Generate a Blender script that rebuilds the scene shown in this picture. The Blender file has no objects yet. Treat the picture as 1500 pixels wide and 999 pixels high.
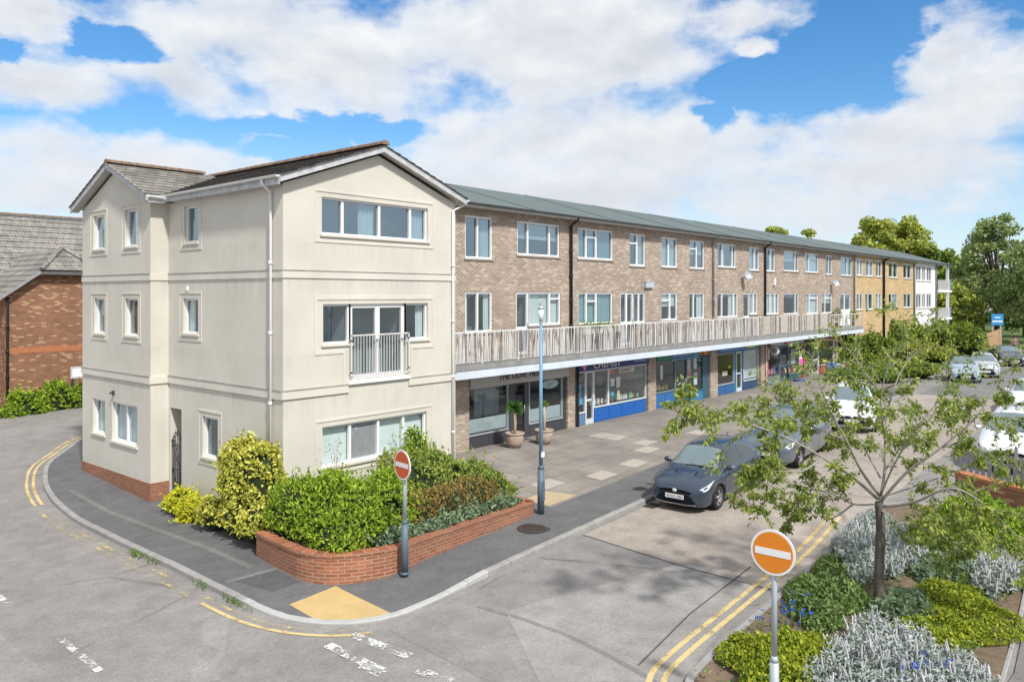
import bpy, bmesh, math, random
import numpy as np
from mathutils import Vector, Matrix
random.seed(7); rng = np.random.default_rng(11)
scn = bpy.context.scene
COL = scn.collection
PI = math.pi
# ------------------------------------------------------------------ survey: camera solved from the vanishing points
FPX, CX, HY, CAMH = 1150., 750., 432., 5.3
TH = math.radians(40.5); CT, ST = math.cos(TH), math.sin(TH)
def ray(px, py):
    x = (px-CX)/FPX
    return (CT+x*ST, ST-x*CT, -(py-HY)/FPX)
def onY(px, Y):
    r = ray(px, HY); return r[0]*Y/r[1]
def far(px, Z):
    """ground position at depth Z under image column px"""
    r = ray(px, HY); return r[0]*Z, r[1]*Z
def zat(py, Z): return CAMH-(py-HY)/FPX*Z
def cl(a, b=0., c=1.): return max(b, min(c, a))
def ss(a, b, x):
    t = cl((x-a)/(b-a)); return t*t*(3-2*t)
def g(X, Y):
    z = cl(-.62+.037*(X-10.5), -.76, 0.)
    w = 1-ss(11, 13, X) if Y < 30 else 1-ss(20, 40, X)
    d = -.17*cl((Y-17)/5.7) if Y < 22.7 else -.17+.0475*(min(Y, 40)-22.7)
    z += d*w
    t = cl((Y-12.9)/5.2)*ss(15.2, 17.2, X)
    return z*(1-t)
def gp(px, py, off=0.):
    r = ray(px, py); z = -.3
    for i in range(60):
        Z = (z+off-CAMH)/r[2]; X, Y = r[0]*Z, r[1]*Z; z = .5*z+.5*g(X, Y)
    return X, Y
# ------------------------------------------------------------------ object helpers
ORG = {}
def tag(o, label=None, cat=None, group=None, kind=None):
    if label: o['label'] = label
    if cat: o['category'] = cat
    if group: o['group'] = group
    if kind: o['kind'] = kind
    return o
def thing(name, label, cat, loc=(0, 0, 0), rotz=0, group=None):
    o = bpy.data.objects.new(name, None); COL.objects.link(o)
    o.empty_display_size = .2
    o.location = loc; o.rotation_euler = (0, 0, rotz); ORG[o.name] = Vector(loc)
    return tag(o, label, cat, group)
def link(name, me, m, parent=None, loc=None):
    o = bpy.data.objects.new(name, me); COL.objects.link(o)
    if m is not None and len(me.materials) == 0:
        for mm in (m if isinstance(m, (list, tuple)) else [m]): me.materials.append(mm)
    if parent is not None: o.parent = parent
    if loc is not None: o.location = loc
    ORG[o.name] = Vector((0, 0, 0))
    return o
def rootorg(p):
    v = Vector((0, 0, 0))
    while p is not None:
        v = v+ORG.get(p.name, Vector((0, 0, 0))); p = p.parent
    return v
class MB:
    def __init__(s): s.v = []; s.f = []; s.mi = []; s.sm = []
    def add(s, vs, fs, mi=0, smooth=False):
        n = len(s.v); s.v += [tuple(v) for v in vs]
        for f in fs:
            s.f.append(tuple(i+n for i in f)); s.mi.append(mi); s.sm.append(smooth)
    def quad(s, a, b, c, d, mi=0): s.add((a, b, c, d), ((0, 1, 2, 3),), mi)
    def poly(s, pts, mi=0): s.add(pts, (tuple(range(len(pts))),), mi)
    def box(s, x0, x1, y0, y1, z0, z1, mi=0):
        s.add([(x, y, z) for z in (z0, z1) for y in (y0, y1) for x in (x0, x1)],
              [(0, 2, 3, 1), (4, 5, 7, 6), (0, 1, 5, 4), (2, 6, 7, 3), (0, 4, 6, 2), (1, 3, 7, 5)], mi)
    def obox(s, c, ax, ay, az, mi=0):
        c, ax, ay, az = map(Vector, (c, ax, ay, az))
        s.add([c+ax*i+ay*j+az*k for k in (-1, 1) for j in (-1, 1) for i in (-1, 1)],
              [(0, 2, 3, 1), (4, 5, 7, 6), (0, 1, 5, 4), (2, 6, 7, 3), (0, 4, 6, 2), (1, 3, 7, 5)], mi)
    def bar(s, a, b, w, h=None, up=(0, 0, 1), mi=0):
        a, b = Vector(a), Vector(b); h = h or w
        d = (b-a); L = d.length; d.normalize()
        u = Vector(up)
        if abs(d.dot(u)) > .95: u = Vector((0, 1, 0))
        sd = d.cross(u).normalized(); u = sd.cross(d)
        s.obox((a+b)/2, d*(L/2), sd*(w/2), u*(h/2), mi)
    def tube(s, pts, rad, n=8, mi=0, cap=True, smooth=True):
        pts = [Vector(p) for p in pts]
        if not hasattr(rad, '__len__'): rad = [rad]*len(pts)
        vs = []; fs = []; pu = None
        for i, p in enumerate(pts):
            d = (pts[min(i+1, len(pts)-1)]-pts[max(i-1, 0)])
            d = d.normalized() if d.length > 1e-9 else Vector((0, 0, 1))
            if pu is None:
                u = Vector((1, 0, 0)) if abs(d.x) < .9 else Vector((0, 1, 0))
            else: u = pu
            u = (u-d*u.dot(d)).normalized(); w = d.cross(u); pu = u
            for k in range(n):
                a = 2*PI*k/n; vs.append(p+(u*math.cos(a)+w*math.sin(a))*rad[i])
        for i in range(len(pts)-1):
            for k in range(n):
                k2 = (k+1) % n; fs.append((i*n+k, i*n+k2, (i+1)*n+k2, (i+1)*n+k))
        if cap:
            fs.append(tuple(range(n-1, -1, -1))); fs.append(tuple((len(pts)-1)*n+k for k in range(n)))
        s.add(vs, fs, mi, smooth)
    def lathe(s, c, prof, n=24, axis='z', mi=0, smooth=True):
        vs = []; fs = []
        for r, h in prof:
            for k in range(n):
                a = 2*PI*k/n
                p = (r*math.cos(a), r*math.sin(a), h)
                if axis == 'y': p = (p[0], h, p[1])
                if axis == 'x': p = (h, p[0], p[1])
                vs.append((c[0]+p[0], c[1]+p[1], c[2]+p[2]))
        for i in range(len(prof)-1):
            for k in range(n):
                k2 = (k+1) % n; fs.append((i*n+k, i*n+k2, (i+1)*n+k2, (i+1)*n+k))
        s.add(vs, fs, mi, smooth)
    def mesh(s, name, org=Vector((0, 0, 0))):
        me = bpy.data.meshes.new(name)
        ox, oy, oz = org
        me.from_pydata([(x-ox, y-oy, z-oz) for x, y, z in s.v], [], s.f)
        me.polygons.foreach_set('material_index', s.mi); me.polygons.foreach_set('use_smooth', s.sm)
        me.update(); return me
    def build(s, name, m, parent=None, local=False, normals=False):
        me = s.mesh(name, Vector((0, 0, 0)) if local else rootorg(parent))
        if normals:
            bm = bmesh.new(); bm.from_mesh(me); bmesh.ops.recalc_face_normals(bm, faces=bm.faces[:]); bm.to_mesh(me); bm.free()
        return link(name, me, m, parent)
def npmesh(name, V, F, smooth=False):
    V = np.asarray(V, np.float32); F = np.asarray(F, np.int32); k = F.shape[1]
    me = bpy.data.meshes.new(name)
    me.vertices.add(len(V)); me.vertices.foreach_set('co', V.ravel())
    me.loops.add(F.size); me.loops.foreach_set('vertex_index', F.ravel())
    me.polygons.add(len(F)); me.polygons.foreach_set('loop_start', np.arange(0, F.size, k, dtype=np.int32))
    try: me.polygons.foreach_set('loop_total', np.full(len(F), k, np.int32))
    except Exception: pass
    me.polygons.foreach_set('use_smooth', np.full(len(F), smooth, bool))
    me.update(calc_edges=True); me.validate(); return me
# ------------------------------------------------------------------ materials
def nt(name):
    m = bpy.data.materials.new(name); m.use_nodes = True
    t = m.node_tree; t.nodes.clear()
    out = t.nodes.new('ShaderNodeOutputMaterial')
    return m, t, out
def N(t, typ, ins=None, **kw):
    n = t.nodes.new(typ)
    for k, v in kw.items(): setattr(n, k, v)
    for k, v in (ins or {}).items():
        s = n.inputs[k]
        if isinstance(v, bpy.types.NodeSocket): t.links.new(v, s)
        else:
            if hasattr(s, 'default_value') and hasattr(s.default_value, '__len__') and not isinstance(v, str) and len(s.default_value) == 4 and len(v) == 3: v = (*v, 1)
            s.default_value = v
    return n
def mth(t, op, a, b=None, c=None, clamp=False):
    n = t.nodes.new('ShaderNodeMath'); n.operation = op; n.use_clamp = clamp
    for i, v in enumerate((a, b, c)):
        if v is None: continue
        if isinstance(v, bpy.types.NodeSocket): t.links.new(v, n.inputs[i])
        else: n.inputs[i].default_value = v
    return n.outputs[0]
def mixc(t, f, a, b, blend='MIX'):
    n = t.nodes.new('ShaderNodeMix'); n.data_type = 'RGBA'; n.blend_type = blend
    for i, v in ((0, f), (6, a), (7, b)):
        if isinstance(v, bpy.types.NodeSocket): t.links.new(v, n.inputs[i])
        else: n.inputs[i].default_value = v if i == 0 else (*v[:3], 1)
    return n.outputs[2]
def ramp(t, f, stops, interp='LINEAR'):
    n = t.nodes.new('ShaderNodeValToRGB'); n.color_ramp.interpolation = interp
    e = n.color_ramp.elements
    while len(e) < len(stops): e.new(.5)
    for i, (p, c) in enumerate(stops):
        e[i].position = p; e[i].color = (*c, 1) if hasattr(c, '__len__') else (c, c, c, 1)
    t.links.new(f, n.inputs[0]); return n.outputs[0]
def pos(t, scale=(1, 1, 1), obj=False):
    if obj: s = t.nodes.new('ShaderNodeTexCoord').outputs['Object']
    else: s = t.nodes.new('ShaderNodeNewGeometry').outputs['Position']
    return N(t, 'ShaderNodeMapping', {'Vector': s, 'Scale': scale}).outputs[0]
def noise(t, vec, scale, detail=4, rough=.6):
    return N(t, 'ShaderNodeTexNoise', {'Vector': vec, 'Scale': scale, 'Detail': detail, 'Roughness': rough}).outputs[0]
def finish(t, out, col, rough=.8, bump=None, bstr=.3, bdist=.01, metal=0, spec=.4):
    b = N(t, 'ShaderNodeBsdfPrincipled', {'Base Color': col, 'Roughness': rough, 'Metallic': metal, 'Specular IOR Level': spec})
    if bump is not None:
        bn = N(t, 'ShaderNodeBump', {'Height': bump, 'Strength': bstr, 'Distance': bdist}); t.links.new(bn.outputs[0], b.inputs['Normal'])
    t.links.new(b.outputs[0], out.inputs[0]); return b
def plain(name, col, rough=.6, var=.12, scale=6, metal=0, spec=.4, bump=0.):
    m, t, out = nt(name)
    n = noise(t, pos(t), scale, 5)
    n2 = noise(t, pos(t), scale*9, 3)
    f = mth(t, 'ADD', mth(t, 'MULTIPLY', n, .7), mth(t, 'MULTIPLY', n2, .3))
    c = ramp(t, f, [(.3, tuple(x*(1-var) for x in col)), (.7, tuple(min(1, x*(1+var)) for x in col))])
    finish(t, out, c, rough, n2 if bump else None, bump, .01, metal, spec); return m
def brickmat(name, axis, c1, c2, c3, mortar, bw=.225, bh=.075, ms=.012, rough=.88, stain=.35, bias=0.):
    """axis 'x' for walls that face along Y (bricks laid along X), 'y' for walls that face along X"""
    m, t, out = nt(name)
    p = t.nodes.new('ShaderNodeNewGeometry').outputs['Position']
    s = N(t, 'ShaderNodeSeparateXYZ', {0: p})
    u = s.outputs[0] if axis == 'x' else s.outputs[1]
    if axis == 'r': u = mth(t, 'MULTIPLY', mth(t, 'ARCTAN2', mth(t, 'SUBTRACT', s.outputs[1], 14.4), mth(t, 'SUBTRACT', s.outputs[0], 11.1)), 1.5)
    v = N(t, 'ShaderNodeCombineXYZ', {0: u, 1: s.outputs[2], 2: 0.}).outputs[0]
    bt = N(t, 'ShaderNodeTexBrick', {'Vector': v, 'Color1': c1, 'Color2': c2, 'Mortar': mortar, 'Scale': 1., 'Mortar Size': ms, 'Mortar Smooth': .2,
                                     'Bias': bias, 'Brick Width': bw, 'Row Height': bh})
    # some bricks picked out in the third colour: white noise on the brick cell
    row = mth(t, 'FLOOR', mth(t, 'DIVIDE', s.outputs[2], bh))
    off = mth(t, 'MULTIPLY', mth(t, 'SUBTRACT', 1., mth(t, 'ABSOLUTE', mth(t, 'MODULO', row, 2.))), .5)
    colm = mth(t, 'FLOOR', mth(t, 'ADD', mth(t, 'DIVIDE', u, bw), off))
    wn = N(t, 'ShaderNodeTexWhiteNoise', {'Vector': N(t, 'ShaderNodeCombineXYZ', {0: colm, 1: row, 2: 3.}).outputs[0]}, noise_dimensions='3D')
    pick = mth(t, 'GREATER_THAN', wn.outputs[0], .84)
    pick = mth(t, 'MULTIPLY', pick, mth(t, 'SUBTRACT', 1., bt.outputs['Fac']))
    c = mixc(t, pick, bt.outputs[0], c3)
    sh = ramp(t, wn.outputs[0], [(0., .84), (1., 1.10)])
    c = mixc(t, 1., c, sh, 'MULTIPLY')
    n = mth(t, 'ADD', mth(t, 'MULTIPLY', noise(t, p, .9, 5, .65), .5), mth(t, 'MULTIPLY', noise(t, pos(t, (.5, .5, 2.2)), 1.6, 5, .7), .5))
    c = mixc(t, 1., c, ramp(t, n, [(.3, 1-stain), (.68, 1+stain*.45)]), 'MULTIPLY')
    finish(t, out, c, rough, bt.outputs['Fac'], -.4, .006); return m
def rendermat(name, col):
    m, t, out = nt(name)
    p = pos(t)
    n = noise(t, p, .7, 6, .6); n2 = noise(t, p, 40, 3)
    st = noise(t, pos(t, (1.7, 1.7, .22)), 1.5, 5, .65)      # rain streaks
    c = ramp(t, n, [(.3, tuple(x*.9 for x in col)), (.7, tuple(x*1.04 for x in col))])
    c = mixc(t, mth(t, 'MULTIPLY', ramp(t, st, [(.5, 0.), (.8, 1.)]), .08), c, (.40, .385, .35))
    # dirt line that the string courses leave on the wall below them
    z = N(t, 'ShaderNodeSeparateXYZ', {0: p}).outputs[2]
    drip = noise(t, pos(t, (6, 6, .4)), 1.2, 4)
    for zc, zh, zs in ((5.72, .7, .42), (2.72, .7, .42), (6.62, .6, .3), (3.8, .6, .3), (.0, .5, .3)):
        d = mth(t, 'SUBTRACT', zc, z)
        f = mth(t, 'MULTIPLY', mth(t, 'GREATER_THAN', d, 0.), mth(t, 'SUBTRACT', 1., mth(t, 'DIVIDE', d, zh), clamp=True))
        f = mth(t, 'MULTIPLY', f, ramp(t, drip, [(.42, 0.), (.75, zs)]))
        c = mixc(t, f, c, (.36, .345, .32))
    finish(t, out, c, .92, n2, .12, .004, spec=.2); return m
def asphalt(name, col, var=.16, patch=.5, crack=0.):
    m, t, out = nt(name)
    p = pos(t)
    big = noise(t, p, .35, 6, .62); mid = noise(t, p, 2.2, 5, .6); fine = noise(t, p, 60, 2, .7)
    c = ramp(t, big, [(.3, tuple(x*(1-var) for x in col)), (.7, tuple(x*(1+var) for x in col))])
    c = mixc(t, 1., c, ramp(t, mid, [(.3, .86), (.7, 1.12)]), 'MULTIPLY')
    c = mixc(t, 1., c, ramp(t, noise(t, p, 13, 4, .75), [(.3, .86), (.7, 1.13)]), 'MULTIPLY')
    c = mixc(t, 1., c, ramp(t, fine, [(.3, .72), (.75, 1.25)]), 'MULTIPLY')
    if crack:
        vo = N(t, 'ShaderNodeTexVoronoi', {'Vector': N(t, 'ShaderNodeMixRGB', {0: .12, 1: p, 2: N(t, 'ShaderNodeTexNoise', {'Vector': p, 'Scale': 1.5}).outputs[1]}).outputs[0], 'Scale': crack}, feature='DISTANCE_TO_EDGE')
        f = ramp(t, vo.outputs[0], [(0., 1.), (.012, 0.)])
        f = mth(t, 'MULTIPLY', f, ramp(t, noise(t, p, .25, 3), [(.5, 0.), (.6, .75)]))
        c = mixc(t, f, c, tuple(x*.35 for x in col))
    oil = ramp(t, noise(t, pos(t, (.5, 1, 1)), .8, 4, .5), [(.6, 0.), (.8, .35)])
    c = mixc(t, oil, c, tuple(x*.6 for x in col))
    finish(t, out, c, .92, fine, .35, .004, spec=.25); return m
def wornpaint(name, col, lo, hi, scale=3.):
    m, t, out = nt(name)
    p = pos(t)
    n = mth(t, 'ADD', mth(t, 'MULTIPLY', noise(t, p, scale, 5, .7), .6), mth(t, 'MULTIPLY', noise(t, p, 22, 3, .7), .4))
    a = ramp(t, n, [(lo, 0.), (hi, 1.)])
    b = N(t, 'ShaderNodeBsdfPrincipled', {'Base Color': (*col, 1), 'Roughness': .8, 'Specular IOR Level': .2})
    tr = N(t, 'ShaderNodeBsdfTransparent')
    mx = N(t, 'ShaderNodeMixShader', {0: a, 1: tr.outputs[0], 2: b.outputs[0]})
    t.links.new(mx.outputs[0], out.inputs[0]); return m
def slabmat(name, c1, c2, mortar, bw, bh):
    m, t, out = nt(name)
    p = pos(t)
    bt = N(t, 'ShaderNodeTexBrick', {'Vector': p, 'Color1': c1, 'Color2': c2, 'Mortar': mortar, 'Scale': 1., 'Mortar Size': .012, 'Mortar Smooth': .3, 'Brick Width': bw, 'Row Height': bh, 'Bias': -.2})
    n = noise(t, p, .6, 6, .65); f = noise(t, p, 30, 3)
    c = mixc(t, 1., bt.outputs[0], ramp(t, n, [(.3, .72), (.7, 1.18)]), 'MULTIPLY')
    c = mixc(t, 1., c, ramp(t, f, [(.3, .9), (.7, 1.08)]), 'MULTIPLY')
    finish(t, out, c, .9, bt.outputs['Fac'], -.4, .006, spec=.25); return m
def tilemat(name, c1, c2, c3, axis, course):
    """concrete tiles: colour per tile, lichen"""
    m, t, out = nt(name)
    p = t.nodes.new('ShaderNodeNewGeometry').outputs['Position']
    s = N(t, 'ShaderNodeSeparateXYZ', {0: p})
    u = s.outputs[0] if axis == 'x' else s.outputs[1]
    w = s.outputs[1] if axis == 'x' else s.outputs[0]
    v = N(t, 'ShaderNodeCombineXYZ', {0: u, 1: w, 2: 0.}).outputs[0]
    bt = N(t, 'ShaderNodeTexBrick', {'Vector': v, 'Color1': c1, 'Color2': c2, 'Mortar': tuple(x*.45 for x in c1), 'Scale': 1., 'Mortar Size': .012, 'Brick Width': .33, 'Row Height': course})
    n = noise(t, p, 1.1, 5, .65); l = noise(t, p, 7, 4, .7)
    c = mixc(t, 1., bt.outputs[0], ramp(t, n, [(.3, .75), (.7, 1.2)]), 'MULTIPLY')
    c = mixc(t, ramp(t, l, [(.58, 0.), (.7, .65)]), c, c3)
    finish(t, out, c, .9, n, .2, .01, spec=.25); return m
def glassmat(name, tint, refl, refcol=(.9, .95, 1)):
    m, t, out = nt(name)
    tr = N(t, 'ShaderNodeBsdfTransparent', {0: (*tint, 1)})
    n = noise(t, pos(t), .9, 2)
    bn = N(t, 'ShaderNodeBump', {'Height': n, 'Strength': .06, 'Distance': .05})
    gl = N(t, 'ShaderNodeBsdfGlossy', {0: (*refcol, 1), 'Roughness': .015, 'Normal': bn.outputs[0]})
    lw = N(t, 'ShaderNodeLayerWeight', {0: .5})
    f = mth(t, 'ADD', refl, mth(t, 'MULTIPLY', mth(t, 'POWER', lw.outputs[1], 4.), .8), clamp=True)
    mx = N(t, 'ShaderNodeMixShader', {0: f, 1: tr.outputs[0], 2: gl.outputs[0]})
    t.links.new(mx.outputs[0], out.inputs[0]); return m
def leafmat(name, stops, trans=.35, rough=.55, gain=(2.0, 1.75, 1.5)):
    m, t, out = nt(name)
    r = t.nodes.new('ShaderNodeNewGeometry').outputs['Random Per Island']
    big = noise(t, pos(t), 1.1, 3)
    f = mth(t, 'ADD', mth(t, 'MULTIPLY', r, .65), mth(t, 'MULTIPLY', big, .35))
    c = ramp(t, f, [(p, tuple(min(.8, x*k) for x, k in zip(cc, gain))) for p, cc in stops])
    b = N(t, 'ShaderNodeBsdfPrincipled', {'Base Color': c, 'Roughness': rough, 'Specular IOR Level': .35})
    tl = N(t, 'ShaderNodeBsdfTranslucent', {0: c})
    mx = N(t, 'ShaderNodeMixShader', {0: trans, 1: b.outputs[0], 2: tl.outputs[0]})
    t.links.new(mx.outputs[0], out.inputs[0]); return m
def carpaint(name, col, rough=.25, metal=.3):
    m, t, out = nt(name)
    n = noise(t, pos(t, obj=True), 300, 1)
    c = ramp(t, n, [(.3, tuple(x*.85 for x in col)), (.7, tuple(min(1, x*1.15) for x in col))])
    b = finish(t, out, c, rough, metal=metal, spec=.5)
    b.inputs['Coat Weight'].default_value = .8; b.inputs['Coat Roughness'].default_value = .05
    return m

M = {}
M['cream'] = rendermat('cream_render', (.63, .60, .525))
M['cream_trim'] = rendermat('cream_trim', (.655, .625, .55))
M['dirty_ledge'] = plain('dirty_ledge', (.30, .29, .27), .95, .45, 3)
M['plinth_x'] = brickmat('plinth_brick_x', 'x', (.30, .105, .055), (.36, .14, .075), (.25, .10, .06), (.33, .22, .16), stain=.2)
M['plinth_y'] = brickmat('plinth_brick_y', 'y', (.30, .105, .055), (.36, .14, .075), (.25, .10, .06), (.33, .22, .16), stain=.2)
M['plinth_r'] = brickmat('planter_brick_round', 'r', (.33, .105, .05), (.40, .15, .075), (.27, .10, .055), (.40, .27, .19), stain=.25)
M['buff_x'] = brickmat('buff_brick_x', 'x', (.315, .225, .168), (.375, .277, .208), (.44, .345, .268), (.50, .44, .375), ms=.014, stain=.28)
M['buff_y'] = brickmat('buff_brick_y', 'y', (.315, .225, .168), (.375, .277, .208), (.44, .345, .268), (.50, .44, .375), ms=.014, stain=.28)
M['orange_x'] = brickmat('orange_brick_x', 'x', (.60, .40, .18), (.64, .44, .22), (.56, .42, .25), (.55, .43, .27), stain=.25)
M['red_x'] = brickmat('red_brick_x', 'x', (.27, .11, .06), (.34, .15, .08), (.46, .29, .17), (.27, .18, .12), stain=.3)
M['red_y'] = brickmat('red_brick_y', 'y', (.27, .11, .06), (.34, .15, .08), (.46, .29, .17), (.27, .18, .12), stain=.3)
M['soldier'] = plain('orange_band_brick', (.42, .16, .075), .85, .15, 9)
M['white_wall'] = plain('white_painted_render', (.78, .78, .78), .85, .07, 2)
M['upvc'] = plain('white_upvc', (.83, .83, .83), .35, .03, 2)
M['pipe_white'] = plain('white_pipe', (.78, .78, .77), .4, .05, 3)
M['weathered'] = plain('weathered_white_board', (.50, .51, .52), .75, .28, 4, bump=.2)
M['fascia_white'] = plain('pale_fascia', (.46, .50, .55), .5, .12, 2.5)
M['black_pipe'] = plain('black_pipe', (.025, .025, .027), .5, .2)
M['grey_pipe'] = plain('grey_pipe', (.30, .30, .31), .6, .2)
M['gutter_dark'] = plain('dark_gutter', (.10, .10, .10), .6, .3, 3)
M['sill'] = plain('stone_sill', (.40, .37, .33), .85, .2, 5)
M['soffit'] = plain('soffit_board', (.50, .48, .44), .8, .15, 3)
M['roof_felt'] = plain('green_grey_roof_felt', (.118, .146, .143), .85, .16, 1.2, bump=.15)
M['tile_main_y'] = tilemat('dark_tiles', (.10, .092, .085), (.15, .135, .12), (.33, .27, .17), 'y', .28)
M['tile_wing_x'] = tilemat('grey_tiles', (.17, .16, .145), (.27, .25, .22), (.36, .33, .26), 'x', .28)
M['tile_far_x'] = tilemat('far_grey_tiles_x', (.21, .20, .185), (.30, .28, .25), (.34, .31, .26), 'x', .33)
M['tile_far_y'] = tilemat('far_grey_tiles_y', (.21, .20, .185), (.30, .28, .25), (.34, .31, .26), 'y', .33)
M['ridge_tile'] = plain('orange_ridge_tile', (.20, .135, .095), .9, .55, 5)
M['dark_wood'] = plain('dark_board', (.12, .12, .12), .7, .2)
M['iron'] = plain('wrought_iron', (.05, .05, .055), .45, .2)
M['steel_rail'] = plain('painted_rail', (.64, .63, .61), .5, .12, 4)
M['rail_grey'] = plain('weathered_grey_bar', (.24, .23, .22), .7, .25, 4)
M['balu_wood'] = plain('weathered_pale_timber', (.58, .54, .48), .85, .25, 5, bump=.2)
M['slab_conc'] = plain('balcony_concrete', (.26, .26, .25), .9, .3, 2)
M['glass'] = glassmat('window_glass', (.84, .92, .93), .20, (.80, .92, 1.))
M['glass_clear'] = glassmat('clear_window_glass', (.95, .98, .98), .08, (.80, .92, 1.))
M['glass_up'] = glassmat('window_glass_sky', (.62, .74, .80), .32, (.70, .88, 1.))
M['glass_shop'] = glassmat('shop_glass', (.92, .95, .94), .09)
M['frost'] = plain('frosted_blind', (.70, .78, .77), .5, .06, 1)
M['slats'] = plain('grey_louvre', (.36, .36, .37), .6, .2, 14)
M['curtain'] = plain('net_curtain', (.72, .76, .74), .9, .08, 5)
M['curtain_teal'] = plain('teal_curtain', (.30, .45, .47), .9, .1, 5)
M['room'] = plain('dim_room', (.34, .36, .36), .95, .2, 1.5)
M['asphalt'] = asphalt('old_asphalt', (.262, .246, .233), .14, crack=.22)
M['asphalt_lane'] = asphalt('side_lane_asphalt', (.24, .229, .219), .14, crack=.3)
M['asphalt_patch'] = asphalt('asphalt_patch', (.20, .198, .196), .12)
M['asphalt_light'] = asphalt('asphalt_light', (.29, .274, .258), .12)
M['footway'] = asphalt('footway_asphalt', (.135, .136, .138), .13)
M['trench'] = asphalt('footway_trench', (.19, .184, .175), .1)
M['footpatch'] = asphalt('footway_patch', (.10, .102, .105), .1)
M['concrete_bay'] = asphalt('concrete_bay', (.36, .312, .27), .14, crack=.12)
M['kerb'] = plain('kerb_concrete', (.30, .29, .275), .9, .25, 3, bump=.2)
M['kerb_pale'] = plain('pale_kerb', (.42, .42, .41), .9, .15, 3, bump=.2)
M['slabs'] = slabmat('forecourt_slabs', (.25, .225, .20), (.29, .263, .235), (.15, .137, .122), .92, .62)
M['slab_pale'] = plain('pale_slab', (.385, .35, .30), .9, .12, 4)
M['slab_buff'] = plain('buff_slab', (.42, .335, .21), .9, .15, 3)
M['tactile'] = plain('buff_tactile', (.52, .37, .165), .9, .12, 2.5, bump=.1)
M['soil'] = plain('garden_soil', (.17, .125, .085), .95, .35, 6, bump=.6)
M['grass'] = plain('rough_grass', (.09, .13, .03), .95, .3, 3)
M['white_paint'] = wornpaint('worn_white_paint', (.66, .66, .64), .48, .56)
M['yellow_worn'] = wornpaint('worn_yellow_paint', (.58, .47, .24), .50, .60, 1.6)
M['yellow'] = wornpaint('yellow_paint', (.60, .465, .22), .36, .50, 2.2)
M['manhole'] = plain('cast_iron', (.07, .055, .05), .7, .3, 12, metal=.3)
M['galv'] = plain('galvanised_post', (.42, .47, .50), .45, .12, 5, metal=.2)
M['bluegrey'] = plain('blue_grey_post', (.17, .33, .47), .4, .15, 4)
M['slate_post'] = plain('slate_post', (.10, .14, .18), .5, .15, 4)
M['sign_red'] = plain('sign_red', (.60, .105, .035), .45, .05, 2)
M['sign_orange'] = plain('faded_sign_red', (.74, .235, .018), .45, .05, 2)
M['sign_white'] = plain('sign_white', (.82, .82, .82), .4, .03, 2)
M['sign_back'] = plain('sign_back', (.45, .50, .56), .4, .08, 3, metal=.3)
M['lantern'] = plain('lantern_lens', (.66, .72, .74), .2, .05, 3)
M['bark'] = plain('tree_bark', (.125, .108, .092), .9, .35, 14, bump=.7)
M['twig'] = plain('grey_twig', (.33, .305, .27), .85, .3, 14, bump=.3)
M['bark_far'] = plain('far_bark', (.10, .085, .065), .9, .3, 5)
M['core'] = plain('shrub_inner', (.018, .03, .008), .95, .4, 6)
M['L_laurel'] = leafmat('laurel_leaf', [(.15, (.045, .10, .012)), (.5, (.13, .23, .022)), (.85, (.28, .38, .05))])
M['L_mix'] = leafmat('mixed_shrub_leaf', [(.15, (.05, .10, .022)), (.5, (.14, .21, .045)), (.85, (.27, .33, .09))])
M['L_red'] = leafmat('bronze_shrub_leaf', [(.15, (.07, .075, .022)), (.5, (.16, .13, .05)), (.85, (.25, .21, .08))])
M['L_var'] = leafmat('variegated_leaf', [(.12, (.09, .13, .02)), (.45, (.33, .33, .055)), (.8, (.60, .55, .16))], gain=(1.75, 1.65, 1.3))
M['L_yel'] = leafmat('golden_leaf', [(.12, (.12, .17, .015)), (.45, (.42, .42, .03)), (.85, (.66, .58, .06))], gain=(1.5, 1.45, 1.2))
M['L_glau'] = leafmat('blue_green_leaf', [(.15, (.045, .09, .055)), (.5, (.10, .165, .11)), (.85, (.19, .26, .18))])
M['L_cover'] = leafmat('lime_ground_cover_leaf', [(.15, (.08, .13, .012)), (.5, (.22, .27, .025)), (.85, (.40, .40, .05))], gain=(1.35, 1.38, 1.1))
M['L_green'] = leafmat('perennial_leaf', [(.15, (.035, .075, .025)), (.5, (.09, .16, .055)), (.85, (.18, .26, .10))])
M['L_silver'] = leafmat('woolly_silver_leaf', [(.15, (.20, .25, .20)), (.5, (.37, .42, .38)), (.85, (.56, .60, .57))], .15, .9, (1, 1, 1))
M['spike'] = leafmat('woolly_silver_spike', [(.15, (.36, .36, .36)), (.5, (.52, .52, .54)), (.85, (.68, .68, .70))], .1, .95, (1, 1, 1))
M['L_blue'] = leafmat('blue_petal', [(.1, (.03, .09, .5)), (.9, (.10, .22, .72))], gain=(1, 1, 1))
M['L_tree'] = leafmat('young_tree_leaf', [(.12, (.055, .095, .022)), (.5, (.13, .19, .05)), (.88, (.29, .35, .11))], .42, gain=(2.15, 1.9, 1.45))
M['L_far1'] = leafmat('lime_crown_leaf', [(.15, (.08, .115, .022)), (.5, (.19, .235, .045)), (.85, (.34, .37, .09))], gain=(2.0, 1.85, 1.7))
M['L_far2'] = leafmat('dark_crown_leaf', [(.15, (.03, .06, .015)), (.5, (.07, .125, .028)), (.85, (.14, .20, .05))], gain=(2.6, 2.3, 1.8))
M['L_far3'] = leafmat('grey_green_crown_leaf', [(.15, (.05, .085, .03)), (.5, (.11, .16, .065)), (.85, (.20, .26, .12))], gain=(2.4, 2.15, 1.8))
M['L_hedge'] = leafmat('hedge_leaf', [(.15, (.035, .07, .012)), (.5, (.09, .15, .025)), (.85, (.18, .25, .05))], gain=(2.3, 2.0, 1.6))
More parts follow.
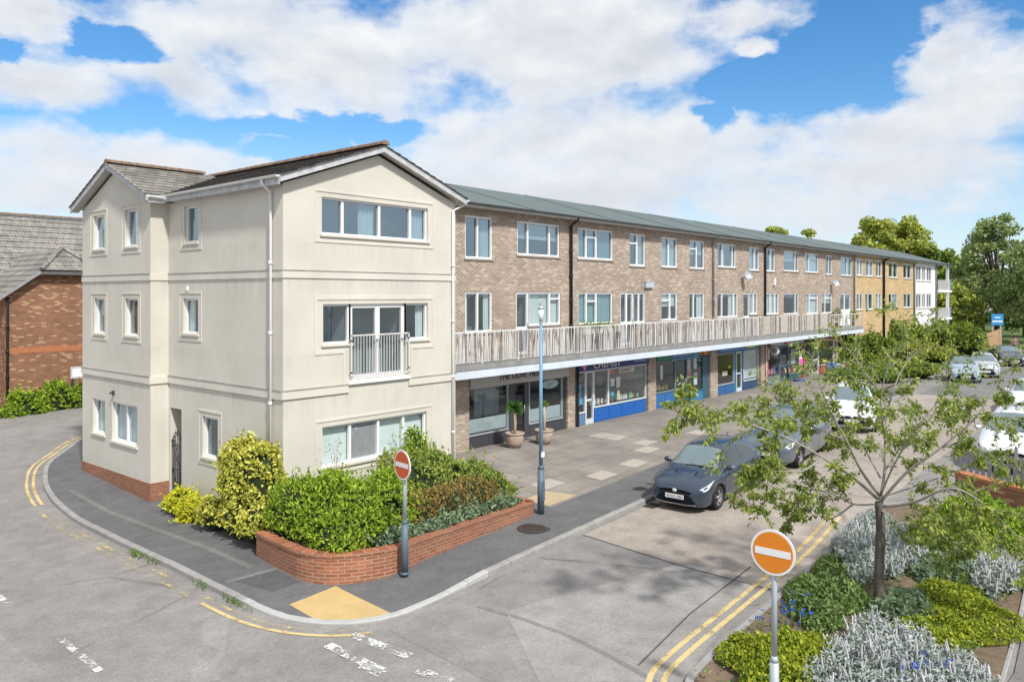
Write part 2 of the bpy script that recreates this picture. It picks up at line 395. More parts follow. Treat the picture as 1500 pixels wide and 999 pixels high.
M['palm_leaf'] = leafmat('palm_leaf', [(.15, (.02, .06, .015)), (.5, (.04, .11, .025)), (.85, (.08, .17, .04))], .1)
M['terracotta'] = plain('pale_terracotta', (.40, .31, .25), .85, .2, 5, bump=.1)
M['cane'] = plain('pale_stem', (.45, .36, .25), .9, .2, 14)

# ------------------------------------------------------------------ world, sun, camera
SUN = Vector((-.22, -.62, .743)).normalized()
def build_world():
    w = bpy.data.worlds.new('World'); scn.world = w; w.use_nodes = True
    t = w.node_tree; t.nodes.clear()
    out = t.nodes.new('ShaderNodeOutputWorld')
    sky = t.nodes.new('ShaderNodeTexSky'); sky.sky_type = 'NISHITA'; sky.sun_disc = False
    sky.sun_elevation = math.asin(SUN.z); sky.sun_rotation = math.atan2(SUN.x, SUN.y) % (2*PI)
    sky.air_density = 1.0; sky.dust_density = .15; sky.ozone_density = 3.
    d = t.nodes.new('ShaderNodeTexCoord').outputs['Generated']
    s = N(t, 'ShaderNodeSeparateXYZ', {0: d})
    az = mth(t, 'ARCTAN2', s.outputs[1], s.outputs[0]); el = mth(t, 'ARCSINE', s.outputs[2])
    # domain: azimuth and elevation in degrees, warped by noise
    azd = mth(t, 'MULTIPLY', az, 180/PI); eld = mth(t, 'MULTIPLY', el, 180/PI)
    v0 = N(t, 'ShaderNodeCombineXYZ', {0: azd, 1: mth(t, 'MULTIPLY', eld, 1.7), 2: 0.}).outputs[0]
    wn = N(t, 'ShaderNodeTexNoise', {'Vector': v0, 'Scale': .11, 'Detail': 6., 'Roughness': .6})
    ws = N(t, 'ShaderNodeSeparateColor', {0: wn.outputs[1]})
    aw = mth(t, 'ADD', azd, mth(t, 'MULTIPLY', mth(t, 'SUBTRACT', ws.outputs[0], .5), 9.))
    ew = mth(t, 'ADD', eld, mth(t, 'MULTIPLY', mth(t, 'SUBTRACT', ws.outputs[1], .5), 5.5))
    def blob(px, py, rx, ry):
        a = 40.5-math.degrees(math.atan((px-CX)/FPX)); k = math.cos(math.radians(a-40.5))
        e = math.degrees(math.atan((HY-py)/FPX*k))
        ra = math.degrees(rx/FPX)*k*k; re = math.degrees(ry/FPX)*k
        x = mth(t, 'DIVIDE', mth(t, 'SUBTRACT', aw, a), ra); y = mth(t, 'DIVIDE', mth(t, 'SUBTRACT', ew, e), re)
        r = mth(t, 'SQRT', mth(t, 'ADD', mth(t, 'MULTIPLY', x, x), mth(t, 'MULTIPLY', y, y)))
        return mth(t, 'SUBTRACT', 1., r)
    P = [(470, 80, 330, 115), (760, 60, 290, 110), (930, 90, 130, 60), (1120, 15, 110, 40), (80, 130, 140, 42), (70, 20, 150, 30), (270, 120, 140, 60),
         (1440, 120, 190, 100), (1400, 60, 110, 60), (1300, 190, 120, 40), (780, 190, 230, 62), (980, 215, 280, 75), (1250, 250, 330, 50), (200, 228, 290, 38), (700, 300, 900, 70), (1125, 62, 40, 20)]
    Ng = [(1130, 135, 120, 55), (1265, 80, 90, 85), (480, 178, 190, 20), (190, 68, 75, 30), (20, 75, 60, 22), (1050, 185, 45, 30), (445, 210, 95, 24)]
    dens = None
    for b in P:
        v = blob(*b); dens = v if dens is None else mth(t, 'SMOOTH_MAX', dens, v, .25)
    neg = None
    for b in Ng:
        v = mth(t, 'MAXIMUM', blob(*b), 0.); neg = v if neg is None else mth(t, 'MAXIMUM', neg, v)
    def fb(off):
        v = N(t, 'ShaderNodeCombineXYZ', {0: mth(t, 'ADD', azd, 37.+off*.5), 1: mth(t, 'MULTIPLY', mth(t, 'ADD', eld, off), 1.6), 2: 4.}).outputs[0]
        return N(t, 'ShaderNodeTexNoise', {'Vector': v, 'Scale': .12, 'Detail': 9., 'Roughness': .56}).outputs[0]
    f0 = fb(0.); f1 = fb(1.3)
    # out of view, extra cloud cover is added to brighten the ambient light
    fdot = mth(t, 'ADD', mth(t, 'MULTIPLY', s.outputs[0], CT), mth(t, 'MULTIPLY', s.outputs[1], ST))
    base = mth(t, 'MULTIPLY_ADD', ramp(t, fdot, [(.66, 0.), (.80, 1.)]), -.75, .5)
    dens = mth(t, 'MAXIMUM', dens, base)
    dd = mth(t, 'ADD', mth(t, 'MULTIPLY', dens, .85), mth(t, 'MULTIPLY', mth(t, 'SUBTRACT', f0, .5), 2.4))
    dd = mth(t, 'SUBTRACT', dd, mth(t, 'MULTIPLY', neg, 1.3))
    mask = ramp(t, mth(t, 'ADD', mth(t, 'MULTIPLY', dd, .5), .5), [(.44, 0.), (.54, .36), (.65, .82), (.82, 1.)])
    lit = mth(t, 'SUBTRACT', f0, f1)
    thick = ramp(t, mth(t, 'ADD', mth(t, 'MULTIPLY', dd, .5), .5), [(.5, 1.), (.95, 0.)])
    shade = mth(t, 'ADD', mth(t, 'ADD', mth(t, 'MULTIPLY', lit, 1.8), .43), mth(t, 'MULTIPLY', thick, .42))
    ccol = ramp(t, shade, [(.0, (.60, .64, .71)), (.35, (.71, .745, .805)), (.7, (.86, .885, .915)), (1., (.98, .98, .98))])
    ccol = mixc(t, ramp(t, mth(t, 'DIVIDE', eld, 16.), [(.1, .75), (.9, 0.)]), ccol, (.74, .78, .85))
    cl_ = mixc(t, 1., ccol, (CLOUD_K,)*3, 'MULTIPLY')
    hs = N(t, 'ShaderNodeHueSaturation', {'Saturation': 1.30, 'Value': .58, 'Color': sky.outputs[0]}).outputs[0]
    low = ramp(t, mth(t, 'DIVIDE', eld, 14.), [(.0, .85), (.3, .45), (.8, 0.)])
    hs = mixc(t, low, hs, tuple(CLOUD_K*x for x in (.66, .76, .90)))
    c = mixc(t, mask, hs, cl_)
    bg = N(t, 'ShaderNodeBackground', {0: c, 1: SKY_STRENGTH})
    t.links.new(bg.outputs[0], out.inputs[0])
CLOUD_K, SKY_STRENGTH = 3.7, .15
build_world()
ld = bpy.data.lights.new('sun', 'SUN'); ld.energy = 2.5; ld.angle = math.radians(3.6); ld.color = (1., .965, .91)
lo = bpy.data.objects.new('sun', ld); COL.objects.link(lo); lo.location = (0, -20, 40)
lo.rotation_euler = SUN.to_track_quat('Z', 'Y').to_euler()
cd = bpy.data.cameras.new('camera'); cam = bpy.data.objects.new('camera', cd); COL.objects.link(cam)
cam.location = (0, 0, CAMH); cam.rotation_euler = (PI/2, 0, TH-PI/2)
cd.sensor_width = 36; cd.lens = FPX/1500*36; cd.shift_y = -(499.5-HY)/1500; cd.clip_start = .1; cd.clip_end = 2000
scn.camera = cam
scn.view_settings.view_transform = 'Standard'; scn.view_settings.look = 'None'; scn.view_settings.gamma = 1
scn.view_settings.exposure = .86
scn.view_settings.use_curve_mapping = False
scn.render.engine = 'CYCLES'
scn.cycles.use_denoising = True; scn.cycles.max_bounces = 8; scn.cycles.transparent_max_bounces = 16
scn.cycles.diffuse_bounces = 4; scn.cycles.glossy_bounces = 3
scn.cycles.caustics_reflective = False; scn.cycles.caustics_refractive = False
# ================================================================== GROUND
def struct(o): return tag(o, kind='structure')
def kerbh(x, y):
    """upstand of the kerb, dropped at the crossing on the corner"""
    return .035+.08*ss(1.3, 3.0, math.hypot(x-9.3, y-11.4))
def sheet(name, poly, off, m, cell=1.):
    from mathutils.geometry import tessellate_polygon
    tris = [[poly[i] for i in t] for t in tessellate_polygon([[Vector((x, y, 0)) for x, y in poly]])]
    for ax in (0, 1):
        lo = min(p[ax] for p in poly); hi = max(p[ax] for p in poly); step = max(cell, (hi-lo)/90.)
        out = []
        for pg in tris:
            k = math.floor(min(p[ax] for p in pg)/step)+1; rest = pg
            while rest and k*step < max(p[ax] for p in rest)-1e-4:
                c = k*step; L, R = [], []
                for i in range(len(rest)):
                    p, q = rest[i], rest[(i+1) % len(rest)]
                    (L if p[ax] <= c else R).append(p)
                    if (p[ax] <= c) != (q[ax] <= c):
                        t = (c-p[ax])/(q[ax]-p[ax]); z = (p[0]+(q[0]-p[0])*t, p[1]+(q[1]-p[1])*t); L.append(z); R.append(z)
                if len(L) > 2: out.append(L)
                rest = R if len(R) > 2 else None; k += 1
            if rest: out.append(rest)
        tris = out
    bm = bmesh.new()
    for pg in tris:
        try: bm.faces.new([bm.verts.new((x, y, 0)) for x, y in pg])
        except Exception: pass
    bmesh.ops.remove_doubles(bm, verts=bm.verts[:], dist=.0008)
    bmesh.ops.dissolve_degenerate(bm, edges=bm.edges[:], dist=.0008)
    for v in bm.verts: v.co.z = g(v.co.x, v.co.y)+(off(v.co.x, v.co.y) if callable(off) else off)
    bm.normal_update()
    for f in bm.faces:
        if f.normal.z < 0: f.normal_flip()
    me = bpy.data.meshes.new(name); bm.to_mesh(me); bm.free()
    return struct(link(name, me, m))
def strip_poly(pts, w):
    """closed outline of a band of width w along a polyline"""
    L, R = [], []
    for i, p in enumerate(pts):
        a = Vector(pts[max(i-1, 0)]); b = Vector(pts[min(i+1, len(pts)-1)]); d = (b-a).normalized(); n = Vector((-d.y, d.x))
        L.append((p[0]+n.x*w/2, p[1]+n.y*w/2)); R.append((p[0]-n.x*w/2, p[1]-n.y*w/2))
    return L+R[::-1]
def smooth(pts, n=6):
    out = []
    for i in range(len(pts)-1):
        p0, p1, p2, p3 = (Vector(pts[max(0, min(len(pts)-1, i+k))]) for k in (-1, 0, 1, 2))
        for j in range(n):
            t = j/n
            out.append(tuple(.5*((2*p1)+(p2-p0)*t+(2*p0-5*p1+4*p2-p3)*t*t+(3*p1-p0-3*p2+p3)*t**3)))
    out.append(tuple(pts[-1])); return out
# one sheet to the horizon
xs = sorted(set(np.concatenate([np.linspace(-900, -12, 10), np.arange(-12, 70, .8), np.linspace(70, 1200, 14)]).tolist()))
ys = sorted(set(np.concatenate([np.linspace(-900, -12, 10), np.arange(-12, 46, .8), np.linspace(46, 1200, 14)]).tolist()))
V = [(x, y, g(x, y)) for y in ys for x in xs]; nx = len(xs)
F = [(j*nx+i, j*nx+i+1, (j+1)*nx+i+1, (j+1)*nx+i) for j in range(len(ys)-1) for i in range(nx-1)]
struct(link('ground', npmesh('ground', V, F), M['asphalt']))
# surfacing
sheet('side_lane', [(10.6, 10.75), (9.2, 10.75), (9.0, 8.2), (9.4, 6.0), (14.95, 6.0), (15.0, 8.0), (15.38, 10.9)], .004, M['asphalt_lane'], .6)
sheet('concrete_road', [(14.95, 6.0), (46, 6.0), (46, 10.9), (15.38, 10.9), (15.0, 8.0)], .004, M['concrete_bay'], .8)
sheet('road_joint', strip_poly([(15.38, 10.9), (15.0, 8.0), (14.94, 6.0)], .05), .008, M['footpatch'], .5)
sheet('road_repair', [gp(*p) for p in ((1010, 822), (740, 690+205), (790, 999), (1000, 999), (1105, 858))], .008, M['asphalt_light'], .6)
sheet('road_repair', [gp(*p) for p in ((0, 893), (132, 999), (0, 999))]+[gp(0, 893)], .004, M['asphalt_light'], .6) if False else None
sheet('road_repair', [(4.75, 24.5), (4.72, 12.0), (4.5, 6), (1, 2), (-6, 6), (-6, 24.5)], .004, M['asphalt_light'], 1.)
sheet('road_trench', strip_poly([gp(*p) for p in ((318, 905), (300, 999))], .45), .004, M['asphalt_light'], .5)
sheet('road_crack', strip_poly([gp(*p) for p in ((700, 888), (760, 905), (830, 930), (900, 965), (960, 999))], .10), .011, M['asphalt_patch'], .5)
sheet('road_crack', strip_poly([gp(*p) for p in ((1100, 830), (1010, 900), (935, 975))], .035), .012, M['footpatch'], .5)
# kerb line: from behind the cream block round the corner and along the shops
KL = [(14.5, 33.6), (12.3, 32.2), (10.9, 30.5), (9.95, 29.2), (9.3, 27.6), (8.9, 26.2), (8.62, 24.6), (8.45, 22.4), (8.25, 18.4), (8.17, 15.3), (8.15, 13.8), (8.24, 12.9),
      (8.5, 12.1), (8.95, 11.45), (9.6, 11.08), (10.5, 10.98), (13.6, 11.0), (18.6, 11.0), (30, 11.05), (47, 11.05)]
KL = smooth(KL, 5)
def offset(pts, w): return strip_poly(pts, 2*w)[:len(pts)]
def kerb_run(name, pts, m, w=.14, side=1, hfun=kerbh):
    inner = [Vector(p) for p in (strip_poly(pts, 2*w)[:len(pts)] if side > 0 else strip_poly(pts, 2*w)[len(pts):][::-1])]
    b = MB(); acc = 0.
    fine = []
    for i in range(len(pts)-1):
        L = math.dist(pts[i], pts[i+1]); n = max(1, int(L/.9))
        for k in range(n): fine.append((i, k/n, (k+1)/n))
    for i, t0, t1 in fine:
        a, c = Vector(pts[i]), Vector(pts[i+1]); ai, ci = inner[i], inner[i+1]
        sh = .012/max(.05, (c-a).length*(t1-t0)) if (t1-t0)*(c-a).length > .5 else 0
        q = [a.lerp(c, t0+sh*.5), a.lerp(c, t1-sh*.5), ai.lerp(ci, t1-sh*.5), ai.lerp(ci, t0+sh*.5)]
        dz = random.uniform(-.004, .004)
        top = [(p.x, p.y, g(p.x, p.y)+hfun(p.x, p.y)+.006+dz) for p in q]
        bot = [(p.x, p.y, g(p.x, p.y)-.05) for p in q]
        # chamfered road edge
        out = (q[0]-q[3]).normalized()
        mid = [(q[k].x, q[k].y, top[k][2]-.02) for k in (0, 1)]
        ti = [(q[k].x-out.x*.02, q[k].y-out.y*.02, top[k][2]) for k in (0, 1)]
        b.quad(ti[0], ti[1], top[2], top[3]); b.quad(mid[0], mid[1], ti[1], ti[0]); b.quad(bot[0], bot[1], mid[1], mid[0]); b.quad(bot[3], bot[2], top[2], top[3])
        b.poly([bot[0], mid[0], ti[0], top[3], bot[3]]); b.poly([bot[1], mid[1], ti[1], top[2], bot[2]])
    return struct(b.build(name, m, normals=True))
ni = next(i for i, p in enumerate(KL) if p[0] < 8.2 and p[1] < 13.9)
nj = next(i for i, p in enumerate(KL) if i > ni and p[0] > 11.6)
kerb_run('kerb', KL[:ni+1], M['kerb'], side=-1 if False else 1)
kerb_run('kerb', KL[ni:nj+1], M['kerb_pale'])
kerb_run('kerb', KL[nj:], M['kerb'])
inner = offset(KL, .14)
sheet('footway', inner+[(47, 12.65), (16.4, 12.65), (16.4, 17.2), (11.6, 17.2), (11.6, 23), (11, 24), (11, 28), (14.5, 30.5)], kerbh, M['footway'], .5)
sheet('forecourt', [(16.4, 12.65), (47, 12.65), (62, 13.), (62, 18.75), (17.0, 18.75), (17.0, 17.2), (16.4, 17.2)], lambda x, y: .11-.09*ss(17.6, 18.4, y), M['slabs'], .5)
for px, py in ((880, 639), (902, 645), (962, 653), (952, 667), (930, 689), (895, 702), (800, 715), (1018, 640)):
    x, y = gp(px, py, .11); x = round(x/.92)*.92; y = round(y/.62)*.62
    n = 1
    sheet('pale_slab', [(x+.01, y+.01), (x+.92*n-.01, y+.01), (x+.92*n-.01, y+.61), (x+.01, y+.61)], .116, M['slab_pale'], .6)
sheet('buff_slab', [(16.45, 12.75), (17.7, 12.75), (17.4, 13.6), (16.45, 13.6)], .115, M['slab_buff'], .6)
sheet('tactile_paving', [gp(*p, .05) for p in ((424, 885), (492, 858), (577, 899), (520, 908), (462, 906))], lambda x, y: kerbh(x, y)+.005, M['tactile'], .4)
sheet('footway_trench', strip_poly(smooth([(9.35, 25.5), (9.3, 22.5), (9.25, 18), (9.2, 15.2)], 4), .16), lambda x, y: kerbh(x, y)+.004, M['trench'], .5)
sheet('footway_trench', strip_poly([(8.4, 14.9), (9.6, 14.7)], .14), lambda x, y: kerbh(x, y)+.006, M['trench'], .5)
sheet('footway_repair', [(8.55, 14.85), (9.45, 14.72), (9.4, 13.75), (8.75, 13.75)], lambda x, y: kerbh(x, y)+.004, M['footpatch'], .5)
sheet('footway_repair', [(12.6, 11.6), (14.2, 11.55), (14.2, 12.6), (12.6, 12.7)], lambda x, y: kerbh(x, y)+.004, M['trench'], .5) if False else None
# right-hand side: kerb, planting bed, path
RK = smooth([(9.6, 3.6), (10.2, 5.2), (10.7, 5.72), (11.6, 5.86), (14.2, 5.9), (17.3, 5.95), (20.3, 6.2), (21.6, 6.1), (22.4, 5.3), (22.7, 4.2)], 5)
kerb_run('kerb', RK, M['kerb'], side=-1, hfun=lambda x, y: .07)
rin = strip_poly(RK, .28)[len(RK):][::-1]
sheet('planting_bed', rin+[(17.3, 2.25), (14.1, 2.05), (10.6, 1.9)], lambda x, y: .06+.05*math.sin(x*2.1)*math.sin(y*2.7), M['soil'], .35)
sheet('footpath', [(11.9, 4.6), (10.0, 4.2), (9.5, 3.2), (8.4, -6), (24, -8), (24, 2.6), (17.4, 2.15), (14.1, 1.95), (12.1, 2.1)], .03, M['trench'], .6)
kerb_run('path_edging', smooth([(10.7, 1.9), (12.4, 1.98), (14.1, 2.03), (17.3, 2.2), (20, 2.5), (22.6, 3.4)], 4), M['kerb'], w=.06, side=1, hfun=lambda x, y: .09)
sheet('car_park', [(24, -60), (140, -60), (140, 10.8), (46.2, 10.8), (46.2, 5.0), (24, 4.6)], .004, M['asphalt_patch'], 1.5)
sheet('grass', [(62.2, 11.4), (200, 15), (200, 60), (91.5, 60), (91.5, 19), (62.2, 18.9)], .05, M['grass'], 3.)
# road markings (worn)
def mark(name, pts, w, m, off=.012): sheet(name, strip_poly(pts, w), off, m, .5)
lk = strip_poly(KL, .5)[len(KL):][::-1]; lk2 = strip_poly(KL, .86)[len(KL):][::-1]
iA = next(i for i, p in enumerate(KL) if p[1] < 25.2); iB = next(i for i, p in enumerate(KL) if p[1] < 14.6); iC = next(i for i, p in enumerate(KL) if i > iB and p[0] > 9.2)
for l in (lk, lk2):
    mark('yellow_line', l[:iA+1], .085, M['yellow']); mark('yellow_line', l[iA:iB+1], .10, M['yellow_worn']); mark('yellow_line', l[iB:iC], .085, M['yellow'] if l is lk2 else M['yellow_worn'])
rk1 = strip_poly(RK, .62)[:len(RK)]; rk2 = strip_poly(RK, 1.06)[:len(RK)]
i0 = next(i for i, p in enumerate(RK) if p[0] > 10.35); i1 = next(i for i, p in enumerate(RK) if p[0] > 20.6)
mark('yellow_line', rk1[i0:i1], .095, M['yellow']); mark('yellow_line', rk2[i0:i1], .095, M['yellow'])
for y0 in (18.3, 14.2, 10.3, 6.2):
    mark('white_dash', [(5.36, y0+.95), (5.3, y0-.95)], .13, M['white_paint'])
mark('white_dash', [(5.36, 23.5), (5.36, 21.6)], .13, M['white_paint'])
for a, b in (((480, 945), (560, 984)), ((515, 930), (600, 962)), ((612, 982), (660, 999)), ((530, 975), (560, 988))):
    mark('give_way_dash', [gp(*a), gp(*b)], .2, M['white_paint'], .016)
# drains and covers
def manhole(px, py, r, label):
    x, y = gp(px, py, .11); z = g(x, y)+kerbh(x, y)
    b = MB(); b.lathe((x, y, z), [(r+.05, .004), (r+.045, .010), (r, .011), (r-.01, .006), (r-.02, .010), (0.001, .012)], 28)
    for k in range(-4, 5):
        for j in range(-4, 5):
            if math.hypot(k, j) < 4.2: b.box(x+k*r/5-.02, x+k*r/5+.02, y+j*r/5-.02, y+j*r/5+.02, z+.009, z+.018)
    tag(b.build('manhole_cover', M['manhole']), label, 'manhole cover')
manhole(782, 774, .36, 'round dark iron manhole cover in the footway in front of the lamp post')
manhole(938, 716, .17, 'small rusty iron cover in the footway by the front of the dark blue hatchback')
b = MB(); x, y = gp(944, 738)
b.box(x-.25, x+.25, 10.6, 10.93, g(x, y)+.004, g(x, y)+.012)
for k in range(7): b.box(x-.22+k*.065, x-.19+k*.065, 10.63, 10.9, g(x, y)+.01, g(x, y)+.022)
tag(b.build('drain_grate', M['manhole']), 'slotted iron drain grate at the kerb in front of the dark blue hatchback', 'drain')
# tufts of weeds growing in the left gutter
def weeds():
    C, D, Nn, S = [], [], [], []
    for px, py in ((205, 808), (215, 812), (305, 852), (590*.5, 800*1.0), (345, 880), (360, 888), (230, 738*1.1)):
        x, y = gp(px, py)
        d = min(range(len(KL)), key=lambda i: math.dist(KL[i], (x, y))); x, y = KL[d]
        for k in range(26):
            C.append((x-.06+random.gauss(0, .05), y+random.gauss(0, .16), g(x, y)+.05+random.random()*.05))
    return C
# ================================================================== FOLIAGE TOOLS
def leaves(name, C, D, Nv, L, W, m, parent=None, fold=.18, droop=.0):
    """C centres, D leaf axes, Nv leaf normals (n,3); L, W arrays; each leaf two folded triangles"""
    C = np.asarray(C, float); D = np.asarray(D, float); Nv = np.asarray(Nv, float)
    if parent is not None: C = C-np.array(rootorg(parent))
    D = D/np.maximum(1e-6, np.linalg.norm(D, axis=1, keepdims=True))
    S = np.cross(D, Nv); S /= np.maximum(1e-6, np.linalg.norm(S, axis=1, keepdims=True)); U = np.cross(S, D)
    L = np.broadcast_to(np.asarray(L, float), (len(C),))[:, None]; W = np.broadcast_to(np.asarray(W, float), (len(C),))[:, None]
    b = C-D*L/2; tip = C+D*L/2-U*L*droop
    mid = C+U*L*droop*.3
    l = mid-S*W/2+U*W*fold; r = mid+S*W/2+U*W*fold
    n = len(C); V = np.stack([b, r, tip, l], 1).reshape(-1, 3)
    i = np.arange(n)*4
    F = np.concatenate([np.stack([i, i+1, i+2], 1), np.stack([i, i+2, i+3], 1)])
    return link(name, npmesh(name, V, F), m, parent)
def unit(n):
    v = rng.normal(size=(n, 3)); return v/np.linalg.norm(v, axis=1, keepdims=True)
def lump_points(lumps, n, jit=.12, down=-.35):
    """points on the outer skins of a union of ellipsoids (cx,cy,cz,rx,ry,rz)"""
    A = np.array(lumps, float); area = (A[:, 3]*A[:, 4]+A[:, 3]*A[:, 5]+A[:, 4]*A[:, 5]); p = area/area.sum()
    k = rng.choice(len(A), size=n*2, p=p); u = unit(n*2)
    keep = u[:, 2] > down; k = k[keep]; u = u[keep]
    r = 1+rng.normal(size=(len(k), 1))*jit-np.abs(rng.normal(size=(len(k), 1)))*.06
    P = A[k, :3]+u*A[k, 3:6]*r
    nn = u/A[k, 3:6]; nn /= np.linalg.norm(nn, axis=1, keepdims=True)
    ins = np.zeros(len(P), bool)
    for j in range(len(A)):
        q = (P-A[j, :3])/A[j, 3:6]; ins |= ((q*q).sum(1) < .62) & (k != j)
    P = P[~ins]; nn = nn[~ins]
    return P[:n], nn[:n]
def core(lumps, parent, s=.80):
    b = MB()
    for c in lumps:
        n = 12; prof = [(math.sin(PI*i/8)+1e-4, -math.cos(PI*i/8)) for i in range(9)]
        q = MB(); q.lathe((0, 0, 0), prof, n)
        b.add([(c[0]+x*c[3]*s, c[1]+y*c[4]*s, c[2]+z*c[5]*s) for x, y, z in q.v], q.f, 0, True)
    return b.build('dark_core', M['core'], parent)  # solid dark lumps added to block the view through the leaves
def bush(name, label, cat, lumps, n, L, W, m, group=None, jit=.12, up=.5, stems=True, flat=.55):
    cx = sum(l[0] for l in lumps)/len(lumps); cy = sum(l[1] for l in lumps)/len(lumps); zb = min(l[2]-l[5] for l in lumps)
    t = thing(name, label, cat, (cx, cy, zb), 0, group)
    # break the big lumps into smaller bumps so the outline is uneven
    small = []
    for c in lumps:
        small.append((c[0], c[1], c[2], c[3]*.88, c[4]*.88, c[5]*.88))
        u = unit(14)
        for q in u:
            if q[2] < -.3: continue
            k = random.uniform(.22, .42)
            small.append((c[0]+q[0]*c[3]*.8, c[1]+q[1]*c[4]*.8, c[2]+q[2]*c[5]*.8, c[3]*k, c[4]*k, c[5]*k))
    P, Nn = lump_points(small, n, jit)
    gap = np.sin(P[:, 0]*5.1+P[:, 2]*3.7)*np.sin(P[:, 1]*4.3-P[:, 2]*5.9+1.3)+rng.normal(size=len(P))*.25 < .62; P, Nn = P[gap], Nn[gap]   # thin places
    r = unit(len(P)); D = r+np.array([0, 0, up])+Nn*.5
    Nv = Nn*flat+unit(len(P))*.55+np.array([0, 0, .35])
    s = rng.uniform(.65, 1.25, len(P))
    # ragged shoots that stand out of the surface
    k = max(8, len(P)//70); idx = rng.choice(len(P), k); base = P[idx]; dr = Nn[idx]*.6+np.array([0, 0, .7])+unit(k)*.45; dr /= np.linalg.norm(dr, axis=1, keepdims=True)
    ln = rng.uniform(1., 3.2, (k, 1))*L; SP_, SD_ = [], []
    for j in range(9):
        SP_.append(base+dr*ln*(j/8)+unit(k)*L*.22); SD_.append(dr*.5+unit(k)*.8)
    SP_ = np.concatenate(SP_); SD_ = np.concatenate(SD_)
    P = np.concatenate([P, SP_]); D = np.concatenate([D, SD_]); Nv = np.concatenate([Nv, unit(len(SP_))+np.array([0, 0, .4])]); s = np.concatenate([s*rng.uniform(.75, 1.2, len(s)), rng.uniform(.5, .95, len(SP_))])
    leaves('foliage', P, D, Nv, L*s, W*s, m, t, droop=.12)
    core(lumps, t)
    return t
def tree_far(name, label, x, y, zb, H, cw, m, n=5200, trunk_h=.3, leaf=.45, group='trees beyond the terrace', shape=1., clumps=46, cz0=None, spread=1.):
    t = thing(name, label, 'tree', (x, y, zb), 0, group)
    b = MB(); h0 = H*trunk_h; r0 = H*.022
    b.tube([(x, y, zb-.3), (x+.1, y, zb+h0), (x-.1, y+.1, zb+H*.75)], [r0*1.3, r0, r0*.3], 8)
    cs = []
    for k in range(clumps):
        q = unit(1)[0]; rr = rng.uniform(.35, 1.)**.6
        zc = zb+H*(.5+trunk_h*.5)+q[2]*rr*H*(.5-trunk_h*.5)*.92
        taper = 1-.35*shape*max(0, (zc-zb)/H-.55)/.45
        cs.append((x+q[0]*rr*cw/2*taper, y+q[1]*rr*cw/2*taper, zc, cw*rng.uniform(.09, .19)*spread))
    for k in range(0, clumps, 3):
        c = cs[k]; z1 = zb+h0+(c[2]-zb-h0)*.25
        b.tube([(x, y, z1), ((x+c[0])/2, (y+c[1])/2, (z1+c[2])/2+.3), (c[0], c[1], c[2])], [r0*.45, r0*.28, r0*.1], 5)
    b.build('trunk', M['bark_far'], t)
    per = n//clumps; PP = []; NN = []
    for c in cs:
        u = unit(per); rad = c[3]*(rng.uniform(.15, 1., (per, 1))**.5)*np.array([1, 1, .78])
        PP.append(np.array(c[:3])+u*rad); NN.append(u)
    P = np.concatenate(PP); Nn = np.concatenate(NN)
    s = rng.uniform(.6, 1.3, len(P))
    leaves('crown', P, unit(len(P))+np.array([0, 0, -.2]), Nn*.6+unit(len(P))*.6+np.array([0, 0, .4]), leaf*s, leaf*.62*s, m, t)
    return t
# weeds in the gutter
_c = weeds(); n = len(_c)
tag(leaves('gutter_weeds', _c, np.stack([rng.normal(size=n)*.5, rng.normal(size=n)*.5, np.ones(n)], 1), unit(n), .13*rng.uniform(.6, 1.4, n), .025, M['L_green']),
    kind='stuff')
# ================================================================== BUILDING TOOLS
class Plane:
    """a wall plane: u runs along the wall, w into the building, z up"""
    def __init__(s, axis, at): s.axis = axis; s.at = at
    def P(s, u, w, z): return (u, s.at+w, z) if s.axis == 'Y' else (s.at+w, u, z)
    def box(s, mb, u0, u1, w0, w1, z0, z1, mi=0):
        a = s.P(u0, w0, z0); b = s.P(u1, w1, z1)
        mb.box(min(a[0], b[0]), max(a[0], b[0]), min(a[1], b[1]), max(a[1], b[1]), z0, z1, mi)
    def quad(s, mb, u0, u1, w, z0, z1, mi=0):
        q = [s.P(u0, w, z0), s.P(u1, w, z0), s.P(u1, w, z1), s.P(u0, w, z1)]
        mb.quad(*q, mi=mi)
    def wall(s, mb, u0, u1, z0, z1, holes, depth, mi=0, rmi=None):
        rmi = mi if rmi is None else rmi
        us = sorted({u0, u1, *[min(max(h[i], u0), u1) for h in holes for i in (0, 1)]}); zs = sorted({z0, z1, *[h[i] for h in holes for i in (2, 3)]})
        for i in range(len(us)-1):
            for j in range(len(zs)-1):
                cu = (us[i]+us[i+1])/2; cz = (zs[j]+zs[j+1])/2
                if any(h[0] < cu < h[1] and h[2] < cz < h[3] for h in holes): continue
                s.quad(mb, us[i], us[i+1], 0, zs[j], zs[j+1], mi)
        for a, b, c, d in holes:
            for (p, q) in (((a, c), (a, d)), ((b, d), (b, c)), ((a, d), (b, d)), ((b, c), (a, c))):
                mb.quad(s.P(p[0], 0, p[1]), s.P(q[0], 0, q[1]), s.P(q[0], depth, q[1]), s.P(p[0], depth, p[1]), rmi)
def curtain_strip(pl, mb, u0, u1, w, z0, z1, amp=.035, pitch=.11):
    n = max(3, int((u1-u0)/pitch)*4); pts = []
    for i in range(n+1):
        u = u0+(u1-u0)*i/n; pts.append((u, w+amp*math.sin(i*PI/2+.4)))
    for (a, wa), (b, wb) in zip(pts, pts[1:]):
        mb.add([pl.P(a, wa, z0), pl.P(b, wb, z0), pl.P(b, wb, z1), pl.P(a, wa, z1)], [(0, 1, 2, 3)], 0, True)
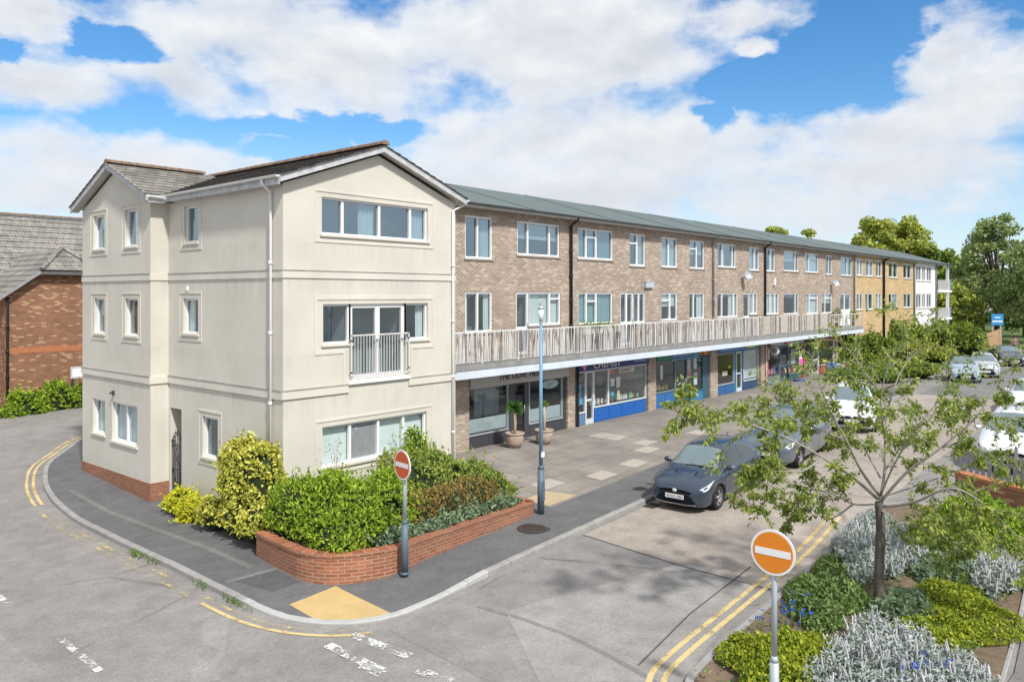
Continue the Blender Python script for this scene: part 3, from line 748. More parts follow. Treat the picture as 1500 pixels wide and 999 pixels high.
def window(parent, pl, u0, u1, z0, z1, depth=.1, div=(), trans=(), glass='glass', fill='none', sill=True, sillm='sill', room=True, fr=.055, open_=None, name='window', sillz=.06, surround=False):
    """frame with mullions at fractions div; trans = list of (bay index, fraction up) transoms"""
    f = MB(); w0, w1 = depth-.06, depth+.02
    pl.box(f, u0, u1, w0, w1, z0, z0+fr); pl.box(f, u0, u1, w0, w1, z1-fr, z1)
    pl.box(f, u0, u0+fr, w0+.002, w1-.002, z0+fr, z1-fr); pl.box(f, u1-fr, u1, w0+.002, w1-.002, z0+fr, z1-fr)
    edges = [u0]+[u0+(u1-u0)*d for d in div]+[u1]
    for d in edges[1:-1]: pl.box(f, d-fr*.7, d+fr*.7, w0+.002, w1-.002, z0+fr, z1-fr)
    for bay, h in trans:
        zz = z0+(z1-z0)*h; pl.box(f, edges[bay]+fr*.5, edges[bay+1]-fr*.5, w0+.004, w1-.004, zz-fr*.45, zz+fr*.45)
    W = f.build(name, M['upvc'], parent)
    p = MB(); pl.quad(p, u0+fr*.5, u1-fr*.5, depth+.004, z0+fr*.5, z1-fr*.5); p.build('pane', M[glass], W)
    if sill:
        s = MB(); pl.box(s, u0-.06, u1+.06, -.05, depth-.061, z0-sillz, z0-.002); s.build('sill', M[sillm], W)
    if surround:
        s = MB(); a = .17
        for q in ((u0-a-.04, u1+a+.04, z1+.13, z1+.18), (u0-a-.05, u1+a+.05, z0-.21, z0-.16)): pl.box(s, q[0], q[1], -.02, .01, q[2], q[3])
        for q in (u0-a-.04, u1+a): pl.box(s, q, q+.04, -.014, .01, z0-.16, z1+.13)
        s.build('surround', M['cream_trim'], W)
    if room:
        r = MB(); d0, d1 = depth+.03, depth+.95; a, b = u0-.02, u1+.02
        r.quad(pl.P(a, d1, z0-.02), pl.P(b, d1, z0-.02), pl.P(b, d1, z1+.02), pl.P(a, d1, z1+.02))
        for zz in (z0-.02, z1+.02): r.quad(pl.P(a, d0, zz), pl.P(b, d0, zz), pl.P(b, d1, zz), pl.P(a, d1, zz))
        for uu in (a, b): r.quad(pl.P(uu, d0, z0-.02), pl.P(uu, d1, z0-.02), pl.P(uu, d1, z1+.02), pl.P(uu, d0, z1+.02))
        r.build('room_lining', M['room'], W)
    if fill != 'none':
        c = MB(); wd = depth+.09; zt = z1-.03; zb = z0+.02; span = u1-u0
        mm = 'curtain'
        if fill == 'sides':
            curtain_strip(pl, c, u0+.03, u0+span*.2, wd, zb, zt); c.build('curtain', M[mm], W); c = MB(); curtain_strip(pl, c, u1-span*.2, u1-.03, wd, zb, zt)
        elif fill == 'left': curtain_strip(pl, c, u0+.03, u0+span*.34, wd, zb, zt)
        elif fill == 'right': curtain_strip(pl, c, u1-span*.34, u1-.03, wd, zb, zt)
        elif fill == 'net': curtain_strip(pl, c, u0+.03, u1-.03, wd, zb, zt, .02)
        elif fill == 'teal': curtain_strip(pl, c, u0+.03, u1-.03, wd, zb, zt, .03); mm = 'curtain_teal'
        elif fill == 'half': pl.quad(c, u0+.03, u1-.03, wd, z0+(z1-z0)*.5, zt)
        elif fill == 'blind': pl.quad(c, u0+.03, u1-.03, wd, zb, zt); mm = 'frost'
        elif fill == 'mid': curtain_strip(pl, c, u0+span*.36, u0+span*.5, wd, zb, zt); c.build('curtain', M[mm], W); c = MB(); curtain_strip(pl, c, u1-span*.17, u1-.03, wd, zb, zt)
        c.build('blind' if fill in ('half', 'blind') else 'curtain', M[mm], W)
    return W
def tiled_slope(parent, e0, e1, r1, r0, n, m, name='roof_tiles', rise=.03):
    """a roof slope laid in n overlapping courses from the eave e0-e1 up to the ridge r0-r1"""
    e0, e1, r0, r1 = map(Vector, (e0, e1, r0, r1)); b = MB()
    nrm = (e1-e0).cross(r0-e0).normalized()
    if nrm.z < 0: nrm = -nrm
    for i in range(n):
        t0, t1 = i/n, (i+1)/n
        a, c = e0.lerp(r0, t0), e1.lerp(r1, t0); d, f = e0.lerp(r0, t1), e1.lerp(r1, t1)
        up = nrm*rise; lo = nrm*.004
        b.quad(a+up, c+up, f+lo, d+lo); b.quad(a, c, c+up, a+up)
        b.add([a, a+up, d+lo], [(0, 1, 2)]); b.add([c, c+up, f+lo], [(0, 1, 2)])
    return b.build(name, m, parent)
def ridge(parent, a, b, r, m, name='ridge_tiles', L=.45):
    a, b = Vector(a), Vector(b); d = b-a; n = max(1, int(d.length/L)); mb = MB()
    sd = d.cross(Vector((0, 0, 1))).normalized(); u = sd.cross(d).normalized()
    for i in range(n):
        p, q = a.lerp(b, i/n), a.lerp(b, (i+.97)/n); vs = []
        for pt, rr in ((p, r*1.06), (q, r)):
            for k in range(7):
                an = PI*k/6; vs.append(pt+sd*math.cos(an)*rr+u*math.sin(an)*rr*.8)
        mb.add(vs, [(k, k+1, k+8, k+7) for k in range(6)]+[tuple(range(7)), tuple(range(13, 6, -1))], 0, False)
    return mb.build(name, m, parent)
def pipe(parent, pts, r, m, name='downpipe', clips=True):
    b = MB(); b.tube(pts, r, 10)
    p0, p1 = Vector(pts[-2]), Vector(pts[-1])
    if clips:
        for k in range(1, 5):
            q = p0.lerp(p1, k/5); b.lathe(q, [(r, -.04), (r*1.35, -.04), (r*1.35, .04), (r, .04)], 10)
    return b.build(name, m, parent)

# ================================================================== CREAM RENDERED CORNER BLOCK
XL, XR, YF, YR, XB, YE = 11.01, 17.02, 16.8, 22.7, 10.476, 27.55
CB = thing('corner_flats', 'three storey cream rendered block of flats with tiled gables on the street corner', 'building', (14., 22., 0))
front, left, bump = Plane('Y', YF), Plane('X', XL), Plane('X', XB)
FW = [(12.15, 15.88, 6.86, 7.82), (12.19, 13.07, 4.02, 5.06), (13.07, 15.02, 3.05, 5.06), (15.02, 15.88, 4.02, 5.06), (12.17, 15.83, .85, 1.9)]
LW = [(20.97, 21.75, 6.78, 7.82), (20.97, 21.83, 4.2, 5.2), (19.9, 20.72, .82, 1.94), (21.92, 22.6, -.75, 2.0)]
BW = [(25.85, 26.7, 6.75, 7.83), (23.55, 24.38, 6.75, 7.86), (25.85, 26.62, 4.08, 5.19), (23.52, 24.38, 4.08, 5.19), (25.8, 26.72, .88, 1.97), (23.55, 25.29, .79, 1.99)]
w = MB()
front.wall(w, XL, XR, -1, 8.05, FW, .13)
xm = (XL+XR)/2
w.add([(XL, YF, 8.05), (XR, YF, 8.05), (xm, YF, 9.12)], [(0, 1, 2)])
left.wall(w, YF, YR, -1, 8.15, LW[:3]+[LW[3]], .13)
w.quad((XB, YR, -1), (XL, YR, -1), (XL, YR, 8.12), (XB, YR, 8.12))
bump.wall(w, YR, YE, -1, 8.05, BW, .14)
ym = (YR+YE)/2
w.add([(XB, YR, 8.05), (XB, YE, 8.05), (XB, ym, 9.08)], [(0, 1, 2)])
w.quad((XB, YE, -1), (XR, YE, -1), (XR, YE, 8.1), (XB, YE, 8.1))
w.quad((XR, YF, -1), (XR, YE, -1), (XR, YE, 8.1), (XR, YF, 8.1))
w.build('walls', M['cream'], CB)
# entrance passage behind the gate
q = MB(); a, b_ = LW[3][0], LW[3][1]
q.quad((XL+.13, a, -.75), (XL+1.6, a, -.75), (XL+1.6, a, 2.0), (XL+.13, a, 2.0)); q.quad((XL+.13, b_, -.75), (XL+1.6, b_, -.75), (XL+1.6, b_, 2.0), (XL+.13, b_, 2.0))
q.quad((XL+1.6, a, -.75), (XL+1.6, b_, -.75), (XL+1.6, b_, 2.), (XL+1.6, a, 2.)); q.quad((XL+.13, a, 2.), (XL+1.6, a, 2.), (XL+1.6, b_, 2.), (XL+.13, b_, 2.))
q.quad((XL, a, -.72), (XL+1.6, a, -.72), (XL+1.6, b_, -.72), (XL, b_, -.72))
q.build('entrance_passage', M['cream'], CB)
q = MB(); yy0, yy1 = a+.02, b_-.02; n = 6
for k in range(n+1):
    y = yy0+(yy1-yy0)*k/n; top = 1.0+.28*math.sin(PI*k/n)
    q.tube([(XL+.05, y, -.68), (XL+.05, y, top)], .013, 6)
    q.lathe((XL+.05, y, top), [(.013, 0), (.03, .02), (.012, .06), (.001, .13)], 6)
for z in (-.55, .2, .92): q.box(XL+.036, XL+.064, yy0, yy1, z-.018, z+.018)
q.tube([(XL+.05, yy0, 1.0), (XL+.05, (yy0+yy1)/2, 1.27), (XL+.05, yy1, 1.0)], .012, 6)
q.build('gate', M['iron'], CB)
# brick plinth (proud of the render)
q = MB(); q.box(XB-.035, XB+.01, YR-.035, YE, -1.0, -.15); q.build('plinth', M['plinth_y'], CB)
q = MB(); q.box(XB+.011, XL, YR-.035, YR-.001, -1.0, -.153); q.build('plinth', M['plinth_x'], CB)
q = MB(); q.box(XL-.035, XL-.001, YF+.2, LW[3][0]-.01, -1.0, -.42); q.build('plinth', M['plinth_y'], CB)
# string courses
q = MB(); dl = MB()
for z0, z1, p in ((5.72, 5.9, .03), (2.72, 2.92, .045)):
    segs = [(XL-p, XR)] if z0 > 5 else [(XL-p, 12.98), (15.11, XR)]
    for s0, s1 in segs:
        q.box(s0, s1, YF-p, YF-.002, z0, z1); dl.box(s0, s1, YF-p-.012, YF-.003, z1, z1+.022)
    q.box(XL-p, XL-.002, YF, YR-p, z0, z1); dl.box(XL-p-.012, XL-.003, YF, YR-p, z1, z1+.022)
    q.box(XB-p, XL-p-.001, YR-p, YR-.002, z0, z1); q.box(XB-p, XB-.002, YR, YE, z0, z1); dl.box(XB-p-.012, XB-.003, YR, YE, z1, z1+.022)
dl.build('weathered_ledge', M['dirty_ledge'], q.build('string_course', M['cream_trim'], CB))
# windows
kw = dict(sillm='cream_trim', surround=True)
window(CB, front, *FW[0], depth=.13, div=(.19, .525, .83), glass='glass_up', fill='mid', **kw)
window(CB, front, *FW[1], depth=.13, fill='none', sillm='cream_trim')
window(CB, front, *FW[3], depth=.13, fill='right', sillm='cream_trim')
W = window(CB, front, 13.07, 15.02, 3.05, 5.06, depth=.13, div=(.5,), fill='none', sillm='upvc', fr=.11, name='french_door')
q = MB(); front.box(q, 12.95, 15.14, -.08, .069, 2.93, 3.02); q.build('threshold', M['upvc'], W)
q = MB()
for x in (13.98, 14.11): q.tube([(x, YF+.05, 3.85), (x, YF+.05, 4.1)], .013, 6)
q.build('handle', M['galv'], W)
q = MB()   # moulded surround of the stepped opening
for u0, u1, z0, z1 in ((11.93, 16.1, 5.17, 5.26), (11.93, 12.0, 3.84, 5.17), (16.04, 16.1, 3.84, 5.17), (11.93, 12.86, 3.76, 3.84), (15.2, 16.1, 3.76, 3.84), (12.82, 12.88, 2.92, 3.76), (15.2, 15.26, 2.92, 3.76)):
    front.box(q, u0, u1, -.02, .01, z0, z1)
q.build('surround', M['cream_trim'], CB)
window(CB, front, *FW[4], depth=.13, div=(.255, .52, .77), glass='glass_clear', fill='blind', room=True, **kw)
q = MB()
for k in range(14):   # louvred panel in the ground floor window
    z = .92+k*.066; q.obox((12.17+3.66*.3875, YF+.165, z+.02), (.46, 0, 0), (0, .018, .008), (0, -.004, .03))
q.build('louvre_panel', M['slats'], CB)
# juliet balcony rail
q = MB(); zt, zb = 4.22, 3.12
for z in (zt, zb): q.box(13.02, 15.07, YF-.10, YF-.06, z-.02, z+.02)
for k in range(21): q.box(13.05+k*.1-.008, 13.05+k*.1+.008, YF-.088, YF-.072, zb, zt)
for x in (13.03, 15.06):
    q.box(x-.02, x+.02, YF-.10, YF+.0, zt-.16, zt-.12); q.box(x-.02, x+.02, YF-.10, YF+.0, zb+.1, zb+.14); q.box(x-.02, x+.02, YF-.1, YF-.06, zb-.08, zt+.02)
q.build('juliet_rail', M['steel_rail'], CB)
window(CB, left, *LW[0], depth=.13, glass='glass_up', fill='left', **kw); window(CB, left, *LW[1], depth=.13, fill='right', **kw)
window(CB, left, *LW[2], depth=.13, fill='none', **kw)
for i, h in enumerate(BW):
    window(CB, bump, *h, depth=.14, div=(.5,) if i == 5 else ((.25,) if i == 1 else ()), glass='glass_up' if i < 2 else 'glass', fill=('net', 'none', 'half', 'none', 'net', 'blind')[i], sillm='cream_trim', surround=i not in (4, 5))
# roofs: main ridge along Y, wing ridge along X
ez, rz = 8.2, 9.36; oh = .24
tiled_slope(CB, (XL-oh, YE+.3, ez), (XL-oh, YF-oh-.07, ez), (xm, YF-oh-.07, rz), (xm, YE+.3, rz), 12, M['tile_main_y'])
tiled_slope(CB, (XR+oh, YF-oh-.07, ez), (XR+oh, YE+.3, ez), (xm, YE+.3, rz), (xm, YF-oh-.07, rz), 12, M['tile_main_y'])
wz = 9.34
tiled_slope(CB, (XB-oh-.07, YR-.32, 8.16), (xm-.3, YR-.32, 8.16), (xm-.3, ym, wz), (XB-oh-.07, ym, wz), 10, M['tile_wing_x'])
tiled_slope(CB, (XB-oh, ym, wz)[:0] or (xm-.3, YE+.32, 8.16), (XB-oh-.07, YE+.32, 8.16), (XB-oh-.07, ym, wz), (xm-.3, ym, wz), 10, M['tile_wing_x'])
ridge(CB, (xm, YF-oh-.08, rz+.03), (xm, YE+.3, rz+.03), .14, M['ridge_tile']); ridge(CB, (XB-oh-.02, ym, wz+.02), (xm-.6, ym, wz+.02), .13, M['ridge_tile'])
# underside and barge boards
q = MB(); t = .05
q.quad((XL-oh, YF-oh, ez-t), (xm, YF-oh, rz-t), (xm, YE, rz-t), (XL-oh, YE, ez-t)); q.quad((XR+oh, YF-oh, ez-t), (xm, YF-oh, rz-t), (xm, YE, rz-t), (XR+oh, YE, ez-t))
q.quad((XB-oh, YR-.32, 8.16-t), (XB-oh, ym, wz-t), (xm, ym, wz-t), (xm, YR-.32, 8.16-t)); q.quad((XB-oh, YE+.32, 8.16-t), (XB-oh, ym, wz-t), (xm, ym, wz-t), (xm, YE+.32, 8.16-t))
q.build('roof_underside', M['soffit'], CB)
bd = .17
def board(pts, dv):
    q = MB(); n = len(pts); dv = Vector(dv); P2 = [Vector(p)+dv for p in pts]
    q.add([*pts, *P2], [tuple(range(n)), tuple(range(2*n-1, n-1, -1))]+[(k, n+k, n+(k+1) % n, (k+1) % n) for k in range(n)])
    return q.build('bargeboard', M['weathered'], CB, normals=True)
for x0 in (XL-oh, XR+oh):
    board([(x0, YF-oh-.025, ez+.01), (xm, YF-oh-.025, rz+.01), (xm, YF-oh-.025, rz-bd), (x0, YF-oh-.025, ez-bd)], (0, .045, 0))
    q = MB(); q.quad((x0, YF-oh+.02, ez-bd+.02), (xm, YF-oh+.02, rz-bd+.02), (xm, YF, rz-bd+.02), (x0, YF, ez-bd+.02)); q.build('verge_soffit', M['soffit'], CB)
for y0 in (YR-.32, YE+.32):
    board([(XB-oh-.025, y0, 8.17), (XB-oh-.025, ym, wz+.01), (XB-oh-.025, ym, wz-bd), (XB-oh-.025, y0, 8.16-bd)], (.045, 0, 0))
    q = MB(); q.quad((XB-oh+.02, y0, 8.18-bd), (XB-oh+.02, ym, wz-bd+.02), (XB, ym, wz-bd+.02), (XB, y0, 8.18-bd)); q.build('verge_soffit', M['soffit'], CB)
q = MB()
q.box(XL-oh-.01, XL-oh+.02, YF-oh+.021, YR-.33, ez-.22, ez-.0); q.quad((XL-oh+.02, YF, ez-.2), (XL, YF, ez-.2), (XL, YR, ez-.2), (XL-oh+.02, YR, ez-.2))
q.box(XB-oh+.021, XL-oh-.011, YR-.34, YR-.31, 7.94, 8.15); q.quad((XB-oh, YR-.31, 7.96), (XL, YR-.31, 7.96), (XL, YR, 7.96), (XB-oh, YR, 7.96))
q.build('eaves_board', M['weathered'], CB)
def gutter(parent, pts, m, r=.06):
    q = MB(); a, b = Vector(pts[0]), Vector(pts[1]); d = (b-a).normalized(); s = Vector((-d.y, d.x, 0)); vs = []
    for p in (a, b):
        for k in range(7): an = PI+PI*k/6; vs.append(p+s*math.cos(an)*r+Vector((0, 0, math.sin(an)*r)))
        for k in range(6, -1, -1): an = PI+PI*k/6; vs.append(p+s*math.cos(an)*r*.85+Vector((0, 0, math.sin(an)*r*.85)))
    n = 14; q.add(vs, [(k, (k+1) % n, n+(k+1) % n, n+k) for k in range(n)]+[tuple(range(n)), tuple(range(2*n-1, n-1, -1))]); return q.build('gutter', m, parent)
gutter(CB, [(XL-oh-.07, YR-.4, ez-.03), (XL-oh-.07, YF-oh, ez)], M['pipe_white']); gutter(CB, [(XR+oh+.07, YF-oh, ez-.01), (XR+oh+.07, YF+1.5, ez-.01)], M['pipe_white'])
gutter(CB, [(XL-oh-.1, YR-.39, 8.1), (XB-oh, YR-.39, 8.12)], M['pipe_white'])
pipe(CB, [(XL-oh-.06, 17.25, ez-.06), (XL-oh-.06, 17.25, ez-.16), (XL-.07, 17.25, ez-.36), (XL-.07, 17.25, -.9)], .038, M['pipe_white'])
pipe(CB, [(XR+oh+.06, YF-.12, ez-.06), (XR+oh+.04, YF-.1, ez-.16), (16.86, YF-.07, ez-.36), (16.86, YF-.07, -.5)], .038, M['pipe_white'])
q = MB(); q.box(XL-.05, XL-.002, 21.5, 21.58, 5.42, 5.54); q.build('vent_cover', M['upvc'], CB)
q = MB(); q.box(XB-.06, XB-.002, 25.1, 25.16, 2.2, 2.34); q.tube([(XB-.06, 25.13, 2.3), (XB-.14, 25.13, 2.26)], .03, 6); q.build('outside_light', M['iron'], CB)
q = MB(); q.box(XB-.09, XB-.04, 23.1, 23.16, .82, .96); q.build('junction_box', M['black_pipe'], CB) if False else None
# ================================================================== RED BRICK BUILDING BEHIND (left)
RB = thing('red_brick_building', 'red brick house with grey tiled half hipped roof across the side street', 'building', (13.2, 42., 0))
Yb = 39.6; xl, xe, xr = 11.86, 13.2, 15.7
q = MB()
q.poly([(xl, Yb, -.8), (xr+1.3, Yb, -.8), (xr+1.3, Yb, 5.3), (xr, Yb, 6.4), (xe, Yb, 6.4), (xl, Yb, 5.3)])
q.build('front_wall', M['red_x'], RB)
q = MB(); q.quad((xl, Yb, -.8), (xl, Yb+5.5, -.8), (xl, Yb+5.5, 5.3), (xl, Yb, 5.3)); q.build('side_wall', M['red_y'], RB)
q = MB(); q.box(xl, xr+1.2, Yb-.012, Yb-.002, 2.68, 2.95); q.build('brick_band', M['soldier'], RB)
hx = (xe+xr)/2
tiled_slope(RB, (xl-.35, Yb+7, 5.15), (xl-.35, Yb-.35, 5.15), (xe-.02, Yb-.35, 6.42), (xe-.02, Yb+7, 6.42), 5, M['tile_far_y'])
tiled_slope(RB, (xe-.02, Yb+7, 6.42), (xe-.02, Yb-.35, 6.42), (hx, Yb+.8, 7.5), (hx, Yb+7, 7.5), 4, M['tile_far_y'])
tiled_slope(RB, (xe-.05, Yb-.4, 6.42), (xr+.05, Yb-.4, 6.42), (hx+.01, Yb+.8, 7.5), (hx-.01, Yb+.8, 7.5), 5, M['tile_far_x'])
tiled_slope(RB, (xr, Yb-.35, 6.42), (xr, Yb+7, 6.42), (hx, Yb+7, 7.5), (hx, Yb+.8, 7.5), 4, M['tile_far_y'])
ridge(RB, (xe-.03, Yb-.4, 6.46), (hx, Yb+.8, 7.54), .11, M['tile_far_x'], 'hip_tiles'); ridge(RB, (xr+.03, Yb-.4, 6.46), (hx, Yb+.8, 7.54), .11, M['tile_far_x'], 'hip_tiles')
q = MB(); q.box(xe-.1, xr+.1, Yb-.36, Yb-.01, 6.22, 6.38); q.build('eaves_board', M['dark_wood'], RB)
q = MB(); q.bar((xl-.4, Yb-.36, 5.08), (xe-.05, Yb-.36, 6.33), .04, .12); q.build('bargeboard', M['grey_pipe'], RB)
tiled_slope(RB, (2, Yb+3, 5.0), (22, Yb+3, 5.0), (22, Yb+8.2, 9.55), (2, Yb+8.2, 9.55), 15, M['tile_far_x'], 'main_roof', .05)
ridge(RB, (2, Yb+8.2, 9.58), (22, Yb+8.2, 9.58), .15, M['ridge_tile'])
q = MB(); q.box(2, xl, Yb+3.2, Yb+8, -.8, 4.95); q.build('rear_wall', M['red_x'], RB)
sk = MB(); n_ = Vector((0, -4.55, 5.2)).normalized(); c = Vector((12.4, Yb+4.6+.18, 6.58)); upv = Vector((0, 5.2, 4.55)).normalized()
sk.obox(c+n_*.08, Vector((.42, 0, 0)), upv*.5, n_*.07); s_ = sk.build('skylight', M['grey_pipe'], RB)
sk = MB(); sk.obox(c+n_*.155, Vector((.33, 0, 0)), upv*.4, n_*.008); sk.build('pane', plain('skylight_glass', (.55, .62, .68), .08, .03), s_)
pipe(RB, [(xl+.05, Yb-.1, 5.2), (xl+.05, Yb-.1, 5.), (xl+.05, Yb-.06, -.5)], .06, M['black_pipe'])
# street name board, partly behind the corner block
sn = thing('street_name_sign', 'white street name board with black lettering by the red brick wall, partly hidden', 'street sign', (14.6, 38.9, 0))
q = MB(); X0, X1, Z0, Z1, Ys = 14.28, 15.6, 1.45, 1.98, 38.9
q.box(X0, X1, Ys-.02, Ys, Z0, Z1); q.build('board', M['sign_white'], sn)
q = MB()
for r_ in ((X0+.03, X1-.03, Z1-.05, Z1-.03), (X0+.03, X1-.03, Z0+.03, Z0+.05), (X0+.03, X0+.05, Z0+.05, Z1-.05), (X1-.05, X1-.03, Z0+.05, Z1-.05)): q.box(r_[0], r_[1], Ys-.026, Ys-.021, r_[2], r_[3])
q.build('border', M['black_pipe'], sn)
q = MB()
for x in (X0+.1, X1-.1): q.box(x-.04, x+.04, Ys+.001, Ys+.08, -.4, Z1-.02)
q.build('post', M['iron'], sn)
def text(s, size, loc, m, parent, rotz=0., ext=.006, name='lettering', align='LEFT', sx=1.):
    cu = bpy.data.curves.new(name, 'FONT'); cu.body = s; cu.size = size; cu.extrude = ext; cu.align_x = align
    cu.resolution_u = 3
    cu.materials.append(m)
    tmp = bpy.data.objects.new(name+'_curve', cu); COL.objects.link(tmp)
    me = bpy.data.meshes.new_from_object(tmp); bpy.data.objects.remove(tmp); bpy.data.curves.remove(cu)
    me.name = name
    o = bpy.data.objects.new(name, me); COL.objects.link(o)
    o.parent = parent; o.location = Vector(loc)-rootorg(parent); o.rotation_euler = (PI/2, 0, rotz); o.scale = (sx, 1, 1)
    ORG[o.name] = Vector((0, 0, 0)); return o
text('FL', .2, (X0+.42, Ys-.024, Z0+.27), M['black_pipe'], sn)
# ================================================================== THE TERRACE
YT, YS_, YC, YBK = 18.6, 18.42, 17.4, 27.6
TP = Plane('Y', YT)
X0T, X1T, X2T, X3T, X4T = 17.03, 61.3, 78.4, 86.5, 91.3
TZ0, TZ1 = 3.0, 8.3
def wx(px): return onY(px, YT)
BT = thing('shopping_terrace', 'long buff brick terrace of flats with balcony above a row of shops', 'building', (39., 23., 0))
OT = thing('orange_brick_flats', 'orange painted brick flats in the middle of the long terrace', 'building', (70., 23., 0))
WT = thing('white_end_flats', 'white rendered flats with balconies at the far end of the terrace', 'building', (84.5, 23., 0))
UP = [(681.3, 721.2, (.47,), (), 'right', 6.56), (757.7, 819.7, (.25, .76), (), 'half', 6.78), (846.6, 897.8, (.24, .52), ((1, .72),), 'teal', 6.78), (922.3, 945.1, (.5,), ((0, .7),), 'right', 6.6),
      (969, 992, (.47,), (), 'net', 6.62), (1010.5, 1032, (.48,), ((0, .7),), 'half', 6.62), (1051.4, 1078, (.26, .82), (), 'mid', 6.78), (1097.5, 1112, (.55,), (), 'net', 6.7),
      (1122, 1135.4, (.5,), (), 'sides', 6.7), (1148, 1170, (.78,), (), 'half', 6.78), (1179.4, 1199, (.3,), ((1, .75),), 'net', 6.78), (1210, 1219, (.5,), (), 'none', 6.7), (1231.6, 1247.7, (.6,), (), 'teal', 6.7)]
LO = [(681.3, 721, (.47,), (), 'sides', 4.0), (774.5, 821, (.66,), ((1, .8),), 'net', 4.15), (847, 897.5, (.24, .52), ((1, .72),), 'teal', 4.1), (928, 945, (.5,), (), 'left', 4.05),
      (969, 992.5, (.55,), ((0, .72),), 'half', 4.1), (1010, 1032, (.3,), (), 'right', 4.1), (1051, 1081, (.24, .8), (), 'right', 4.1), (1098.5, 1110, (.5,), (), 'net', 4.2),
      (1122, 1141, (.35, .72), (), 'net', 4.15), (1148, 1170, (.8,), (), 'none', 4.1), (1181, 1198.6, (.3,), ((1, .75),), 'net', 4.05), (1204, 1219, (.35,), ((1, .75),), 'half', 4.05)]
DR = [(756, 774, 'full'), (909, 927.6, 'french'), (1089, 1098.2, 'full'), (1231, 1246, 'white')]
holes = [(wx(a), wx(b), zz, 8.02) for a, b, *_r, zz in UP]+[(wx(a), wx(b), zz, 5.4) for a, b, *_r, zz in LO]+[(wx(a), wx(b), 3.1, 5.4) for a, b, _ in DR]
q = MB(); TP.wall(q, X0T, X1T, TZ0, TZ1, holes, .1); q.build('front_wall', M['buff_x'], BT)
q = MB(); q.quad((X0T, YBK, -1), (X1T, YBK, -1), (X1T, YBK, TZ1), (X0T, YBK, TZ1)); q.build('rear_wall', M['buff_x'], BT)
q = MB(); q.quad((X0T, YT, -1), (X0T, YBK, -1), (X0T, YBK, TZ1), (X0T, YT, TZ1)); q.quad((56.55, YT, -.5), (56.55, YBK, -.5), (56.55, YBK, TZ0), (56.55, YT, TZ0)); q.build('side_wall', M['buff_y'], BT)
q = MB(); q.box(X0T+.02, X1T, YT+.01, YBK-.02, 2.85, 3.0); q.build('floor_slab', M['slab_conc'], BT)
ks = dict(depth=.09, fr=.06)
for i, (a, b, dv, tr, fl, zz) in enumerate(UP):
    window(BT, TP, wx(a), wx(b), zz, 8.02, div=dv, trans=tr, fill=fl, glass='glass_up', room=i < 8 or fl != 'none', **ks)
for i, (a, b, dv, tr, fl, zz) in enumerate(LO):
    window(BT, TP, wx(a), wx(b), zz, 5.4, div=dv, trans=tr, fill=fl, room=i < 9, **ks)
def door(parent, pl, u0, u1, z0, z1, kind):
    f = MB(); w0, w1 = .03, .11; fr = .07
    for a, b in ((u0, u0+fr), (u1-fr, u1)): pl.box(f, a, b, w0, w1, z0, z1)
    for a, b in ((z0, z0+.1), (z1-fr, z1)): pl.box(f, u0+fr, u1-fr, w0+.002, w1-.002, a, b)
    if kind == 'french': pl.box(f, (u0+u1)/2-.06, (u0+u1)/2+.06, w0+.002, w1-.002, z0+.1, z1-fr)
    if kind == 'white': pl.box(f, u0+fr, u1-fr, w0+.004, w1-.004, z0+.1, z0+(z1-z0)*.5); pl.box(f, u0+fr+(u1-u0)*.38, u0+fr+(u1-u0)*.44, w0+.004, w1-.004, z0+(z1-z0)*.5, z1-fr)
    else: pl.box(f, u0+fr, u1-fr, w0+.004, w1-.004, z0+.92, z0+1.02)
    D = f.build('balcony_door', M['upvc'], parent)
    p = MB(); pl.quad(p, u0+fr*.5, u1-fr*.5, .085, z0+.05, z1-fr*.5); p.build('pane', M['glass'], D)
    r = MB(); a, b = u0-.01, u1+.01
    r.quad(pl.P(a, .9, z0), pl.P(b, .9, z0), pl.P(b, .9, z1), pl.P(a, .9, z1))
    for uu in (a, b): r.quad(pl.P(uu, .12, z0), pl.P(uu, .9, z0), pl.P(uu, .9, z1), pl.P(uu, .12, z1))
    for zz in (z0+.001, z1): r.quad(pl.P(a, .12, zz), pl.P(b, .12, zz), pl.P(b, .9, zz), pl.P(a, .9, zz))
    r.build('room_lining', M['room'], D)
    h = MB(); uh = u1-fr*.5; h.tube([pl.P(uh, .0, z0+1.05), pl.P(uh, .0, z0+1.17)], .014, 6); h.build('handle', M['galv'], D)
    return D
for a, b, k in DR: door(BT, TP, wx(a), wx(b), 3.1, 5.4, k)
# orange section and white end
OP = [(1255, 1264), (1267.7, 1279), (1283.3, 1291.7), (1302, 1315), (1323.4, 1335)]
oh_ = [(wx(a), wx(b), z0, z1) for a, b in OP for z0, z1 in ((6.75, 8.03), (4.15, 5.42))]+[(wx(1300), wx(1313), 1.3, 2.3)]
q = MB(); TP.wall(q, X1T, X2T, -.5, TZ1, oh_, .1); q.build('front_wall', M['orange_x'], OT)
for i, h in enumerate(oh_): window(OT, TP, *h, depth=.09, div=(.5,) if i % 4 < 3 else (.4,), fill=('net', 'none', 'right', 'none', 'left')[i % 5], glass='glass_up' if i % 2 == 0 else 'glass', fr=.08)
q = MB(); q.quad((X1T, YBK, -1), (X2T, YBK, -1), (X2T, YBK, TZ1), (X1T, YBK, TZ1)); q.build('rear_wall', M['orange_x'], OT)
WPX = [(1342, 1349.5), (1350.5, 1356), (1357.5, 1364.5)]
wh = [(wx(a), wx(b), z0, z1) for a, b in WPX for z0, z1 in ((6.6, 8.0), (4.05, 5.42))]
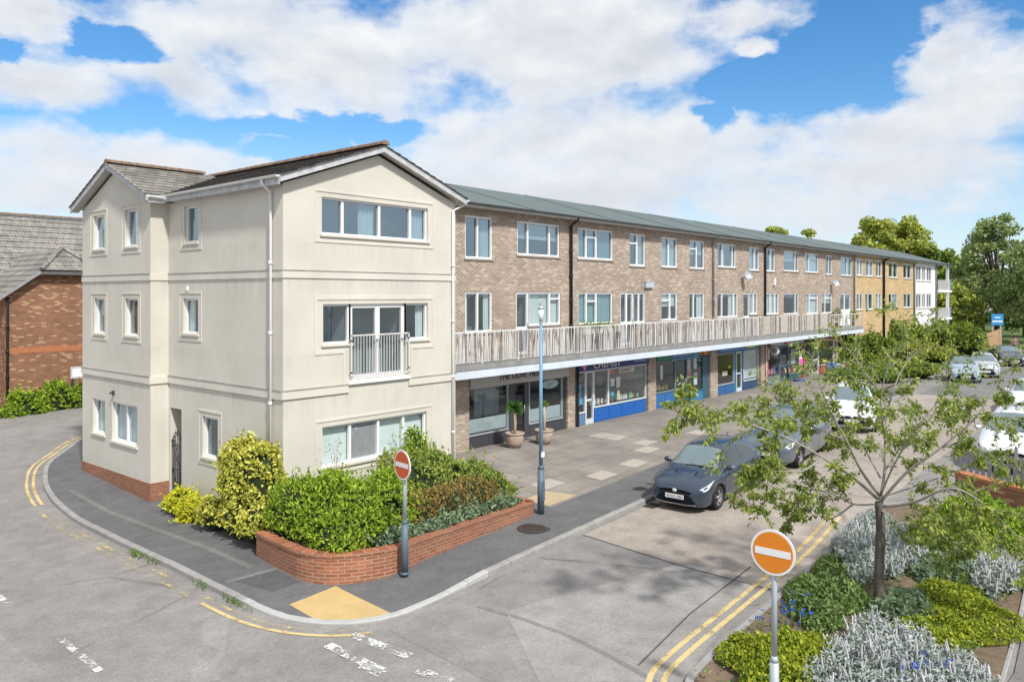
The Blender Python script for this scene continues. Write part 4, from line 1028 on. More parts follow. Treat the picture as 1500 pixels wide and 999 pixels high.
q = MB(); TP.wall(q, X2T, X3T, -.5, TZ1, wh, .1); q.quad((X3T, YT, -.5), (X3T, YT+2.2, -.5), (X3T, YT+2.2, TZ1), (X3T, YT, TZ1)); q.quad((X3T, YT+2.2, -.5), (X4T, YT+2.2, -.5), (X4T, YT+2.2, TZ1), (X3T, YT+2.2, TZ1))
q.quad((X2T, YBK, -1), (X4T, YBK, -1), (X4T, YBK, TZ1), (X2T, YBK, TZ1)); q.quad((X4T, YT+2.2, -.5), (X4T, YBK, -.5), (X4T, YBK, TZ1), (X4T, YT+2.2, TZ1))
q.build('walls', M['white_wall'], WT)
for i, h in enumerate(wh): window(WT, TP, *h, depth=.09, div=(.5,), fill='none', glass='glass', fr=.1)
for z0 in (2.75, 5.55):
    q = MB(); q.box(X3T+.02, X4T+1.2, YT-.25, YT+2.19, z0, z0+.22); sl = q.build('balcony', M['white_wall'], WT)
    q = MB()
    for k in range(26):
        x = X3T+.1+k*.2; q.box(x-.02, x+.02, YT-.2, YT-.16, z0+.22, z0+1.2)
    q.box(X3T+.05, X4T+1.15, YT-.21, YT-.15, z0+1.2, z0+1.25)
    q.build('balcony_rail', M['steel_rail'], sl)
    q = MB(); q.box(X4T+.15, X4T+1.17, YT-.16, YT-.13, z0+.3, z0+1.15); q.build('glass_screen', M['bluegrey'], sl)
    q = MB(); q.box(X3T+.6, X3T+2.1, YT+2.14, YT+2.19, z0+.25, z0+2.3); q.build('balcony_door', M['upvc'], WT)
q = MB(); q.box(X4T-.25, X4T, YT-.2, YT+.05, -.4, 8.25); q.build('balcony_post', M['white_wall'], WT)
# roofs: low pitched felt, with eaves board, soffit and gutter
def felt_roof(par, x0, x1, e):
    ye, yr_, ze, zr = YT-.42, YT+4.6, 8.42, 9.92
    q = MB(); t = .08
    q.quad((x0, ye, ze), (x1+e, ye, ze), (x1+e, yr_, zr), (x0, yr_, zr)); q.quad((x0, yr_, zr), (x1+e, yr_, zr), (x1+e, YBK+.4, ze), (x0, YBK+.4, ze))
    q.quad((x1+e, ye, ze), (x1+e, yr_, zr), (x1+e, YBK+.4, ze), (x1+e, YBK+.39, ze-.1)) if e else None
    n = int((x1-x0)/5.5)
    for k in range(1, n):   # lapped joints between the sheets
        x = x0+(x1-x0)*k/n; q.bar((x, ye, ze+.012), (x, yr_, zr+.012), .05, .02)
    q.build('roof', M['roof_felt'], par)
    q = MB(); q.box(x0, x1+e, ye-.01, ye+.02, ze-.16, ze-.02); q.build('eaves_board', M['soffit'], par)
    q = MB(); q.quad((x0, ye, ze-.14), (x1+e, ye, ze-.14), (x1+e, YT, ze-.14), (x0, YT, ze-.14)); q.build('soffit', M['soffit'], par)
    gutter(par, [(x1+e, ye-.06, ze-.03), (x0, ye-.06, ze-.03)], M['gutter_dark'], .055)
felt_roof(BT, X0T+.0, X1T, 0); felt_roof(OT, X1T, X2T, 0); felt_roof(WT, X2T, X4T, .5)
# downpipes
for px, par, m, r, zb in ((834.3, BT, 'black_pipe', .06, 3.1), (1043, BT, 'grey_pipe', .045, 3.1), (1119, BT, 'black_pipe', .06, 3.1), (1250, BT, 'grey_pipe', .05, 3.1), (1293, OT, 'black_pipe', .10, 0.), (1338, OT, 'grey_pipe', .08, 0.), (1370, WT, 'grey_pipe', .08, 0.)):
    x = wx(px); pipe(par, [(x, YT-.44, 8.38), (x, YT-.42, 8.26), (x, YT-.09, 8.05), (x, YT-.09, zb)], r, M[m])
# balcony slab, canopy board and balustrade
XC1 = 59.2
q = MB(); q.box(X0T, XC1, YC+.02, YT-.005, 2.86, 3.06); q.build('balcony_slab', M['slab_conc'], BT)
q = MB(); q.add([(X0T, YC, 2.85), (XC1, YC, 2.85), (XC1, YC-.10, 2.62), (X0T, YC-.10, 2.62), (X0T, YC+.0, 2.60), (XC1, YC+.0, 2.60)], [(0, 3, 2, 1), (3, 4, 5, 2), (0, 1, 5, 4)])
q.build('canopy_board', M['fascia_white'], BT)
q = MB(); q.quad((X0T, YC, 2.66), (XC1, YC, 2.66), (XC1, YS_+.4, 2.70), (X0T, YS_+.4, 2.70)); q.build('canopy_soffit', M['soffit'], BT)
def balustrade(x0, x1, m, wood):
    zb, zt, y = 3.12, 4.08, YC+.07
    r = MB(); r.box(x0, x1, y-.025, y+.025, zt-.02, zt+.03); r.box(x0, x1, y-.015, y+.015, zb-.02, zb+.02)
    x = x0
    while x < x1:
        r.box(x, x+.05, y-.03, y+.03, 3.0, zt-.021); x += 1.85
    if wood: r.box(x0, x1, y-.012, y+.012, 3.6, 3.64)
    R = r.build('balustrade', m, BT)
    q = MB(); x = x0+.1; k = 0
    while x < x1-.15:
        if wood:
            q.box(x, x+.08, y-.045, y-.026, zb+.02, zt+random.uniform(-.05, .05), mi=random.choice((0, 0, 1))); x += .15
        else:
            s = random.choice((0, 0, 0, 0, .05, -.05, .10, -.10)); w_ = random.choice((.024, .03, .04))
            if x0 < x+s < x1: q.bar((x, y-.03, zb), (x+s, y-.03, zt), w_, .022, up=(0, 1, 0), mi=random.choice((0, 0, 1)))
            x += random.choice((.06, .075, .095))
    o = q.build('balusters', [m, M['rail_grey']], R); o['kind'] = 'stuff'
balustrade(X0T+.02, onY(1119, YC)-.1, M['steel_rail'], False); balustrade(onY(1119, YC), onY(1217, YC), M['balu_wood'], True)
q = MB(); xa, xb = onY(1217, YC), XC1
q.box(xa, xb, YC+.04, YC+.08, 3.95, 4.0)
for k in range(9): q.box(xa+(xb-xa-.05)*k/8, xa+(xb-xa-.05)*k/8+.05, YC+.03, YC+.09, 3.02, 3.95)
q.build('balcony_rail', M['steel_rail'], BT)
# brick piers between the shops
def sx(px): return onY(px, YS_)
for a, b in ((X0T+.02, 19.33), (24.95, 25.45), (31.1, 31.78), (37.25, 38.08), (43.65, 44.28), (56.45, 56.9)):
    q = MB(); q.box(a, b, YS_, YT+.25, -.6, 2.69); q.build('brick_pier', M['buff_x'], BT)
pipe(BT, [(25.55, YS_-.06, 2.66), (25.55, YS_-.06, -.35)], .055, M['black_pipe'])
pipe(BT, [(44.2, YS_-.06, 2.66), (44.2, YS_-.06, -.2)], .05, M['balu_wood'])
q = MB(); q.box(56.9, X1T, YT+1.5, YT+1.55, -.5, 2.9); q.build('dark_passage_backing', M['dark_wood'], BT)  # dark-coloured sheet standing in for the shaded passage opening
# ------------------------------------------------------------------ shopfronts
paint = {}
def C(name, col, rough=.5, var=.06):
    if name not in paint: paint[name] = plain('paint_'+name, col, rough, var, 3)
    return paint[name]
SP = Plane('Y', YS_+.10)
def shop(name, label, x0, x1, frame, bays, sign, zt=2.2, room_col=(.5, .48, .45), depth=3.2):
    t = thing(name, label, 'shopfront', ((x0+x1)/2, YS_+.1, 0))
    # room behind
    y0, y1 = YS_+.14, YS_+.14+depth
    r = MB()
    r.quad((x0, y1, -.05), (x1, y1, -.05), (x1, y1, 2.65), (x0, y1, 2.65))
    for x in (x0, x1): r.quad((x, y0, -.05), (x, y1, -.05), (x, y1, 2.65), (x, y0, 2.65))
    r.quad((x0, y0, 2.65), (x1, y0, 2.65), (x1, y1, 2.65), (x0, y1, 2.65)); r.quad((x0, y0, .01), (x1, y0, .01), (x1, y1, .01), (x0, y1, .01))
    r.build('shop_room', C(name+'_room', room_col, .9, .15), t)
    for bay in bays:
        a, b, kind, zs = bay[:4]; col = bay[4] if len(bay) > 4 else frame
        if kind == 'win':
            rc = bay[5] if len(bay) > 5 else (.05, .05, .05); RM = C(name+'_riser%.2f%.2f%.2f' % rc, rc); q = MB(); SP.box(q, a, b, -.01, .03, -.3, zs-.05)
            R = q.build('stall_riser', RM, t)
            q = MB(); n = max(1, round((b-a)/1.0))
            for k in range(n):
                c0, c1 = a+.05+(b-a-.05)*k/n, a+(b-a-.05)*(k+1)/n; SP.box(q, c0, c1, -.025, -.011, .05, zs-.12)
            q.build('riser_panel', RM, R)
            q = MB()
            for u in (a, b-.06): SP.box(q, u, u+.06, -.03, .05, zs, zt)
            SP.box(q, a, b, -.05, .06, zs-.05, zs); SP.box(q, a+.06, b-.06, -.025, .045, zt-.06, zt)
            W = q.build('window', C(name+'_frame%.2f%.2f%.2f' % col, col), t)
            q = MB(); SP.quad(q, a+.03, b-.03, .02, zs, zt-.03); q.build('pane', M['glass_shop'], W)
        elif kind == 'door':
            q = MB()
            for u in (a, b-.08): SP.box(q, u, u+.08, -.02, .06, -.3, zt)
            SP.box(q, a+.08, b-.08, -.015, .055, zt-.1, zt); SP.box(q, a+.08, b-.08, -.015, .055, -.3, .22); SP.box(q, a+.08, b-.08, -.015, .055, .95, 1.03)
            D = q.build('door', C(name+'_door%.2f%.2f%.2f' % col, col), t)
            q = MB(); SP.quad(q, a+.05, b-.05, .02, .2, zt-.05); q.build('pane', M['glass_shop'], D)
            q = MB(); q.tube([SP.P(b-.13, -.06, .95), SP.P(b-.13, -.06, 1.25)], .015, 6); q.build('handle', M['galv'], D)
        elif kind == 'panel':
            q = MB(); SP.box(q, a, b, -.02, .03, -.3, zt); q.build('panel', C(name+'_panel%.2f%.2f%.2f' % col, col), t)
    return t
def sign(t, x0, x1, col, z0=2.30, z1=2.66, y=YS_-.06, m=None):
    q = MB(); q.add([(x0, y, z0), (x1, y, z0), (x1, y+.02, z1), (x0, y+.02, z1), (x0, y+.1, z0), (x1, y+.1, z0), (x1, y+.1, z1), (x0, y+.1, z1)], [(0, 1, 2, 3), (4, 0, 3, 7), (1, 5, 6, 2), (0, 4, 5, 1), (3, 2, 6, 7)])
    return q.build('sign_board', m or C('sign%.2f%.2f%.2f' % col, col, .45, .05), t)
def poster(t, u0, u1, z0, z1, col, w=.035, name='poster'):
    q = MB(); SP.quad(q, u0, u1, w, z0, z1); return q.build(name, C('poster%.2f%.2f%.2f' % col, col, .7, .1), t)
def goods(t, u0, u1, w, z, n, cols, h=(.15, .35), name='display_goods', wd=(.1, .24)):
    for k in range(n):
        u = u0+(u1-u0)*(k+.5)/n+random.uniform(-.04, .04); hw = random.uniform(*wd)/2; hh = random.uniform(*h); c = random.choice(cols)
        q = MB()
        if random.random() < .5: SP.box(q, u-hw, u+hw, w, w+.18, z, z+hh)
        else: q.lathe(SP.P(u, w+.1, z), [(hw, 0), (hw, hh*.65), (hw*.4, hh*.8), (hw*.4, hh), (.001, hh)], 10)
        q.build(name, C('goods%.2f%.2f%.2f' % c, c, .6, .2), t)
# 1: THE OLIVE TREE
dk = (.055, .057, .065)
s1 = shop('cafe_shopfront', 'dark grey shopfront with pale sign reading THE OLIVE TREE, nearest the corner flats', 19.35, 24.93, dk,
          [(19.35, 21.45, 'win', .5, (.30, .33, .35), dk), (21.45, 21.75, 'panel', 0, dk, 'p'), (21.75, 22.45, 'door', 0, dk), (22.45, 22.62, 'panel', 0, dk, 'p'), (22.62, 24.70, 'win', .52, (.35, .38, .39), dk), (24.70, 24.93, 'panel', 0, dk, 'p')], None, 2.12, (.22, .24, .25))
sb = sign(s1, 19.35, 24.93, (.47, .45, .43), 2.17, 2.68)
text('THE OLIVE TREE', .36, (20.80, YS_-.068, 2.275), C('ink', (.03, .03, .03)), sb, sx=.90)
q = MB(); q.box(19.33, 24.95, YS_-.05, YS_+.05, 2.10, 2.165); q.build('sign_ledge', C('ledge', (.50, .47, .43)), s1)
for a, b in ((19.42, 21.38), (22.7, 24.62)): poster(s1, a, b, .55, 1.02, (.36, .43, .46), .03, 'frosted_band')
q = MB(); n = 30
pts = [(24.0+.52*math.cos(2*PI*k/n), YS_+.135, 1.86+.17*math.sin(2*PI*k/n)) for k in range(n)]
q.poly(pts); dz = q.build('oval_logo', C('logo_pale', (.52, .60, .60)), s1)
q = MB(); q.bar((23.85, YS_+.128, 1.75), (24.25, YS_+.128, 1.97), .03, .004, (0, 1, 0)); q.bar((23.75, YS_+.128, 1.83), (23.95, YS_+.128, 1.95), .03, .004, (0, 1, 0)); q.build('logo_stroke', C('logo_teal', (.16, .26, .27)), dz)
for u, c in ((20.2, (.25, .27, .28)), (20.9, (.06, .06, .07)), (23.4, (.08, .08, .09))):
    q = MB(); q.lathe((u, YS_+1.2, .0), [(.06, 0), (.05, .7), (.38, .72), (.38, .76), (.001, .76)], 14); q.build('cafe_table', C('tab%.2f' % c[0], c), s1)
q = MB(); curtain_strip(SP, q, 20.1, 21.4, .4, 1.0, 2.1); q.build('drape', C('drape', (.30, .36, .40), .9), s1)
# 2: CHEMIST
blu, alu = (.015, .11, .40), (.60, .62, .64)
s2 = shop('chemist_shopfront', 'shopfront with navy CHEMIST sign, white frames and bright blue panels', 25.64, 31.08, alu,
          [(25.64, 26.28, 'win', .55, alu, (.12, .20, .33)), (26.28, 26.86, 'door', 0, alu), (26.86, 27.95, 'win', .68, alu, blu), (27.95, 31.02, 'win', .68, alu, blu)], None, 2.19, (.60, .61, .58))
sb = sign(s2, 25.64, 31.08, (.012, .03, .16), 2.22, 2.68)
text('CHEMIST', .38, (26.62, YS_-.068, 2.28), M['sign_white'], sb, sx=1.35)
text('Pharmacy', .11, (29.75, YS_-.068, 2.47), C('pale_blue', (.45, .55, .8)), sb, sx=1.2) if False else None
q = MB(); q.box(29.75, 30.85, YS_-.068, YS_-.06, 2.36, 2.395); q.build('small_print', C('pale_blue', (.45, .55, .8)), sb)
q = MB(); q.box(25.93, 26.07, YS_-.07, YS_-.05, 2.26, 2.50); q.box(25.86, 26.14, YS_-.0705, YS_-.0505, 2.36, 2.44); q.build('cross_emblem', C('pink', (.75, .22, .42)), sb)
for a, b, z0, z1, c in ((25.75, 26.05, 1.15, 1.65, (.10, .42, .75)), (25.8, 26.15, .85, 1.12, (.08, .35, .70)), (28.1, 28.5, 1.95, 2.1, (.75, .08, .06)), (28.85, 30.1, 1.92, 2.10, (.70, .62, .55)), (28.2, 28.5, 1.4, 1.72, (.75, .76, .78)), (28.65, 28.95, 1.3, 1.76, (.72, .74, .76)),
                        (28.15, 28.55, .85, 1.28, (.04, .12, .13)), (28.22, 28.46, 1.0, 1.15, (.10, .5, .62)), (28.7, 28.92, .82, 1.2, (.55, .6, .42)), (29.15, 29.35, 1.35, 1.5, (.6, .1, .14)), (27.15, 27.55, 1.5, 1.9, (.12, .14, .12))):
    p_ = poster(s2, a, b, z0, z1, c, .032 if not (a == 28.22) else .028)
    if c == (.70, .62, .55):
        text('PHARMACY', .15, (a+.1, YS_+.127, z0+.04), C('maroon', (.4, .05, .05)), p_, sx=1.1)
goods(s2, 27.0, 27.9, .2, .70, 6, [(.1, .35, .6), (.6, .6, .62), (.5, .12, .1), (.7, .7, .6)])
goods(s2, 28.1, 30.9, .25, .70, 12, [(.1, .5, .6), (.6, .62, .6), (.2, .4, .25), (.65, .2, .15), (.7, .7, .72)])
for z in (1.0, 1.45, 1.9):
    q = MB(); q.box(26.9, 30.9, YS_+2.6, YS_+2.95, z-.02, z); q.build('shelf', C('shelf', (.55, .55, .52)), s2)
    goods(s2, 27., 30.8, 2.55, z, 12, [(.5, .5, .55), (.6, .3, .2), (.2, .4, .6), (.7, .7, .7), (.3, .5, .3)], (.12, .3))
# 3: green / blue sign
teal = (.03, .12, .16)
s3 = shop('launderette_shopfront', 'shopfront with a green and blue sign that ends in orange, beside the chemist', 31.8, 37.2, teal,
          [(31.8, 33.75, 'win', .78, (.20, .24, .24), (.03, .14, .36)), (33.75, 34.85, 'door', 0, teal), (34.85, 36.6, 'win', .55, teal, (.03, .20, .38)), (36.6, 37.2, 'panel', 0, (.04, .10, .14), 'p')], None, 2.19, (.42, .41, .38))
for a, b, c in ((31.8, 33.1, (.01, .22, .11)), (33.1, 35.35, (.02, .13, .32)), (35.35, 35.8, (.05, .32, .42)), (35.8, 37.2, (.10, .08, .03))):
    sb = sign(s3, a, b, c, 2.24, 2.66)
    if c[2] == .32:
        q = MB()
        for k in range(9): q.box(33.3+k*.21, 33.3+k*.21+.13, YS_-.068, YS_-.06, 2.34+(k % 3)*.01, 2.41)
        q.build('faded_lettering', C('pale_blue', (.45, .55, .8)), sb)
    if c[0] == .10:
        q = MB()
        for k, w_ in enumerate((.12, .1, .3, .14, .12)): q.box(35.88+k*.25, 35.88+k*.25+w_*.8, YS_-.068, YS_-.06, 2.28, 2.60)
        q.build('orange_panels', C('sign_or', (.75, .25, .03)), sb)
q = MB(); q.box(33.1, 35.8, YS_-.1, YS_-.055, 2.205, 2.235); q.build('light_strip', C('aqua', (.25, .55, .65)), s3)
for a, b, z0, z1, c in ((32.4, 32.62, 1.35, 2.0, (.68, .70, .70)), (35.0, 35.35, 1.2, 2.15, (.55, .50, .52)), (35.05, 35.3, 1.3, 1.55, (.65, .08, .13)), (35.7, 36.0, 1.6, 2.2, (.60, .72, .75)), (35.7, 36.05, .8, 1.4, (.55, .66, .70))):
    poster(s3, a, b, z0, z1, c, .032 if c[0] != .65 else .029)
goods(s3, 32, 33.6, .3, .8, 5, [(.7, .4, .05), (.5, .5, .45), (.6, .55, .2)], (.12, .25))
# 4: blue sign
s4 = shop('blue_sign_shopfront', 'shopfront with plain blue sign, white blind and dark blue base', 38.1, 43.62, (.45, .50, .52),
          [(38.1, 40.2, 'win', .58, (.35, .38, .40), (.03, .12, .30)), (40.2, 40.5, 'panel', 0, (.05, .16, .28), 'p'), (40.5, 41.2, 'door', 0, (.50, .60, .64)), (41.2, 41.4, 'panel', 0, (.03, .09, .18), 'q'), (41.4, 43.4, 'win', .55, (.55, .60, .62), (.03, .07, .14)), (43.4, 43.62, 'panel', 0, (.20, .13, .09), 'r')], None, 2.2, (.70, .64, .5))
sb = sign(s4, 38.1, 43.0, (.015, .18, .52), 2.26, 2.66)
q = MB(); q.box(41.5, 42.7, YS_-.068, YS_-.058, 2.32, 2.56); q.build('lime_label', C('lime', (.42, .55, .03)), sb)
q = MB(); q.box(38.3, 41.3, YS_-.068, YS_-.06, 2.36, 2.385); q.build('pale_stripe', C('pale_blue', (.45, .55, .8)), sb)
poster(s4, 41.5, 43.3, .62, 2.15, (.58, .66, .68), .05, 'roller_blind')
poster(s4, 38.9, 39.5, 1.0, 1.25, (.70, .68, .55), .033); poster(s4, 39.6, 39.95, 1.35, 1.5, (.70, .50, .05), .033)
# 5: grey sign, red posts
red = (.50, .12, .07)
s5 = shop('variety_shopfront', 'shopfront with pale grey sign and red square logo between red posts', 44.32, 50.2, (.10, .18, .28),
          [(44.5, 46.6, 'win', .5, (.16, .2, .26), (.22, .32, .42)), (46.6, 47.9, 'door', 0, (.06, .12, .2)), (47.9, 50.1, 'win', .4, (.12, .18, .2), (.04, .12, .12))], None, 2.19, (.40, .41, .40))
sb = sign(s5, 44.9, 50.1, (.46, .48, .52), 2.25, 2.66)
q = MB(); q.box(46.9, 47.35, YS_-.068, YS_-.058, 2.29, 2.56); q.build('red_square_logo', C('logo_red', (.55, .03, .05)), sb)
for x in (44.42, 50.25):
    q = MB(); q.box(x, x+.2, YS_-.02, YS_+.09, -.3, 2.31); q.build('post', C('red_post', red), s5)
goods(s5, 44.7, 46.5, .2, .55, 7, [(.15, .3, .5), (.5, .2, .3), (.6, .6, .6), (.05, .05, .06)], (.2, .6)); goods(s5, 48, 50, .2, .45, 7, [(.5, .3, .1), (.1, .4, .3), (.6, .6, .3), (.4, .1, .1)], (.2, .6))
poster(s5, 44.75, 45.2, 1.5, 2.1, (.6, .62, .6)); poster(s5, 48.5, 49.2, 1.0, 1.9, (.50, .58, .56)); poster(s5, 48.7, 48.95, 1.4, 1.65, (.75, .3, .05), .029)
# 6: red awning
s6 = shop('red_awning_shopfront', 'shopfront with red awning sign and goods stacked on the pavement, farthest along', 50.5, 56.43, (.55, .58, .57),
          [(50.5, 52.0, 'win', .5, (.10, .14, .18), (.10, .12, .14)), (52.0, 53.2, 'door', 0, (.62, .64, .62)), (53.2, 56.2, 'win', .6, (.55, .58, .57), (.36, .10, .07)), (56.2, 56.43, 'panel', 0, (.55, .5, .42), 'p')], None, 2.19, (.5, .5, .48))
q = MB(); q.add([(51.2, YS_+.05, 2.64), (56.3, YS_+.05, 2.64), (56.3, YS_-.45, 2.36), (51.2, YS_-.45, 2.36), (51.2, YS_-.45, 2.28), (56.3, YS_-.45, 2.28)], [(0, 3, 2, 1), (3, 4, 5, 2)]); q.build('awning', C('awning_red', (.42, .03, .04)), s6)
goods(s6, 53.4, 56., .3, .65, 9, [(.7, .3, .08), (.5, .12, .08), (.6, .6, .6), (.3, .4, .2)], (.2, .6))
q = MB(); c_ = (54.6, YS_+.3, 1.8); q.lathe((c_[0], c_[1], c_[2]-.16), [(.01, 0), (.14, .06), (.18, .16), (.14, .26), (.01, .32)], 14); q.build('orange_lantern', C('lant', (.75, .22, .05)), s6)
# goods outside on the pavement
def crate(x, y, w_, d_, h_, col, label, cat='crate', slat=True):
    z = g(x, y)+.115-.09*ss(17.6, 18.4, y); t = thing('goods_crate', label, cat, (x, y, z))
    q = MB()
    q.box(x-w_/2, x+w_/2, y-d_/2, y+d_/2, z, z+.03)
    for k in range(3):
        zz = z+.05+k*(h_-.1)/3
        q.box(x-w_/2, x+w_/2, y-d_/2, y-d_/2+.02, zz, zz+(h_-.1)/3-.03); q.box(x-w_/2, x+w_/2, y+d_/2-.02, y+d_/2, zz, zz+(h_-.1)/3-.03)
        q.box(x-w_/2, x-w_/2+.02, y-d_/2+.021, y+d_/2-.021, zz, zz+(h_-.1)/3-.03); q.box(x+w_/2-.02, x+w_/2, y-d_/2+.021, y+d_/2-.021, zz, zz+(h_-.1)/3-.03)
    for sx_ in (-1, 1):
        for sy_ in (-1, 1): q.box(x+sx_*(w_/2-.045)-.02, x+sx_*(w_/2-.045)+.02, y+sy_*(d_/2-.045)-.02, y+sy_*(d_/2-.045)+.02, z+.031, z+h_)
    q.build('slatted_box', col, t)
    q = MB()
    for k in range(10):
        r_ = random.uniform(.06, .11); q.lathe((x+random.uniform(-.35, .35)*w_, y+random.uniform(-.3, .3)*d_, z+h_-.14), [(.01, 0), (r_, r_*.6), (r_*.9, r_*1.4), (.01, r_*2)], 8)
    q.build('contents', random.choice([C('goods_a', (.55, .5, .45)), C('goods_b', (.2, .25, .4)), C('goods_c', (.5, .2, .12))]), t)
crate(52.9, 17.55, .7, .5, .75, C('crate_blue', (.10, .22, .45)), 'blue slatted crate of goods outside the red awning shop')
crate(54.2, 17.5, .8, .55, .55, C('crate_grey', (.45, .48, .48)), 'pale grey slatted crate between the blue and brown crates')
crate(55.6, 17.45, .75, .5, .6, C('crate_brown', (.38, .20, .09)), 'brown slatted crate of goods nearest the end of the shops')
# a swing sign outside the variety shop
fb = thing('pavement_flag', 'pink and white feather flag on dark blue base outside the variety shop', 'flag', (47.3, 17.6, g(47.3, 17.6)))
z = g(47.3, 17.6)+.1
q = MB(); q.lathe((47.3, 17.6, z), [(.35, 0), (.35, .06), (.08, .1), (.02, .12), (.001, .12)], 16); q.build('base', C('flag_base', (.02, .06, .2)), fb)
q = MB(); q.tube([(47.3, 17.6, z+.1), (47.3, 17.6, z+1.9)], .015, 6); q.build('pole', M['galv'], fb)
q = MB(); n = 10
for k in range(n):
    z0, z1 = z+.55+k*1.3/n, z+.55+(k+1)*1.3/n; f = lambda a: 47.34+.42*math.sin(PI*min(1, max(0, (a-z-.5)/1.45))**.8)+.03; wv = lambda a: 17.6+.05*math.sin(a*4)
    for yo in (-.008, .008): q.quad((47.32, 17.6+yo, z0), (f(z0), wv(z0)+yo, z0), (f(z1), wv(z1)+yo, z1), (47.32, 17.6+yo, z1), mi=1 if 3 <= k <= 5 else 0)
q.build('banner', [C('flag_white', (.7, .68, .72)), C('flag_pink', (.7, .12, .4))], fb)
# round hanging sign
hs = thing('round_hanging_sign', 'round white hanging sign with dark centre above the red post of the variety shop', 'sign', (44.5, YS_-.3, 2.1))
q = MB(); q.lathe((44.5, YS_-.45, 2.05), [(.001, -.03), (.26, -.03), (.26, .03), (.001, .03)], 20, axis='x'); q.build('disc', M['sign_white'], hs)
q = MB(); q.lathe((44.5, YS_-.45, 2.05), [(.001, -.036), (.15, -.036), (.15, -.031)], 20, axis='x'); q.build('emblem', C('emb', (.25, .3, .33)), hs)
q = MB(); q.box(44.48, 44.52, YS_-.7, YS_, 2.32, 2.35); q.build('bracket', M['iron'], hs)
# satellite dishes, boxes and pots on the flats
def dish(px, z, label):
    x = wx(px); t = thing('satellite_dish', label, 'satellite dish', (x, YT, z), 0, 'satellite dishes on the buff wall')
    q = MB(); q.tube([(x, YT, z-.1), (x, YT-.3, z-.1), (x, YT-.32, z)], .025, 6); q.build('bracket', M['iron'], t)
    q = MB(); prof = [(.001, .0), (.09, .012), (.18, .04), (.25, .08)]; vs = []; n = 18
    R = Vector((-.5, -.8, .35)).normalized().to_track_quat('Z', 'Y')
    for r_, h in prof:
        for k in range(n): vs.append(Vector((x, YT-.34, z))+R @ Vector((r_*math.cos(2*PI*k/n), r_*math.sin(2*PI*k/n), h)))
    q.add(vs, [(i*n+k, i*n+(k+1) % n, (i+1)*n+(k+1) % n, (i+1)*n+k) for i in range(3) for k in range(n)], 0, True); q.build('dish', M['galv'], t)
    q = MB(); p0 = Vector((x, YT-.34, z))+R @ Vector((0, -.3, .08)); p1 = Vector((x, YT-.34, z))+R @ Vector((0, -.05, .4)); q.tube([p0, p1], .012, 5); q.lathe(p1, [(.03, -.04), (.03, .04), (.001, .04)], 8); q.build('feed_arm', M['iron'], t)
dish(1217, 6.1, 'white satellite dish on the buff wall nearest the orange flats')
dish(1087, 6.35, 'small satellite dish on the buff wall left of the second black downpipe')
def wallbox(px, z, w_, h_, m, label):
    x = wx(px); q = MB(); q.box(x-w_/2, x+w_/2, YT-.12, YT-.002, z-h_/2, z+h_/2); q.box(x-w_/2-.02, x+w_/2+.02, YT-.14, YT-.001, z+h_/2, z+h_/2+.02)
    q.box(x-w_*.3, x+w_*.3, YT-.125, YT-.119, z-h_*.3, z+h_*.3)
    tag(q.build('wall_box', m), label, 'wall box')
wallbox(949, 5.75, .7, .26, M['fascia_white'], 'pale grey alarm box on the buff wall above the balcony glass door')
wallbox(1133, 6.1, .2, .45, M['white_wall'], 'small white upright box on the buff wall right of the second black downpipe')
tr = thing('flower_trough', 'long green planted trough along the balcony beside the first black downpipe', 'planter', (wx(862), YT-.45, 3.06))
q = MB(); q.box(wx(838), wx(880), YT-.65, YT-.3, 3.75, 3.95); q.box(wx(838)+.1, wx(838)+.2, YT-.6, YT-.35, 3.06, 3.75); q.box(wx(880)-.2, wx(880)-.1, YT-.6, YT-.35, 3.06, 3.75); q.build('trough', M['balu_wood'], tr)
n = 700; P = np.stack([rng.uniform(wx(838), wx(880), n), rng.uniform(YT-.7, YT-.25, n), 3.97+np.abs(rng.normal(size=n))*.09], 1)
leaves('foliage', P, unit(n)+np.array([0, 0, .8]), unit(n), .11*rng.uniform(.6, 1.3, n), .05, M['L_green'], tr)
def balcony_pot(px, h, w_, m, lm, label):
    x = onY(px, YT-.5); t = thing('balcony_plant', label, 'plant', (x, YT-.5, 3.06))
    q = MB(); q.lathe((x, YT-.5, 3.06), [(.001, 0), (.13, 0), (.17, .3), (.19, .3), (.19, .34), (.15, .34), (.15, .28), (.001, .28)], 14); q.build('pot', m, t)
    n = 260; u = unit(n); P = np.array([x, YT-.5, 3.4+h/2])+u*np.array([w_/2, w_/2, h/2])*(rng.uniform(.2, 1, (n, 1))**.5)
    leaves('foliage', P, u+np.array([0, 0, .5]), unit(n), .13*rng.uniform(.6, 1.3, n), .06, lm, t)
balcony_pot(905, .35, .4, C('pot_blue', (.04, .08, .2)), M['L_green'], 'low bushy plant in dark blue pot on balcony beside the trough')
balcony_pot(1226, 1.1, .7, M['terracotta'], M['L_green'], 'tall bushy plant in terracotta pot near the far end of the balcony')
balcony_pot(1250, .8, .7, M['terracotta'], M['L_hedge'], 'green plant in terracotta pot at the far end of the balcony')
